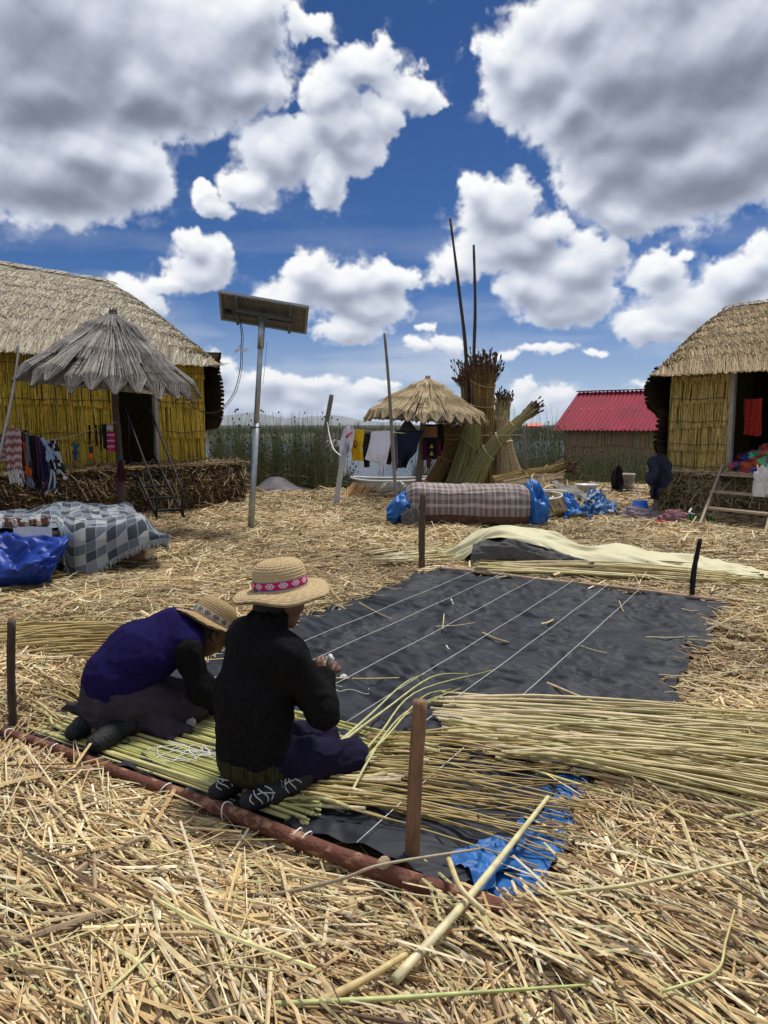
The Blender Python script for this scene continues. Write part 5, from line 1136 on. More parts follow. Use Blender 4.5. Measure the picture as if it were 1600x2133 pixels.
# ------------------------------------------------------------------ cluttered corner before the right hut
MT['olive_tarp'] = mat('olive_tarp', (.16, .155, .13), .75, .25, 6, bump=.3, bscale=12, crease=9, cstr=.7)
MT['dark_blue_tarp'] = mat('dark_blue_tarp', (.010, .065, .18), .45, .3, 5, spec=.4, bump=.2, bscale=12, crease=8, cstr=.7)
def slope_sheet(P0, P1, P2, P3, seed, amp, nu=40, nv=30, f=3.0):
    P0, P1, P2, P3 = (np.asarray(p, float) for p in (P0, P1, P2, P3))
    def fn(u, w):
        p = (P0 * (1 - u)[:, None] + P1 * u[:, None]) * (1 - w)[:, None] + (P3 * (1 - u)[:, None] + P2 * u[:, None]) * w[:, None]
        c = crumple(np.stack([u * .8, w * .8, 0 * u + seed], -1), seed, f * .55, amp) + .25 * crumple(np.stack([u, w, 0 * u + seed], -1), seed + 3, f * 1.6, amp); return p + np.stack([c * .3, -c * .7, c], -1)
    m = MB(); m.sheet(fn, nu, nv); return m
tag(slope_sheet(at(1148, 1006, 13.0), at(1190, 1008, 13.2), at(1235, 1048, 12.6), at(1175, 1040, 12.2), 3, .042).build('olive_tarpaulin', MT['olive_tarp'], None, True), 'grey-olive tarpaulin thrown over the blue one by the straw sheaf', 'tarpaulin')
tag(slope_sheet(at(1228, 1018, 12.9), at(1285, 1046, 13.0), at(1280, 1070, 12.5), at(1205, 1070, 12.2), 5, .042).build('blue_tarpaulin', MT['dark_blue_tarp'], None, True), 'dark blue tarpaulin lying open beside the grey-olive one', 'tarpaulin')
tag(slope_sheet(at(1168, 1025, 12.3), at(1190, 1030, 12.25), at(1215, 1072, 12.0), at(1180, 1072, 11.9), 6, .042).build('blue_tarpaulin', MT['blue_tarp2'], None, True), 'patch of lighter blue tarpaulin showing among the cut straw', 'tarpaulin')
tag(slope_sheet(at(1214, 1048, 12.2), at(1236, 1050, 12.2), at(1236, 1078, 12.0), at(1222, 1082, 11.9), 7, .042).build('blue_tarpaulin', MT['dark_blue_tarp'], None, True), 'narrow dark blue tarpaulin fold hanging below the olive one', 'tarpaulin')
def basin(name, label, c, r0, r1, h, m_, n=28, flip=False):
    m = MB(); pr = [(0, .008), (r0, .008), (r1 - .012, h), (r1 + .015, h + .006), (r1 + .015, h - .008), (r1, h - .01), (r0 + .008, 0), (0, 0)]
    if flip: pr = [(a, h - b) for a, b in pr]
    m.lathe(pr, n, o=c); return tag(m.build(name, MT[m_], None, True), label, 'basin')
MT['enamel'] = mat('enamel', (.60, .64, .74), .35, .06, 8, spec=.5)
MT['blue_plastic'] = mat('blue_plastic', (.01, .12, .55), .35, .08, 8, spec=.5)
basin('wash_basin', 'wide white wash basin on the plank by the reeds', at(1222, 1026, 15.5) , .15, .225, .17, 'enamel')
tag(heap(g(1325, 1083), .36, .22, .20, 21, rough=.3).build('striped_blanket', MT['grey_check'], None, True), 'folded red, white and blue striped blanket below the blue bowl', 'blanket')
ms_ = mat('stripe_cloth', (.3, .3, .3), .95, bump=.2); nb = NB(ms_); u_, v_ = nb.uv(2.2, 4.5); nb.base(nb.ramp(nb.m_('FRACT', nb.m_('ADD', u_, v_)), [(0, (.08, .14, .19)), (.22, (.36, .31, .31)), (.42, (.33, .07, .08)), (.55, (.38, .34, .33)), (.72, (.14, .22, .27)), (.86, (.30, .09, .10)), (1, (.3, .1, .1))], True))
bpy.data.objects['striped_blanket'].data.materials[0] = ms_
basin('blue_bowl', 'bright blue plastic bowl upside down on the striped blanket', g(1334, 1078) + V3(0, .05, .17), .11, .145, .12, 'blue_plastic', flip=True)
MT['mauve_knit'] = mat('mauve_knit', (.24, .115, .135), .95, .3, 25, bump=.6, bscale=60)
MT['bright_red'] = mat('bright_red', (.50, .02, .015), .85, .2, 20)
MT['green_stripe'] = mat('green_stripe', (.04, .10, .03), .9, .3, 12)
tag(heap(g(1408, 1096), .28, .17, .22, 22, rough=.34, freq=5).build('mauve_knit', MT['mauve_knit'], None, True), 'mauve knitted garment heaped beside the wooden steps', 'garment')
tag(heap(g(1376, 1098), .17, .10, .09, 23, rough=.4).build('red_cloth', MT['bright_red'], None, True), 'bright red cloth under the mauve knitted garment', 'cloth')
tag(heap(g(1428, 1102), .16, .06, .05, 24, rough=.4).build('red_cloth', MT['bright_red'], None, True), 'sliver of red cloth between mauve garment and green cloth', 'cloth')
mgs = mat('green_cloth', (.04, .1, .03), .9); nb = NB(mgs); u_, v_ = nb.uv(9, 1); nb.base(nb.mix(nb.band(u_, .2, .55), (.025, .055, .022), (.10, .20, .05)))
m = MB(); m.sheet(lambda u, w: at(1436, 1072, 11.5) + np.stack([.42 * u - .04, -.10 * w - .03 * np.sin(u * 8), -.24 * w - .03 * u + .02 * np.sin(u * 11)], -1), 24, 14, uvs=(1, 1)); tag(m.build('green_cloth', mgs, None, True), 'green striped cloth leaning against the wooden steps', 'cloth')
pl_ = thing('plank_bench', 'low plank bench with bucket at the reeds', 'bench', at(1290, 1035, 17.0) * V3(1, 1, 0))
m = MB(); m.beam(at(1240, 1021, 17.0), at(1340, 1023, 17.0), .30, .04); m.build('plank', MT['wood_white'], pl_)
m = MB(); m.beam(at(1243, 1030, 17.05), at(1330, 1032, 17.05), .2, .16); m.build('side_board', MT['wood_brown'], pl_)
for x in (1250, 1327): m = MB(); q = at(x, 1022, 17.0); m.beam(q, q * V3(1, 1, 0) - V3(0, 0, .03), .05, .05, (0, 1, 0)); m.build('leg', MT['wood_white'], pl_)
MT['bucket'] = mat('bucket_plastic', (.42, .41, .37), .5, .2, 8)
q = at(1306, 1018, 16.95); bk = thing('paint_bucket', 'dirty white plastic bucket with wire handle on the plank', 'bucket', q); m = MB(); m.lathe([(0, 0), (.145, 0), (.165, .30), (.175, .30), (.178, .34), (.165, .35), (.155, .34), (.14, .03), (0, .03)], 28, o=q); m.build('body', MT['bucket'], bk, True)
m = MB(); m.tube(arc([q + V3(-.17, 0, .29), q + V3(-.12, -.20, .14), q + V3(.05, -.22, .10), q + V3(.17, 0, .29)], 16), .006, 5); m.build('handle', MT['cord_white'], bk, True)
m = MB(); m.box(q + V3(0, -.158, .17), (.10, .012, .11)); m.build('sticker', MT['boat_grey'], bk)
def jacket(label, base, top, w, seed, m_):
    base = np.asarray(base, float); top = np.asarray(top, float)
    def fn(u, w_):
        a = u * 2 * math.pi; t = w_; c = top + (base - top) * t[:, None]
        rr = w * (.35 + .75 * np.sin(np.clip(t * 1.15 + .12, 0, 1) * math.pi * .62)) * (1 - .25 * t)
        p = np.stack([np.cos(a) * 1.5, np.sin(a) * 1.5, t * 2.0], -1); k = 1 + .34 * fnoise(p, seed, 4) + .30 * (1 - 2 * np.abs(fnoise(np.stack([np.cos(a) * 2.6, np.sin(a) * 2.6, t * 1.2], -1), seed + 3, 3)))
        return c + np.stack([np.cos(a) * rr * k, np.sin(a) * rr * .6 * k, .02 * k], -1)
    m = MB(); m.sheet(fn, 44, 40); return tag(m.build('jacket', MT[m_], None, True), label, 'jacket')
MT['denim'] = mat('dark_denim', (.022, .026, .046), .9, .35, 14, bump=.3)
garment('jacket', 'dark blue jackets piled over a post beside the right hut', 'denim', [(1368, 1382, 947), (1351, 1390, 954), (1350, 1398, 966), (1356, 1392, 980), (1345, 1397, 996), (1347, 1386, 1008), (1354, 1388, 1013), (1353, 1370, 1017), (1357, 1368, 1040)], 12.85, 15, 'jacket', .13)
garment('jacket', 'black jacket hung over a stick on the plank by the bucket', 'black_cloth', [(1285, 1292, 971), (1277, 1297, 982), (1273, 1298, 1000), (1275, 1298, 1014), (1278, 1288, 1033)], 16.6, 16, 'jacket', .17)
pole('jacket_post', 'short post almost hidden beneath the dark blue jackets', [at(1368, 1050, 12.95) * V3(1, 1, 0), at(1372, 952, 12.95)], .035, .03, 'wood_pole', seed=31)
tag(pom(at(1409, 988, 13.2), .06, 'enamel', None, 'white_ball'), 'white ball lying on the straw stack by the hut corner', 'ball')
m = MB(); m.tube(arc([at(1440, 1060, 11.7), at(1436, 1068, 11.6), at(1446, 1072, 11.6)], 8), .02, 6); tag(m.build('white_ribbon', MT['white_plastic'], None, True), 'scrap of white ribbon above the green striped cloth', 'scrap')

# ------------------------------------------------------------------ weaving place: tarpaulin, stakes, log, batten, strings
MT['black_tarp'] = mat('black_tarp', (.022, .025, .032), .58, .25, 3, spec=.16, bump=.2, bscale=16, crease=5.5, cstr=.5)
def tarp_z(u, v):
    p = np.stack([u * 2.4, v * 1.5, 0 * u], -1)
    q = np.stack([u * 3.0 + .5 * vnoise(p, 6), v * 6.5 + 1.2 * vnoise(p * .8, 7), 0 * u], -1)
    z = .016 * (1 - 2.0 * np.abs(fnoise(p, 3, 3, .5))) + .018 * (1 - 2.2 * np.abs(fnoise(q, 8, 3, .55))) + .009 * (1 - 2 * np.abs(fnoise(q * 2.3, 18, 2)))
    return .026 + np.maximum(z, -.016)
def bt_(u, w):
    uu = -.04 + (2.92 - .26 * (1 - smooth(w, .20, .36)) - .06 * (1 - smooth(w, .0, .08))) * u + .03 * np.sin(w * 19) + .02 * np.sin(w * 47); vv = .02 + 5.03 * w + .025 * np.sin(u * 17)
    return loom(uu, vv, tarp_z(uu, vv))
m = MB(); m.sheet(bt_, 230, 400); tag(m.build('black_tarpaulin', MT['black_tarp'], None, True), 'large wrinkled black plastic tarpaulin spread on the straw', 'tarpaulin')
MT['tarp_under'] = mat('blue_tarp_under', (.012, .105, .33), .5, .25, 5, spec=.3, bump=.2, bscale=24, crease=9, cstr=.5)
def bu(u, w):                                   # blue sheet below, its edge showing on the right
    uu = 2.56 + (.22 + .03 * np.sin(w * 7) - .08 * smooth(w, .3, 1)) * u + .02 * np.sin(w * 23); vv = .0 + 1.62 * w; c = crumple(np.stack([u, w * 3, 0 * u], -1), 3, 2.5, .016)
    return loom(uu, vv, np.maximum(.012 + .5 * c, .005))
m = MB(); m.sheet(bu, 30, 90); tag(m.build('blue_tarpaulin', MT['tarp_under'], None, True), 'blue tarpaulin edge showing from under the black tarpaulin by the near stake', 'tarpaulin')
def bu2(u, w):
    uu = 2.46 + .19 * u + .05 * w + .02 * np.sin(w * 9); vv = .06 + .24 * w + .05 * np.sin(u * 4); c = crumple(np.stack([u, w, 0 * u], -1), 13, 3.5, .016); return loom(uu, vv, .045 + c * np.sin(u * math.pi))
m = MB(); m.sheet(bu2, 24, 24); tag(m.build('blue_tarpaulin', MT['tarp_under'], None, True), 'crumpled blue tarpaulin corner at the foot of the near stake', 'tarpaulin')
pole('wooden_stake', 'nearest and thickest brown stake standing beside the log', [V3(.10, 2.54, -.08), V3(.112, 2.545, .3), V3(.13, 2.55, .62)], .027, .026, 'wood_brown', 12, 'stakes round the weaving place', 'stake', 21, .03)
pole('wooden_stake', 'dark stake at the left edge near the seated weavers', [V3(-1.935, 3.70, -.08), V3(-1.935, 3.71, .3), V3(-1.915, 3.71, .60)], .022, .020, 'wood_dark', 10, 'stakes round the weaving place', 'stake', 22, .05)
MT['wood_dark2'] = mat('wood_stake', (.10, .068, .045), .85, .35, 8, stretch=(7, 7, 1.5), bump=.4)
pole('wooden_stake', 'stout dark stake at the far corner in front of the plaid load', [V3(.42, 8.04, -.1), V3(.415, 8.04, .4), V3(.425, 8.04, .86)], .036, .036, 'wood_dark2', 10, 'stakes round the weaving place', 'stake', 23, .05)
MT['charred'] = mat('charred_wood', (.016, .014, .014), .85, .3, 12, bump=.4)
pole('wooden_stake', 'thin blackened stake at the right corner of the black tarpaulin', [V3(2.83, 6.66, -.1), V3(2.84, 6.67, .25), V3(2.885, 6.67, .57)], .024, .022, 'charred', 9, 'stakes round the weaving place', 'stake', 24, .10)
# the log: red-brown bark peeling off paler wood
ml = mat('log_bark', (.12, .042, .026), .7, .2, 5, col2=(.30, .165, .095), stretch=(2.2, 2.2, 5), bump=.5, bscale=22)
for n_ in ml.node_tree.nodes:
    if n_.type == 'MAP_RANGE': n_.inputs[1].default_value = .52; n_.inputs[2].default_value = .60
MT['log'] = ml
lg = thing('log', 'red-brown log with peeling bark along the near edge of the mat', 'log', LO)
q = np.linspace(-.02, 2.92, 60); r = np.random.default_rng(5)
LP = loom(q, -.035 + .012 * np.sin(q * 2.2), .044 - .012 * np.clip(q - 2.2, 0, 1) + .006 * np.sin(q * 5)); rad = np.linspace(.025, .034, 60) * (1 + .04 * vnoise(np.stack([q * 6, 0 * q, 0 * q], -1), 3)); rad[44:47] *= 1.06
m = MB(); m.tube(LP, rad, 18); m.build('trunk', MT['log'], lg, True)
m = MB(); kp = loom(np.array(2.30), np.array(-.035), .045); m.lathe([(0, .006), (.016, .004), (.022, -.004), (.026, -.02)], 14, np.array([nz(np.cross((.1, -.5, .8), (1, 0, 0))), V3(1, 0, 0), nz(V3(.1, -.5, .8))]), kp + nz(V3(.1, -.5, .8)) * .046); m.build('knot', MT['wood_pale'], lg, True)
for uq in (.10, .46, 1.22, 1.56, 1.92, 1.965):
    c0 = loom(np.array(uq), np.array(-.035), .045 + .005 * math.sin(uq * 5)); aa = np.linspace(0, 2 * math.pi, 25); rr_ = np.interp(uq, q, rad) * 1.04 + .002
    m = MB(); m.tube(c0 + VV * (np.cos(aa) * rr_)[:, None] + V3(0, 0, 1) * (np.sin(aa) * rr_)[:, None] + UU * (.006 * np.sin(aa * 2 + uq * 9))[:, None], .0035, 6, cap=False); m.build('string_loop', MT['cord_white'], lg, True)
# far batten
m = MB(); q2 = np.linspace(.02, 2.84, 30); m.tube(loom(q2, 4.98 + .02 * np.sin(q2 * 2), .05 + .006 * np.sin(q2 * 4)), .019, 8); MT['batten'] = mat('batten_wood', (.36, .245, .17), .75, .25, 6, bump=.25); tag(m.build('batten', MT['batten'], None, True), 'pale wooden batten along the far edge of the black tarpaulin', 'batten')
for i, uq in enumerate((.46, .76, 1.14, 1.50, 1.84, 2.14)):
    m = MB(); t = np.linspace(0 if uq > 1.9 else .185, 1, 24); m.tube(loom(uq + .05 * (1 - t) * (i - 2.5) * .2, .0 + 4.98 * t, .082 - .016 * np.sin(t * math.pi) * .55 - .03 * np.clip(1 - t / .25, 0, 1) * (uq < 1.9) + .002 * np.sin(t * 30 + i)), .0016, 5); tag(m.build('taut_string', MT['cord_white'], None, True), ('taut white string nearest the weavers, first on the left', 'second taut white string counted from the weavers', 'third taut white string counted from the weavers', 'fourth taut white string, third from the right', 'taut white string second from the right side of the tarpaulin', 'rightmost taut white string across the black tarpaulin')[i], 'string', 'strings of the loom')

# ------------------------------------------------------------------ reeds
MATC = np.array([(.46, .45, .16), (.40, .40, .13), (.54, .51, .24), (.58, .52, .26), (.36, .33, .12), (.50, .43, .18), (.32, .33, .11)])
def stalk_mesh(name, L, r0, r1, c0, c1, bow, seed, n=6, st=7, tip=None):
    """one reed lying along +X: thick pale butt to thin tip"""
    rr = np.random.default_rng(seed); t = np.linspace(0, 1, st); m = MB()
    P = np.stack([t * L, bow * np.sin(t * math.pi) * L + .004 * np.cumsum(rr.normal(0, 1, st)), .010 * np.sin(t * 3 + seed)], -1)
    col = np.asarray(c0) + (np.asarray(c1) - np.asarray(c0)) * t[:, None]; col = col * (1 + rr.normal(0, .06, (st, 1)))
    m.tube(P, r0 + (r1 - r0) * t, n, col=col)
    if tip is not None:
        for k in range(2): d = rr.normal(0, .35, 3); m.tube([P[-1], P[-1] + nz(d + V3(1.2, 0, 0)) * .014], [.003, .0045], 4, col=tip)
    me = m.mesh(name, smooth=True); me.materials.append(MT['reed']); return me
BROWNTIP = (.075, .04, .022)
VAR_MAT = [stalk_mesh('reed', 1.0, .0078, .0060, MATC[i % 7], MATC[(i * 3 + 1) % 7] * .95, .012 * ((i % 5) - 2), i) for i in range(14)]
VAR_GRN = [stalk_mesh('reed', 1.0, .0085, .0030, np.array([(.62, .50, .34), (.56, .47, .28), (.50, .45, .22)])[i % 3], np.array([(.44, .38, .13), (.50, .40, .16), (.37, .33, .11)])[i % 3], .024 * ((i % 5) - 2), 40 + i) for i in range(14)]
VAR_BRN = [stalk_mesh('reed', 1.0, .0052, .0022, np.array([(.44, .35, .14), (.38, .28, .10), (.48, .38, .17)])[i % 3], np.array([(.34, .23, .08), (.28, .18, .06), (.40, .30, .11)])[i % 3], .024 * ((i % 5) - 2), 80 + i, tip=BROWNTIP if i % 2 else None) for i in range(12)]
def lay(mesh, A, B, parent, roll=0.0, thick=1.0):
    A = Vector(A); B = Vector(B); d = B - A; o = link('reed', mesh, parent); o.location = A - Vector(ORI.get(parent, (0, 0, 0))); L = d.length
    o.rotation_mode = 'QUATERNION'; from mathutils import Quaternion as Q_
    o.rotation_quaternion = d.to_track_quat('X', 'Z') @ Q_((1, 0, 0), roll); o.scale = (L, thick, thick); return o
r = np.random.default_rng(9)
mt = thing('reed_mat', 'half-woven mat of fresh green reeds on which both weavers kneel', 'mat', LO)
k = 128
for i in range(k):
    layer = i % 2; f = (i // 2) / (k // 2 - 1); v0 = .055 + .87 * f + r.normal(0, .003); v1 = .06 + .88 * f + r.normal(0, .003)
    u0 = .10 + .10 * r.random() + .25 * f * 0; u1 = 1.84 + .05 * r.random()
    z = .034 + .010 * layer + .004 * r.random()
    sw = 0.05 * math.sin(f * 3)
    A = loom(np.array(u0), np.array(v0 + .02 * (1 - f)), z); B = loom(np.array(u1), np.array(v1), z + .004 * r.random())
    lay(VAR_MAT[r.integers(0, 14)], *((A, B) if r.random() < .6 else (B, A)), mt, r.uniform(-.6, .6), 1 + r.normal(0, .12))
for uq in (.24, .62, 1.02, 1.42, 1.80):
    t = np.linspace(.02, .97, 60); m = MB(); m.tube(loom(uq + .015 * np.sin(t * 3 + uq), t, .0505 + .004 * np.sin(t * 210)), .0022, 5); m.build('stitching', MT['rope_dark'], mt, True)
# thin tips running out beyond both ends of the mat
tl = thing('reed_tips', 'fan of thin golden reed tips spread over the tarpaulin left of the weavers', 'reeds', loom(np.array(0.), np.array(.5), 0.))
for i in range(58):
    f = r.random(); v0 = .10 + .86 * f; A = loom(np.array(.12 + .12 * r.random()), np.array(v0), .05); L = .45 + .55 * r.random(); a = .10 + .30 * f + r.normal(0, .16)
    B = loom(np.array(.15 - L * math.cos(a)), np.array(v0 + L * math.sin(a)), .035 + .05 * r.random()); lay(VAR_BRN[r.integers(0, 12)], A, B, tl, r.uniform(-3, 3), 1 + .3 * r.random())
for i in range(16):
    v0 = .15 + .75 * r.random(); A = loom(np.array(.06 + .1 * r.random()), np.array(v0), .05); B = loom(np.array(.36 + .1 * r.random()), np.array(v0 - .02), .058); lay(VAR_GRN[r.integers(0, 14)], A, B, tl, 0, 1.35)
tr_ = thing('reed_tips', 'fan of thin brown reed tips spreading right behind the nearest stake', 'reeds', loom(np.array(1.9), np.array(.4), 0.))
for i in range(84):
    f = r.random() ** .9; v0 = .12 + .82 * f; A = loom(np.array(1.66 + .14 * r.random()), np.array(v0), .055 + .02 * r.random()); L = .55 + .85 * r.random(); a = R(18) + .34 * (f - .35) + r.normal(0, .12)
    B = loom(np.array(1.75 + L * math.cos(a)), np.array(v0 + L * math.sin(a) * .75), .035 + .05 * r.random()); lay(VAR_BRN[r.integers(0, 12)], A, B, tr_, r.uniform(-3, 3), 1 + .25 * r.random())
for i in range(18):
    f = r.random(); v0 = .05 + .8 * f; A = loom(np.array(1.60 + .1 * r.random()), np.array(v0), .062); B = loom(np.array(2.0 + .12 * r.random()), np.array(v0 + .09 + .1 * r.random()), .07 + .03 * r.random()); lay(VAR_GRN[r.integers(0, 14)], B, A, tr_, 0, 1.2)
# the big pile of cut reeds on the right
pb = thing('reed_pile', 'large pile of cut green reeds, butts on the tarpaulin, running off right', 'reeds', g(890, 1520))
for i in range(88):
    f = r.random(); A = g(884 + 60 * r.random() + 40 * f, 1472 + 95 * f + r.normal(0, 6)); A[2] = .05 + .045 * r.random() * (1 - abs(f - .5))
    L = 1.6 + 1.1 * r.random(); a = R(-19) + R(12) * (f - .5) * -1 + r.normal(0, .085)
    B = A + V3(math.cos(a) * L, math.sin(a) * L, 0); B[2] = max(.05 + .06 * r.random(), .03)
    lay(VAR_GRN[r.integers(0, 14)], A, B, pb, r.uniform(-3, 3), .85 + .55 * r.random() ** 2)
for i in range(60):
    A = g(1000 + 300 * r.random(), 1555 + 60 * r.random()); A[2] = .06 + .05 * r.random(); a = R(-18) + r.normal(0, .20); L = .9 + r.random(); B = A + V3(math.cos(a) * L, math.sin(a) * L, 0); B[2] = .05 + .06 * r.random()
    lay(VAR_GRN[r.integers(0, 14)] if r.random() < .6 else VAR_BRN[r.integers(0, 12)], A, B, pb, r.uniform(-3, 3), 1)
# bundle of golden reeds left, behind the weavers
gb = thing('reed_row', 'straight row of golden reeds lying left behind the purple vest', 'reeds', g(120, 1350))
for i in range(90):
    f = r.random(); A = g(-80 + 60 * r.random(), 1325 + 62 * f); B = g(330 + 60 * r.random(), 1318 + 52 * f + r.normal(0, 4)); A[2] = .04 + .05 * r.random(); B[2] = .04 + .05 * r.random(); lay(VAR_BRN[r.integers(0, 12)], A, B, gb, r.uniform(-3, 3), 1.5 + .5 * r.random())
# flat bundle of reeds under the yellow sheet
yb = thing('reed_row', 'flat row of reeds lying under the pale yellow sheet', 'reeds', g(1280, 1200))
for i in range(130):
    f = r.random(); A = g(985 + 70 * r.random(), 1182 + 22 * f); B = g(1560 + 60 * r.random(), 1206 + 26 * f); hgt0 = .04 + .07 * r.random(); A[2] = hgt0; B[2] = hgt0 * .5 + .03; lay(VAR_GRN[r.integers(0, 14)] if r.random() < .55 else VAR_BRN[r.integers(0, 12)], A, B, yb, r.uniform(-3, 3), 1.5 + .4 * r.random())
sb = thing('reed_row', 'loose green reeds lying left of the yellow sheet behind the far stake', 'reeds', g(850, 1160))
for i in range(40):
    f = r.random(); A = g(770 + 80 * r.random(), 1165 + 20 * f); B = g(945 + 50 * r.random(), 1140 + 35 * f); A[2] = B[2] = .05 + .05 * r.random(); lay(VAR_GRN[r.integers(0, 14)], A, B, sb, 0, 1.4)

# pale yellow sheet and grey cloth
MT['yellow_sheet'] = mat('yellow_sheet', (.58, .55, .36), .6, .08, 4, spec=.3, bump=.3, bscale=10, col2=(.52, .48, .28))
def ruled(top, bot, Yt, Yb, seed, amp, back=.5, n=140, m_=40):
    """draped sheet between an upper and a lower contour (photo pixels with distances), falling to the ground behind"""
    t = np.linspace(0, 1, n)
    def con(pts, Ya, Yb2):
        P = np.array([at(x, y, Ya + (Yb2 - Ya) * i / (len(pts) - 1)) for i, (x, y) in enumerate(pts)]); return arc(P, n)
    T = con(top, *Yt); B = con(bot, *Yb); G = T + V3(.05, back, 0); G[:, 2] = .03
    def fn(u, w):
        i = np.clip((u * (n - 1)).round().astype(int), 0, n - 1)
        f = np.clip(w / .72, 0, 1)[:, None]; h = np.clip((w - .72) / .28, 0, 1)[:, None]
        P = B[i] + (T[i] - B[i]) * f; P = P * (1 - h) + G[i] * h
        q = np.stack([u * 5.0, w * 3.2 + .8 * vnoise(np.stack([u * 4, w * 2, 0 * u], -1), seed), 0 * u + seed], -1)
        c = amp * (1 - 2 * np.abs(fnoise(q, seed, 3, .5))) + amp * .35 * fnoise(q * 2.7, seed + 4, 3)
        arch = .05 * np.sin(f[:, 0] * math.pi)
        P = P + np.stack([0 * u, -.5 * c - arch, c + arch * .5], -1); P[:, 2] = np.maximum(P[:, 2], .025); return P
    m = MB(); m.sheet(fn, n, m_); return m
tag(ruled([(930, 1152), (990, 1112), (1050, 1094), (1150, 1113), (1230, 1135), (1330, 1138), (1430, 1156), (1500, 1173), (1560, 1186), (1625, 1200)],
          [(912, 1172), (975, 1160), (1020, 1126), (1110, 1136), (1190, 1176), (1290, 1190), (1400, 1203), (1480, 1209), (1550, 1215), (1625, 1228)], (8.95, 7.5), (8.5, 7.05), 31, .036, .5).build('yellow_sheet', MT['yellow_sheet'], None, True), 'long pale yellow plastic sheet draped over a row of reeds', 'sheet')
MT['grey_cloth'] = mat('grey_cloth', (.085, .082, .078), .95, .25, 9, bump=.3, bscale=40)
tag(ruled([(985, 1136), (1040, 1124), (1110, 1136), (1180, 1158), (1238, 1172)], [(978, 1172), (1060, 1168), (1120, 1186), (1185, 1204), (1230, 1188)], (8.25, 7.8), (8.1, 7.65), 41, .028, .12, 90, 40).build('grey_cloth', MT['grey_cloth'], None, True), 'rumpled dark grey cloth lying against the yellow sheet', 'cloth')
MT['checker_rag'] = MT['grey_check']
tag(heap(g(1120, 1103), .16, .12, .07, 33, rough=.3).build('checked_rag', MT['grey_check'], None, True), 'small grey checked rag between plaid load and yellow sheet', 'rag')

# ------------------------------------------------------------------ single reeds that stand out
def single(label, pts, r0, r1, c0, c1, seed=0, group=None):
    P = arc(pts, 18); t = np.linspace(0, 1, 18)[:, None]; rr = np.random.default_rng(seed + 300); m = MB()
    m.tube(P, np.linspace(r0, r1, 18), 8, col=(np.asarray(c0) * (1 - t) + np.asarray(c1) * t) * (1 + rr.normal(0, .05, (18, 1)))); return tag(m.build('loose_reed', MT['reed'], None, True), label, 'reed', group)
def gz(x, y, z): return g(x, y, z)
PALE, GREENY, GOLDEN, TWIG = (.62, .54, .32), (.50, .50, .20), (.50, .38, .16), (.24, .19, .13)
single('thickest pale reed slanting across the foreground up to the blue tarpaulin', [gz(822, 2042, .07), gz(960, 1890, .10), gz(1080, 1740, .09), gz(1142, 1660, .10)], .0155, .0085, PALE, (.55, .50, .25), 1)
single('long straight green reed near the bottom edge of the picture', [gz(425, 2098, .075), gz(800, 2080, .08), gz(1010, 2066, .08), gz(1250, 2050, .075)], .0085, .0035, (.46, .49, .20), (.38, .42, .14), 2)
single('long brownish reed lying above the green one at bottom left', [gz(95, 2038, .07), gz(240, 2060, .085), gz(420, 2058, .085), gz(560, 2062, .07)], .008, .004, (.36, .33, .17), (.42, .34, .15), 3)
single('grey curved twig leaning over the log towards the nearest stake', [gz(490, 1868, .07), gz(600, 1858, .08), gz(720, 1828, .12), gz(800, 1800, .15), gz(1000, 1768, .10)], .0075, .0045, TWIG, (.34, .28, .18), 4)
single('short thick straw crossing the log close to its right end', [gz(935, 1790, .13), gz(960, 1850, .14), gz(1010, 1900, .10)], .010, .008, GOLDEN, PALE, 5)
single('broad split straw pointing up towards the log from below', [gz(662, 2090, .06), gz(760, 2040, .09), gz(850, 1985, .085)], .013, .009, (.50, .36, .18), GOLDEN, 6)
single('long reed running right from the log below the blue tarpaulin', [gz(1150, 1862, .08), gz(1300, 1845, .09), gz(1450, 1815, .09), gz(1560, 1792, .08)], .008, .005, (.46, .40, .18), (.52, .46, .24), 7)
single('bent thin green reed at the right edge of the foreground', [gz(1380, 2065, .08), gz(1490, 2025, .09), gz(1512, 1960, .10), gz(1530, 1895, .09)], .0045, .003, GREENY, GOLDEN, 8)
single('long bare straw lying alone on the right half of the black tarpaulin', [gz(1140, 1423, .05), gz(1230, 1460, .055), gz(1335, 1500, .06), gz(1420, 1530, .06)], .0085, .005, (.56, .42, .24), (.44, .40, .16), 10)
for i, (pts, lb) in enumerate((([(690, 1560), (770, 1490), (840, 1425), (885, 1362)], 'leftmost green reed of the fan beside the nearest stake'), ([(700, 1555), (800, 1480), (900, 1410), (975, 1362)], 'upper long green reed fanned over the tarpaulin'), ([(715, 1615), (790, 1530), (870, 1440), (1030, 1355)], 'longest green reed in the fan reaching up right'), ([(725, 1665), (770, 1580), (830, 1500), (930, 1400)], 'steep green reed rising beside the kneeling knee'), ([(738, 1615), (780, 1560), (850, 1480), (960, 1390)], 'slim yellow-green reed in the middle of the fan'), ([(735, 1600), (800, 1540), (880, 1452), (940, 1392)], 'thin green reed crossing the others in the fan'))):
    P_ = [gz(x, y, .06 + .045 * j + .012 * i * (j == 1)) for j, (x, y) in enumerate(pts)]; P_[-1][2] = .07
    single(lb, P_, .0085 - .0005 * i, .0022, (.50, .47, .26), (.40, .40, .12), 20 + i, 'green reeds fanned beside the stake')
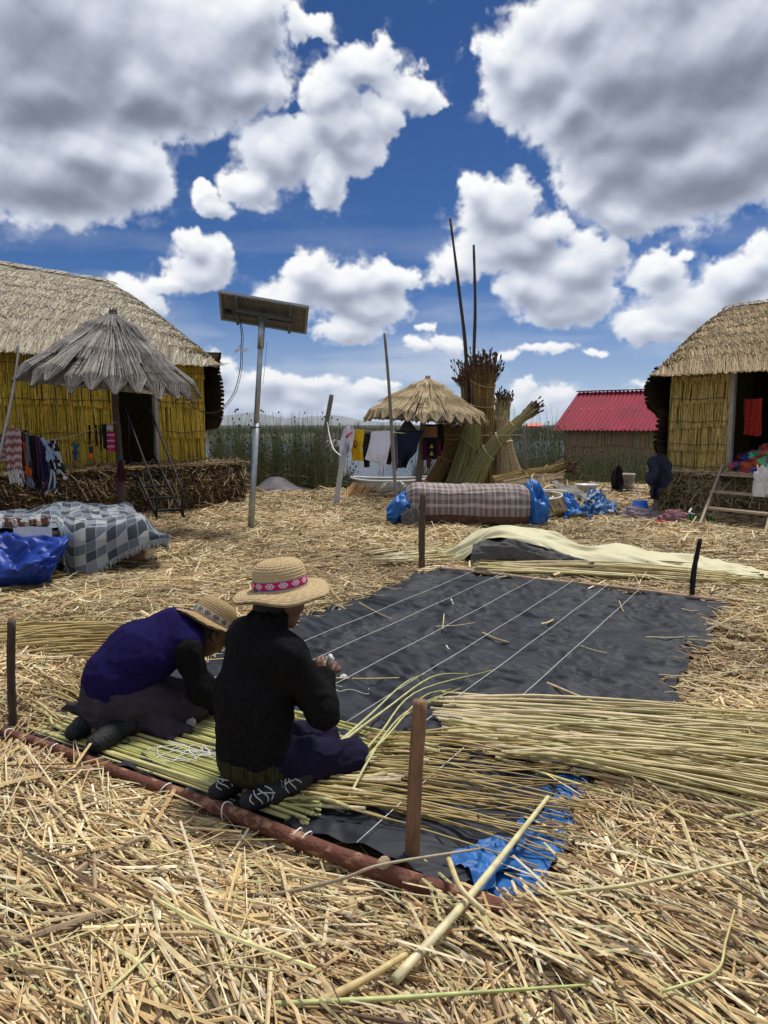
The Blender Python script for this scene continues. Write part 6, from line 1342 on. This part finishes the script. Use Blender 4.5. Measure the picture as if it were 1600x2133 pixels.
for i, (x0, y0, x1, y1, w) in enumerate(((748, 1255, 818, 1290, 3), (925, 1280, 922, 1310, 3), (940, 1248, 947, 1262, 5), (1005, 1318, 1060, 1338, 5), (1128, 1300, 1154, 1290, 7), (930, 1345, 938, 1353, 4), (1290, 1252, 1300, 1275, 3), (1345, 1327, 1460, 1325, 3), (1420, 1268, 1455, 1272, 3), (680, 1412, 832, 1412, 4), (1210, 1345, 1265, 1360, 2), (1372, 1405, 1455, 1406, 2), (835, 1535, 880, 1533, 4), (905, 1305, 990, 1297, 2))):
    single('short stray straw lying on the black tarpaulin', [gz(x0, y0, .05), gz((x0 + x1) / 2, (y0 + y1) / 2 + 2, .055), gz(x1, y1, .05)], .0022 * w * .6 + .001, .0015 * w * .5 + .001, PALE if i % 3 else GOLDEN, GOLDEN, 40 + i, 'stray straws on the black tarpaulin')
q = [gz(28 + 36 * math.cos(t) - 2 * t, 1585 + 26 * math.sin(t), .07 + .008 * t) for t in np.linspace(-1.5, 4.4, 14)]
single('curled green reed loop at the left edge beside the log', q, .010, .007, (.42, .42, .18), (.46, .42, .20), 60)

# ------------------------------------------------------------------ people: smooth distance-field bodies turned into one continuous surface
def surface(prims, res, k, lo, hi, wrinkle=None):
    """prims in body space (forward, left, up): ('c', a, b, ra, rb, scale) tapered capsule or ('e', centre, radii); returns MB vertices/quads"""
    lo = np.asarray(lo, float); hi = np.asarray(hi, float); n = np.ceil((hi - lo) / res).astype(int) + 1
    ax = [lo[i] + np.arange(n[i]) * res for i in range(3)]
    F_ = np.full(n, 9.0, np.float32)
    for p in prims:
        kk = k
        if p[0] == 'c':
            _, a, b, ra, rb = p[:5]; sc = np.asarray(p[5] if len(p) > 5 else (1, 1, 1), float); kk = p[6] if len(p) > 6 else k
            a = np.asarray(a, float); b = np.asarray(b, float); mx_ = max(ra, rb) * sc.max() + kk + .06; l0 = np.minimum(a, b) - mx_; h0 = np.maximum(a, b) + mx_
        else:
            _, c, rad = p[:3]; kk = p[3] if len(p) > 3 else k; c = np.asarray(c, float); rad = np.asarray(rad, float); l0 = c - rad - kk - .06; h0 = c + rad + kk + .06
        i0 = np.clip(((l0 - lo) / res).astype(int), 0, n - 1); i1 = np.clip(((h0 - lo) / res).astype(int) + 2, 1, n)
        if (i1 <= i0).any(): continue
        X, Y, Z = np.meshgrid(*[ax[i][i0[i]:i1[i]] for i in range(3)], indexing='ij'); Q = np.stack([X, Y, Z], -1)
        if p[0] == 'c':
            A = a / sc; B = b / sc; q = Q / sc; d = B - A; t = np.clip(((q - A) @ d) / max(d @ d, 1e-9), 0, 1); dist = (np.linalg.norm(q - A - t[..., None] * d, axis=-1) - (ra + (rb - ra) * t)) * sc.min()
        else:
            q = (Q - c) / rad; l = np.linalg.norm(q, axis=-1); dist = (l - 1) * rad.min() * np.where(l > 1, 1, 1)
        sl = tuple(slice(i0[i], i1[i]) for i in range(3)); old = F_[sl]
        h = np.clip(.5 + .5 * (old - dist) / kk, 0, 1); F_[sl] = old * (1 - h) + dist * h - kk * h * (1 - h)
    if wrinkle is not None:
        X, Y, Z = np.meshgrid(*ax, indexing='ij'); near = np.abs(F_) < .05; Q = np.stack([X[near], Y[near], Z[near]], -1); F_[near] += wrinkle(Q).astype(np.float32)
    # surface nets
    ins = F_ < 0; c = np.zeros(n - 1, int)
    for a in (0, 1):
        for b in (0, 1):
            for d in (0, 1): c += ins[a:n[0] - 1 + a, b:n[1] - 1 + b, d:n[2] - 1 + d]
    act = (c > 0) & (c < 8); idx = np.full(n - 1, -1, int); cells = np.argwhere(act); idx[act] = np.arange(len(cells))
    acc = np.zeros((len(cells), 3)); cnt = np.zeros(len(cells)); cor = [(a, b, d) for a in (0, 1) for b in (0, 1) for d in (0, 1)]
    for i in range(8):
        for j in range(i + 1, 8):
            if sum(abs(cor[i][q] - cor[j][q]) for q in range(3)) != 1: continue
            fa = F_[cells[:, 0] + cor[i][0], cells[:, 1] + cor[i][1], cells[:, 2] + cor[i][2]]; fb = F_[cells[:, 0] + cor[j][0], cells[:, 1] + cor[j][1], cells[:, 2] + cor[j][2]]
            s = (fa < 0) != (fb < 0); t = np.where(s, fa / np.where(s, fa - fb, 1), 0); acc += np.where(s[:, None], np.array(cor[i]) + t[:, None] * (np.array(cor[j]) - np.array(cor[i])), 0); cnt += s
    V = lo + (cells + acc / cnt[:, None]) * res
    quads = []
    for a in range(3):
        b, d = (a + 1) % 3, (a + 2) % 3
        s0 = [slice(1, n[q] - 1) for q in range(3)]; s0[a] = slice(0, n[a] - 1); s1 = list(s0); s1[a] = slice(1, n[a])
        ch = ins[tuple(s0)] != ins[tuple(s1)]; e = np.argwhere(ch); 
        if not len(e): continue
        base = e.copy(); base[:, b] += 1; base[:, d] += 1
        def cell(db, dd): q = base.copy(); q[:, b] -= db; q[:, d] -= dd; return idx[q[:, 0], q[:, 1], q[:, 2]]
        qd = np.stack([cell(1, 1), cell(0, 1), cell(0, 0), cell(1, 0)], -1); fl = ~ins[tuple(s0)][ch]; qd[fl] = qd[fl][:, ::-1]; quads.append(qd)
    return V, np.concatenate(quads)
def place(V, O, f):
    f = nz(V3(f[0], f[1], 0)); l = V3(-f[1], f[0], 0); return np.asarray(O, float) + V[:, :1] * f + V[:, 1:2] * l + V[:, 2:] * V3(0, 0, 1)
def skin_part(name, prims, m, parent, O, f, res=.008, k=.03, wr=None, pad=.06):
    pts = []
    for p in prims:
        if p[0] == 'c': s_ = max(p[5]) if len(p) > 5 else 1; pts += [np.asarray(p[1]) - p[3] * s_, np.asarray(p[1]) + p[3] * s_, np.asarray(p[2]) - p[4] * s_, np.asarray(p[2]) + p[4] * s_]
        else: pts += [np.asarray(p[1]) - np.asarray(p[2]), np.asarray(p[1]) + np.asarray(p[2])]
    pts = np.array(pts); V, Q = surface(prims, res, k, pts.min(0) - pad, pts.max(0) + pad, wr)
    mb = MB(); mb.add(place(V, O, f), Q); return mb.build(name, m if not isinstance(m, str) else MT[m], parent, True)

MT['black_knit'] = mat('black_knit', (.0085, .0082, .0088), .95, .35, 60, spec=.06, bump=.25, bscale=350)
MT['olive_rib'] = mat('olive_rib', (.034, .033, .015), .95, .65, 110, spec=.08, stretch=(1, 1, .04), bump=.6, bscale=110)
MT['trouser'] = mat('navy_trousers', (.012, .010, .027), .9, .2, 12, spec=.08, bump=.15)
MT['purple_knit'] = mat('purple_knit', (.012, .0075, .058), .95, .3, 40, spec=.08, bump=.5, bscale=260)
MT['skirt'] = mat('mauve_grey_skirt', (.042, .035, .045), .92, .2, 12, spec=.08, bump=.15)
MT['shoe'] = mat('black_shoe', (.012, .012, .013), .6, .4, 60, bump=.4, bscale=140)
MT['hair'] = mat('black_hair', (.008, .007, .007), .55, .3, 60)
def wrink(a, f, seed):
    return lambda Q: a * fnoise(Q * np.array([f, f, f * .6]), seed, 3, .5) - a * .9 * np.clip(1 - 3.2 * np.abs(fnoise(Q * np.array([f * .9, f * .9, f * 1.5]) + 4, seed + 3, 2)), -.3, 1)

# straw hats with braided rings
def straw_hat(label, c, axis, fwd, brim, crown_r, crown_h, m_, band_m, seed, droop=.03, group='straw hats'):
    z = nz(axis); x = nz(np.asarray(fwd, float) - z * (z @ np.asarray(fwd, float))); y = np.cross(z, x); M = np.array([x, y, z]); root = thing('straw_hat', label, 'hat', c, group)
    pr = []; path = [(.004, crown_h), (crown_r * .45, crown_h * .985), (crown_r * .75, crown_h * .90), (crown_r * .93, crown_h * .70), (crown_r, crown_h * .35), (crown_r * 1.03, .0), (crown_r * 1.10, -.008), (crown_r + (brim - crown_r) * .5, -.012), (brim * .93, -.012 - droop * .5), (brim, -.012 - droop)]
    P = arc([(a, b, 0) for a, b in path], 150); ln_ = np.concatenate([[0], np.cumsum(np.linalg.norm(np.diff(P, axis=0), axis=1))]); T = nz(np.gradient(P, axis=0)); nrm_ = np.stack([-T[:, 1], T[:, 0]], -1)
    bump_ = .0028 * np.abs(np.sin(ln_ / .0125 * math.pi)); O2 = P[:, :2] - nrm_ * 0 ; outn = np.where((nrm_[:, 1:2] + .4 * nrm_[:, :1]) > 0, nrm_, -nrm_); O2 = P[:, :2] + outn * bump_[:, None]
    mb = MB(); n = 72; mb.lathe(O2, n, uv=True); v = mb.v[0]; a = np.arctan2(v[:, 1], v[:, 0]); rr = np.hypot(v[:, 0], v[:, 1]); k_ = np.clip((rr - crown_r) / (brim - crown_r), 0, 1)
    v[:, 2] += k_ * (.012 * np.sin(a * 2 + seed) + .006 * np.sin(a * 5 + seed * 2)) + .0015 * np.sin(a * 46 + rr * 400); v[:, 0] *= 1.06
    mb.v[0] = v @ M + np.asarray(c, float); mb.build('straw_body', m_, root, True)
    lo = MB(); lo.lathe([(.004, crown_h - .008), (crown_r * .8, crown_h * .82), (crown_r * .97, .0), (crown_r * 1.08, -.016), (brim * .985, -.020 - droop)], n); v = lo.v[0]; a = np.arctan2(v[:, 1], v[:, 0]); rr = np.hypot(v[:, 0], v[:, 1]); k_ = np.clip((rr - crown_r) / (brim - crown_r), 0, 1); v[:, 2] += k_ * (.012 * np.sin(a * 2 + seed) + .006 * np.sin(a * 5 + seed * 2)); v[:, 0] *= 1.06; lo.v[0] = v @ M + np.asarray(c, float); lo.build('lining', m_, root, True)
    b = MB(); b.lathe([(crown_r * 1.045, .004), (crown_r * 1.052, .012), (crown_r * 1.035, .034), (crown_r * 1.025, .038)], 64, uv=True); v = b.v[0]; v[:, 0] *= 1.06; b.v[0] = v @ M + np.asarray(c, float); b.build('hat_band', band_m, root, True)
    return root
def hat_mat(name, col, col2):
    m = mat(name, col, .8, .2, 60, col2=col2, bump=.0); nb = NB(m); u, v = nb.uv(150, 150)
    w = nb.m_('SINE', nb.m_('MULTIPLY', nb.m_('ADD', u, v), 6.283)); w2 = nb.m_('SINE', nb.m_('MULTIPLY', v, .5 * 6.283))
    bp = nb.N.new('ShaderNodeBump'); bp.inputs['Strength'].default_value = .5; bp.inputs['Distance'].default_value = .004; nb.L.new(nb.m_('MULTIPLY', w, w2), bp.inputs['Height']); nb.L.new(bp.outputs[0], nb.N['Principled BSDF'].inputs['Normal']); return m
def band_mat(name, bg, fg, edge, rep):
    m = mat(name, bg, .9, bump=0); nb = NB(m); u, v = nb.uv(rep, 1)
    x = nb.m_('PINGPONG', u, .5); y = nb.m_('ABSOLUTE', nb.m_('SUBTRACT', v, .5)); d = nb.m_('ADD', nb.m_('MULTIPLY', x, 1.6), nb.m_('MULTIPLY', y, 2.2))
    dia = nb.m_('LESS_THAN', d, .62); ring = nb.m_('MULTIPLY', nb.m_('GREATER_THAN', d, .26), nb.m_('LESS_THAN', d, .38)); f = nb.m_('SUBTRACT', dia, ring, clamp=True)
    e = nb.m_('GREATER_THAN', y, .36); nb.base(nb.mix(e, nb.mix(f, bg, fg), edge)); return m

# --- the weaver in the black sweater
OA, FA = V3(-.490, 3.075, .045), (.80, .60)
pA = thing('person', 'kneeling person in black knitted sweater seen from behind, holding string', 'person', OA, 'weavers')
hipA, chA, nkA, hdA = V3(-.08, 0, .20), V3(-.035, 0, .57), V3(.0, 0, .71), V3(.058, .0, .80)
shR, elR, haR = V3(-.02, -.20, .625), V3(.11, -.25, .375), V3(.19, -.13, .49)
shL, elL, haL = V3(-.02, .20, .625), V3(.12, .22, .38), V3(.27, .06, .45)
def leg(s): return V3(-.06, s * .10, .17), V3(.33, s * .12, .075), V3(-.04, s * .09, .055)
def hand(c, d, up, side, thumb):
    """palm and five fingers, curled; d: pointing direction"""
    d = nz(d); up = nz(np.asarray(up, float) - d * (d @ np.asarray(up, float))); sd_ = np.cross(d, up) * side; P = [('c', c, c + d * .045, .022, .022, (1, 1, 1), .012)]
    for i, (o, L) in enumerate(((-.027, .060), (-.009, .068), (.009, .064), (.027, .050))):
        a = c + d * .058 + sd_ * o; b = a + d * L * .45 - up * .006; e = b + d * L * .25 - up * L * .45; f = e - d * L * .20 - up * L * .15
        P += [('c', a, b, .0088, .0082, (1, 1, 1), .006), ('c', b, e, .0082, .0075, (1, 1, 1), .004), ('c', e, f, .0075, .0065, (1, 1, 1), .004), ('c', c + sd_ * o * .8, a, .013, .0095, (1, 1, 1), .010)]
    a = c + d * .010 + sd_ * thumb * .028; b = a + d * .030 + sd_ * thumb * .018 - up * .012; e = b + d * .028 - up * .012 - sd_ * thumb * .012
    return P + [('c', a, b, .0115, .0100, (1, 1, 1), .008), ('c', b, e, .0098, .008, (1, 1, 1), .004)]
def head(c, fw, dn=0.0):
    """head with face: cranium, jaw, nose, brow, ears, lips; fw pitch dn (rad, nose down)"""
    ca, sa = math.cos(dn), math.sin(dn)
    def T(x, y, z): return c + V3(x * ca + z * sa, y, -x * sa + z * ca)
    P = [('e', T(-.012, 0, .030), (.098, .076, .092), .02), ('e', T(.022, 0, -.02), (.072, .062, .085), .03), ('c', T(.045, 0, -.068), T(.064, 0, -.085), .034, .026, (1, 1, 1), .02),
         ('c', T(.088, 0, .020), T(.104, 0, -.018), .010, .015, (1, 1, 1), .012), ('e', T(.100, 0, -.022), (.014, .016, .010), .008), ('c', T(.080, -.035, .030), T(.080, .035, .030), .013, .013, (1, 1, 1), .02),
         ('c', T(.086, -.02, -.050), T(.086, .02, -.050), .0085, .0085, (1, 1, 1), .006), ('c', T(.083, -.017, -.062), T(.083, .017, -.062), .009, .009, (1, 1, 1), .006)]
    for s in (-1, 1): P += [('e', T(.055, s * .048, -.014), (.032, .024, .026), .02), ('e', T(-.008, s * .078, -.008), (.020, .010, .032), .008), ('e', T(.079, s * .030, .010), (.012, .015, .010), .006)]
    return P, T
hp, TA = head(hdA, FA, .18)
body = [('c', hipA, chA, .105, .11, (1, 1.15, 1)), ('c', chA, nkA, .11, .05), ('c', nkA, hdA - V3(.02, 0, .04), .048, .046)] + hp
for s, a, b, c_ in ((-1, shR, elR, haR), (1, shL, elL, haL)): body += [('c', a, b, .042, .034), ('c', b, c_, .033, .022)] + hand(c_, c_ - b, V3(0, 0, 1), s, -1)
for s in (-1, 1): a, b, c_ = leg(s); body += [('c', a, b, .07, .045), ('c', b, c_, .045, .035), ('c', c_, c_ - V3(.12, 0, .005), .033, .026)]
skin_part('body', body, 'skin', pA, OA, FA, .0065, .025)
for s in (-1, 1):
    m = MB(); m.lathe([(.0095 * math.sin(t), -.0095 * math.cos(t)) for t in np.linspace(0, math.pi, 7)], 12, o=(0, 0, 0)); V = m.v[0] + TA(.082, s * .030, .010); m.v[0] = place(V, OA, FA); m.build('eye', MT['eye'] if 'eye' in MT else MT.setdefault('eye', mat('eye', (.5, .48, .45), .2, .1, 10)), pA, True)
swe = [('c', hipA + V3(-.005, 0, .0), V3(-.085, 0, .40), .155, .150, (1.0, 1.26, 1)), ('c', V3(-.075, 0, .40), V3(-.045, 0, .57), .150, .142, (1.0, 1.34, 1)), ('c', V3(-.03, -.15, .63), V3(-.03, .15, .63), .088, .088, (1, 1, 1), .05), ('c', V3(-.03, 0, .62), nkA, .12, .082), ('c', nkA - V3(.01, 0, .0), nkA + V3(.012, 0, .045), .080, .072, (1, 1, 1), .015), ('e', V3(-.015, 0, .752), (.080, .076, .018), .01),
       ('c', shR, elR, .080, .066), ('c', elR, haR - (haR - elR) * .12, .066, .046), ('c', shL, elL, .072, .058), ('c', elL, haL - (haL - elL) * .12, .058, .042), ('e', haR - (haR - elR) * .13, (.046, .046, .046), .01)]
skin_part('sweater', swe, 'black_knit', pA, OA, FA, .007, .04, wrink(.006, 9, 3))
skin_part('rib_hem', [('c', V3(-.085, -.0, .135), V3(-.085, 0, .150), .150, .152, (1, 1.26, .75))], 'olive_rib', pA, OA, FA, .007, .02, lambda Q: .0012 * np.sin(np.arctan2(Q[:, 1], Q[:, 0] + .085) * 60))
tro = [('c', V3(-.07, 0, .165), V3(-.05, 0, .155), .135, .13, (1, 1.2, .85))]
for s in (-1, 1): a, b, c_ = leg(s); tro += [('c', a, b, .098, .072), ('c', b, c_ + V3(.02, 0, 0), .070, .056), ('e', b + V3(.0, 0, -.01), (.085, .075, .065))]
skin_part('trousers', tro, 'trouser', pA, OA, FA, .007, .035, wrink(.008, 11, 7))
MT['sole_white'] = mat('sole_white', (.55, .53, .48), .7, .1, 30)
def shoe(par, O, F_, heel, toe, roll, line, w=.042):
    """shoe lying on its instep, sole turned up and outward"""
    heel = np.asarray(heel, float); toe = np.asarray(toe, float); o = skin_part('shoe', [('c', heel, heel + (toe - heel) * .5, w * .92, w * 1.0, (1, 1, 1)), ('c', heel + (toe - heel) * .45, toe, w * 1.0, w * .82), ('c', heel, heel + V3(.05, 0, .01), w * .9, w * .85)], 'shoe', par, O, F_, .006, .02, lambda Q: .0022 * np.sin(Q[:, 0] * 240) * np.sin(Q[:, 2] * 210))
    if line:
        d = nz(toe - heel); n_ = nz(np.asarray(roll, float) - d * (d @ np.asarray(roll, float))); s_ = np.cross(d, n_); L = np.linalg.norm(toe - heel)
        for i in range(9):
            c = heel + d * L * (.0 + .13 * i) + n_ * (w * 1.00); hw = w * (.62 if 0 < i < 8 else .40); P = np.array([c + s_ * hw * t + d * .012 * math.sin(t * 2 + i) - n_ * (abs(t) ** 2.4 * w * .22) for t in np.linspace(-1, 1, 9)]); m = MB(); m.tube(place(P, O, F_), .0026, 5); m.build('sole_groove', MT['sole_white'], o, True)
        P = np.array([heel + d * L * t + n_ * w * 1.005 + s_ * .010 * math.sin(t * 9) for t in np.linspace(.08, .92, 16)]); m = MB(); m.tube(place(P, O, F_), .0024, 5); m.build('sole_groove', MT['sole_white'], o, True)
    return o
shoe(pA, OA, FA, (.02, -.150, .052), (-.19, -.165, .045), (-.10, -.80, .58), True, .050)
shoe(pA, OA, FA, (-.10, .03, .055), (-.265, -.02, .048), (-.55, -.55, .6), True, .046)
skin_part('hair', [('e', hdA + V3(-.025, 0, .035), (.100, .084, .088)), ('e', hdA + V3(-.06, 0, -.03), (.055, .068, .060)), ('c', hdA + V3(-.085, .02, -.03), V3(-.13, .03, .60), .026, .016)], 'hair', pA, OA, FA, .007, .03)
hatA_m = hat_mat('hat_straw', (.60, .46, .26), (.48, .34, .17)); hatB_m = hat_mat('hat_straw_brown', (.46, .33, .17), (.36, .24, .11))
lA = V3(-FA[1], FA[0], 0); fA3 = V3(*FA, 0)
ch = place(np.array([hdA + V3(.0, 0, .072)]), OA, FA)[0]
straw_hat('pale straw hat with pink and blue woven band on the black-sweatered weaver', ch, V3(0, 0, 1) - fA3 * .02 - lA * .03 + V3(-.10, .03, 0), fA3, .198, .108, .113, hatA_m, band_mat('band_pink', (.42, .015, .08), (.58, .45, .52), (.02, .06, .30), 13), 1, .024)
# string in the hand
m = MB(); m.tube(place(np.array([haR + V3(.03, .02, .02), haR + V3(.045, .01, .055), haR + V3(.03, -.005, .075)]), OA, FA), [.013, .016, .011], 8); tag(m.build('string_reel', MT['cord_white'], None, True), 'small white string reel held in the hand of the black-sweatered weaver', 'string')

# --- the weaver in the purple vest
OB, FB = V3(-1.315, 3.70, .045), (.86, .51)
pB = thing('person', 'kneeling person in purple knitted vest bending low over the mat', 'person', OB, 'weavers')
hipB, miB, chB, nkB, hdB = V3(-.05, 0, .24), V3(.06, 0, .37), V3(.22, 0, .46), V3(.345, 0, .475), V3(.435, -.01, .43)
shR, elR, haR = V3(.255, -.185, .40), V3(.30, -.22, .20), V3(.40, -.12, .06)
shL, elL, haL = V3(.27, .185, .40), V3(.36, .20, .20), V3(.47, .08, .08)
hp, TB = head(hdB, FB, 1.05)
body = [('c', hipB, miB, .10, .10, (1, 1.15, 1)), ('c', miB, chB, .10, .10, (1, 1.2, 1)), ('c', chB, nkB, .10, .052), ('c', nkB, hdB - V3(.03, 0, -.02), .050, .048)] + hp
for s, a, b, c_ in ((-1, shR, elR, haR), (1, shL, elL, haL)): body += [('c', a, b, .042, .034), ('c', b, c_, .033, .022)] + hand(c_, c_ - b + V3(.1, 0, 0), V3(0, 0, 1), s, -1)
for s in (-1, 1): a, b, c_ = V3(-.03, s * .09, .18), V3(.33, s * .11, .075), V3(-.10, s * .09, .05); body += [('c', a, b, .07, .045), ('c', b, c_, .045, .035), ('c', c_, c_ - V3(.09, 0, .005), .033, .026)]
skin_part('body', body, 'skin', pB, OB, FB, .0065, .025)
for s in (-1, 1):
    m = MB(); m.lathe([(.0095 * math.sin(t), -.0095 * math.cos(t)) for t in np.linspace(0, math.pi, 7)], 12); m.v[0] = place(m.v[0] + TB(.082, s * .030, .010), OB, FB); m.build('eye', MT['eye'], pB, True)
skin_part('vest', [('c', hipB + V3(-.02, 0, .02), miB, .168, .165, (1, 1.14, 1)), ('c', miB, chB + V3(.02, 0, -.01), .165, .140, (1, 1.2, 1)), ('c', V3(.27, -.15, .425), V3(.27, .15, .425), .080, .080, (1, 1, 1), .05), ('c', chB, nkB - V3(.03, 0, .0), .115, .085)], 'purple_knit', pB, OB, FB, .007, .045, wrink(.0045, 9, 13))
slv = [('c', miB, chB, .12, .12, (1, 1.15, 1)), ('c', shR, elR, .074, .058), ('c', elR, haR - (haR - elR) * .1, .058, .044), ('c', shL, elL, .070, .058), ('c', elL, haL - (haL - elL) * .1, .058, .044), ('c', shR, shL, .06, .06), ('c', nkB - V3(.05, 0, .01), nkB + V3(.035, 0, -.015), .082, .066)]
skin_part('sweater', slv, 'black_knit', pB, OB, FB, .007, .03, wrink(.006, 11, 17))
skt = [('c', V3(-.08, 0, .21), V3(.02, 0, .20), .160, .152, (1, 1.16, 1)), ('c', V3(-.13, -.02, .13), V3(-.05, 0, .15), .12, .14, (1, 1.2, 1))]
for s in (-1, 1): skt += [('c', V3(-.03, s * .10, .17), V3(.32, s * .11, .085), .105, .075), ('c', V3(.31, s * .11, .06), V3(-.05, s * .11, .06), .06, .07)]
skt += [('c', V3(-.22, .12, .10), V3(-.31, .16, .10), .05, .012), ('c', V3(.10, -.20, .03), V3(.22, -.26, .02), .05, .03), ('c', V3(.12, -.21, .04), V3(.12, -.31, .015), .04, .012)]
skin_part('skirt', skt, 'skirt', pB, OB, FB, .007, .05, wrink(.008, 9, 19))
shoe(pB, OB, FB, (-.09, -.16, .060), (-.22, -.26, .050), (-.6, -.5, .6), False, .054)
shoe(pB, OB, FB, (-.19, .01, .065), (-.29, -.07, .050), (-.6, -.4, .6), False, .052)
skin_part('hair', [('e', hdB + V3(-.045, 0, .045), (.085, .080, .085)), ('c', hdB + V3(-.07, 0, .02), nkB + V3(-.02, 0, .06), .05, .03)], 'hair', pB, OB, FB, .007, .03)
fB3 = V3(*FB, 0); chb = place(np.array([hdB + V3(.0, 0, .070)]), OB, FB)[0]
straw_hat('brownish straw hat tilted low on the purple-vested weaver', chb, V3(0, 0, 1) + fB3 * .72 + V3(.0, .10, 0), fB3, .198, .108, .12, hatB_m, band_mat('band_black', (.35, .32, .28), (.02, .018, .018), (.10, .075, .06), 14), 4, .02)
# yarn balls and loose string
def yarn(label, c, r_, seed):
    m = MB(); rr = np.random.default_rng(seed)
    for i in range(9):
        ax = nz(rr.normal(0, 1, 3)); x = nz(np.cross(ax, (.3, .5, .8))); y = np.cross(ax, x); a = np.linspace(0, 2 * math.pi, 21); m.tube(c + (x * np.cos(a)[:, None] + y * np.sin(a)[:, None]) * r_ * (.93 + .07 * rr.random()) + ax * r_ * rr.normal(0, .25), r_ * .16, 5, cap=False)
    m.lathe([(r_ * .9 * math.sin(t), -r_ * .9 * math.cos(t)) for t in np.linspace(0, math.pi, 9)], 14, o=c); return tag(m.build('string_ball', MT['cord_white'] if seed == 1 else MT['bucket'], None, True), label, 'string ball')
yarn('white string ball lying on the black tarpaulin', g(716, 1428) + V3(0, 0, .052), .020, 1)
yarn('grey string ball on the mat between the two weavers', g(399, 1534) + V3(0, 0, .075), .024, 2)
single('loose white string trailing from the ball on the tarpaulin', [gz(712, 1430, .05), gz(694, 1428, .045), gz(706, 1440, .045), gz(730, 1436, .045), gz(766, 1446, .045), gz(768, 1434, .045)], .0018, .0018, (.72, .71, .66), (.72, .71, .66), 70)['category'] = 'string'; bpy.context.scene.objects[[o.name for o in bpy.data.objects if o.get('label', '').startswith('loose white string')][0]].name = 'loose_string'
rr = np.random.default_rng(2); q = [gz(360 + 50 * math.cos(t * 1.7) + rr.normal(0, 18) + t * 5, 1568 + 11 * math.sin(t * 2.3) + rr.normal(0, 6), .066) for t in np.linspace(0, 17, 44)]
m = MB(); m.tube(arc(q, 260), .0017, 4); tag(m.build('string_tangle', MT['cord_white'], None, True), 'tangle of loose white string on the mat between the weavers', 'string')

# ------------------------------------------------------------------ air: far hills fade to blue
hz = bpy.data.materials.new('haze_air'); hz.use_nodes = True; N_ = hz.node_tree.nodes; N_.clear()
vo = N_.new('ShaderNodeVolumePrincipled'); vo.inputs['Color'].default_value = (.72, .83, 1.0, 1); vo.inputs['Density'].default_value = 3.2e-5; vo.inputs['Anisotropy'].default_value = .2
ou = N_.new('ShaderNodeOutputMaterial'); hz.node_tree.links.new(vo.outputs[0], ou.inputs['Volume'])
m = MB(); m.box((0, 10000, 197), (52000, 30000, 408)); m.build('haze', hz, None, False, 'stuff')['label'] = 'thin bluish air over the lake'
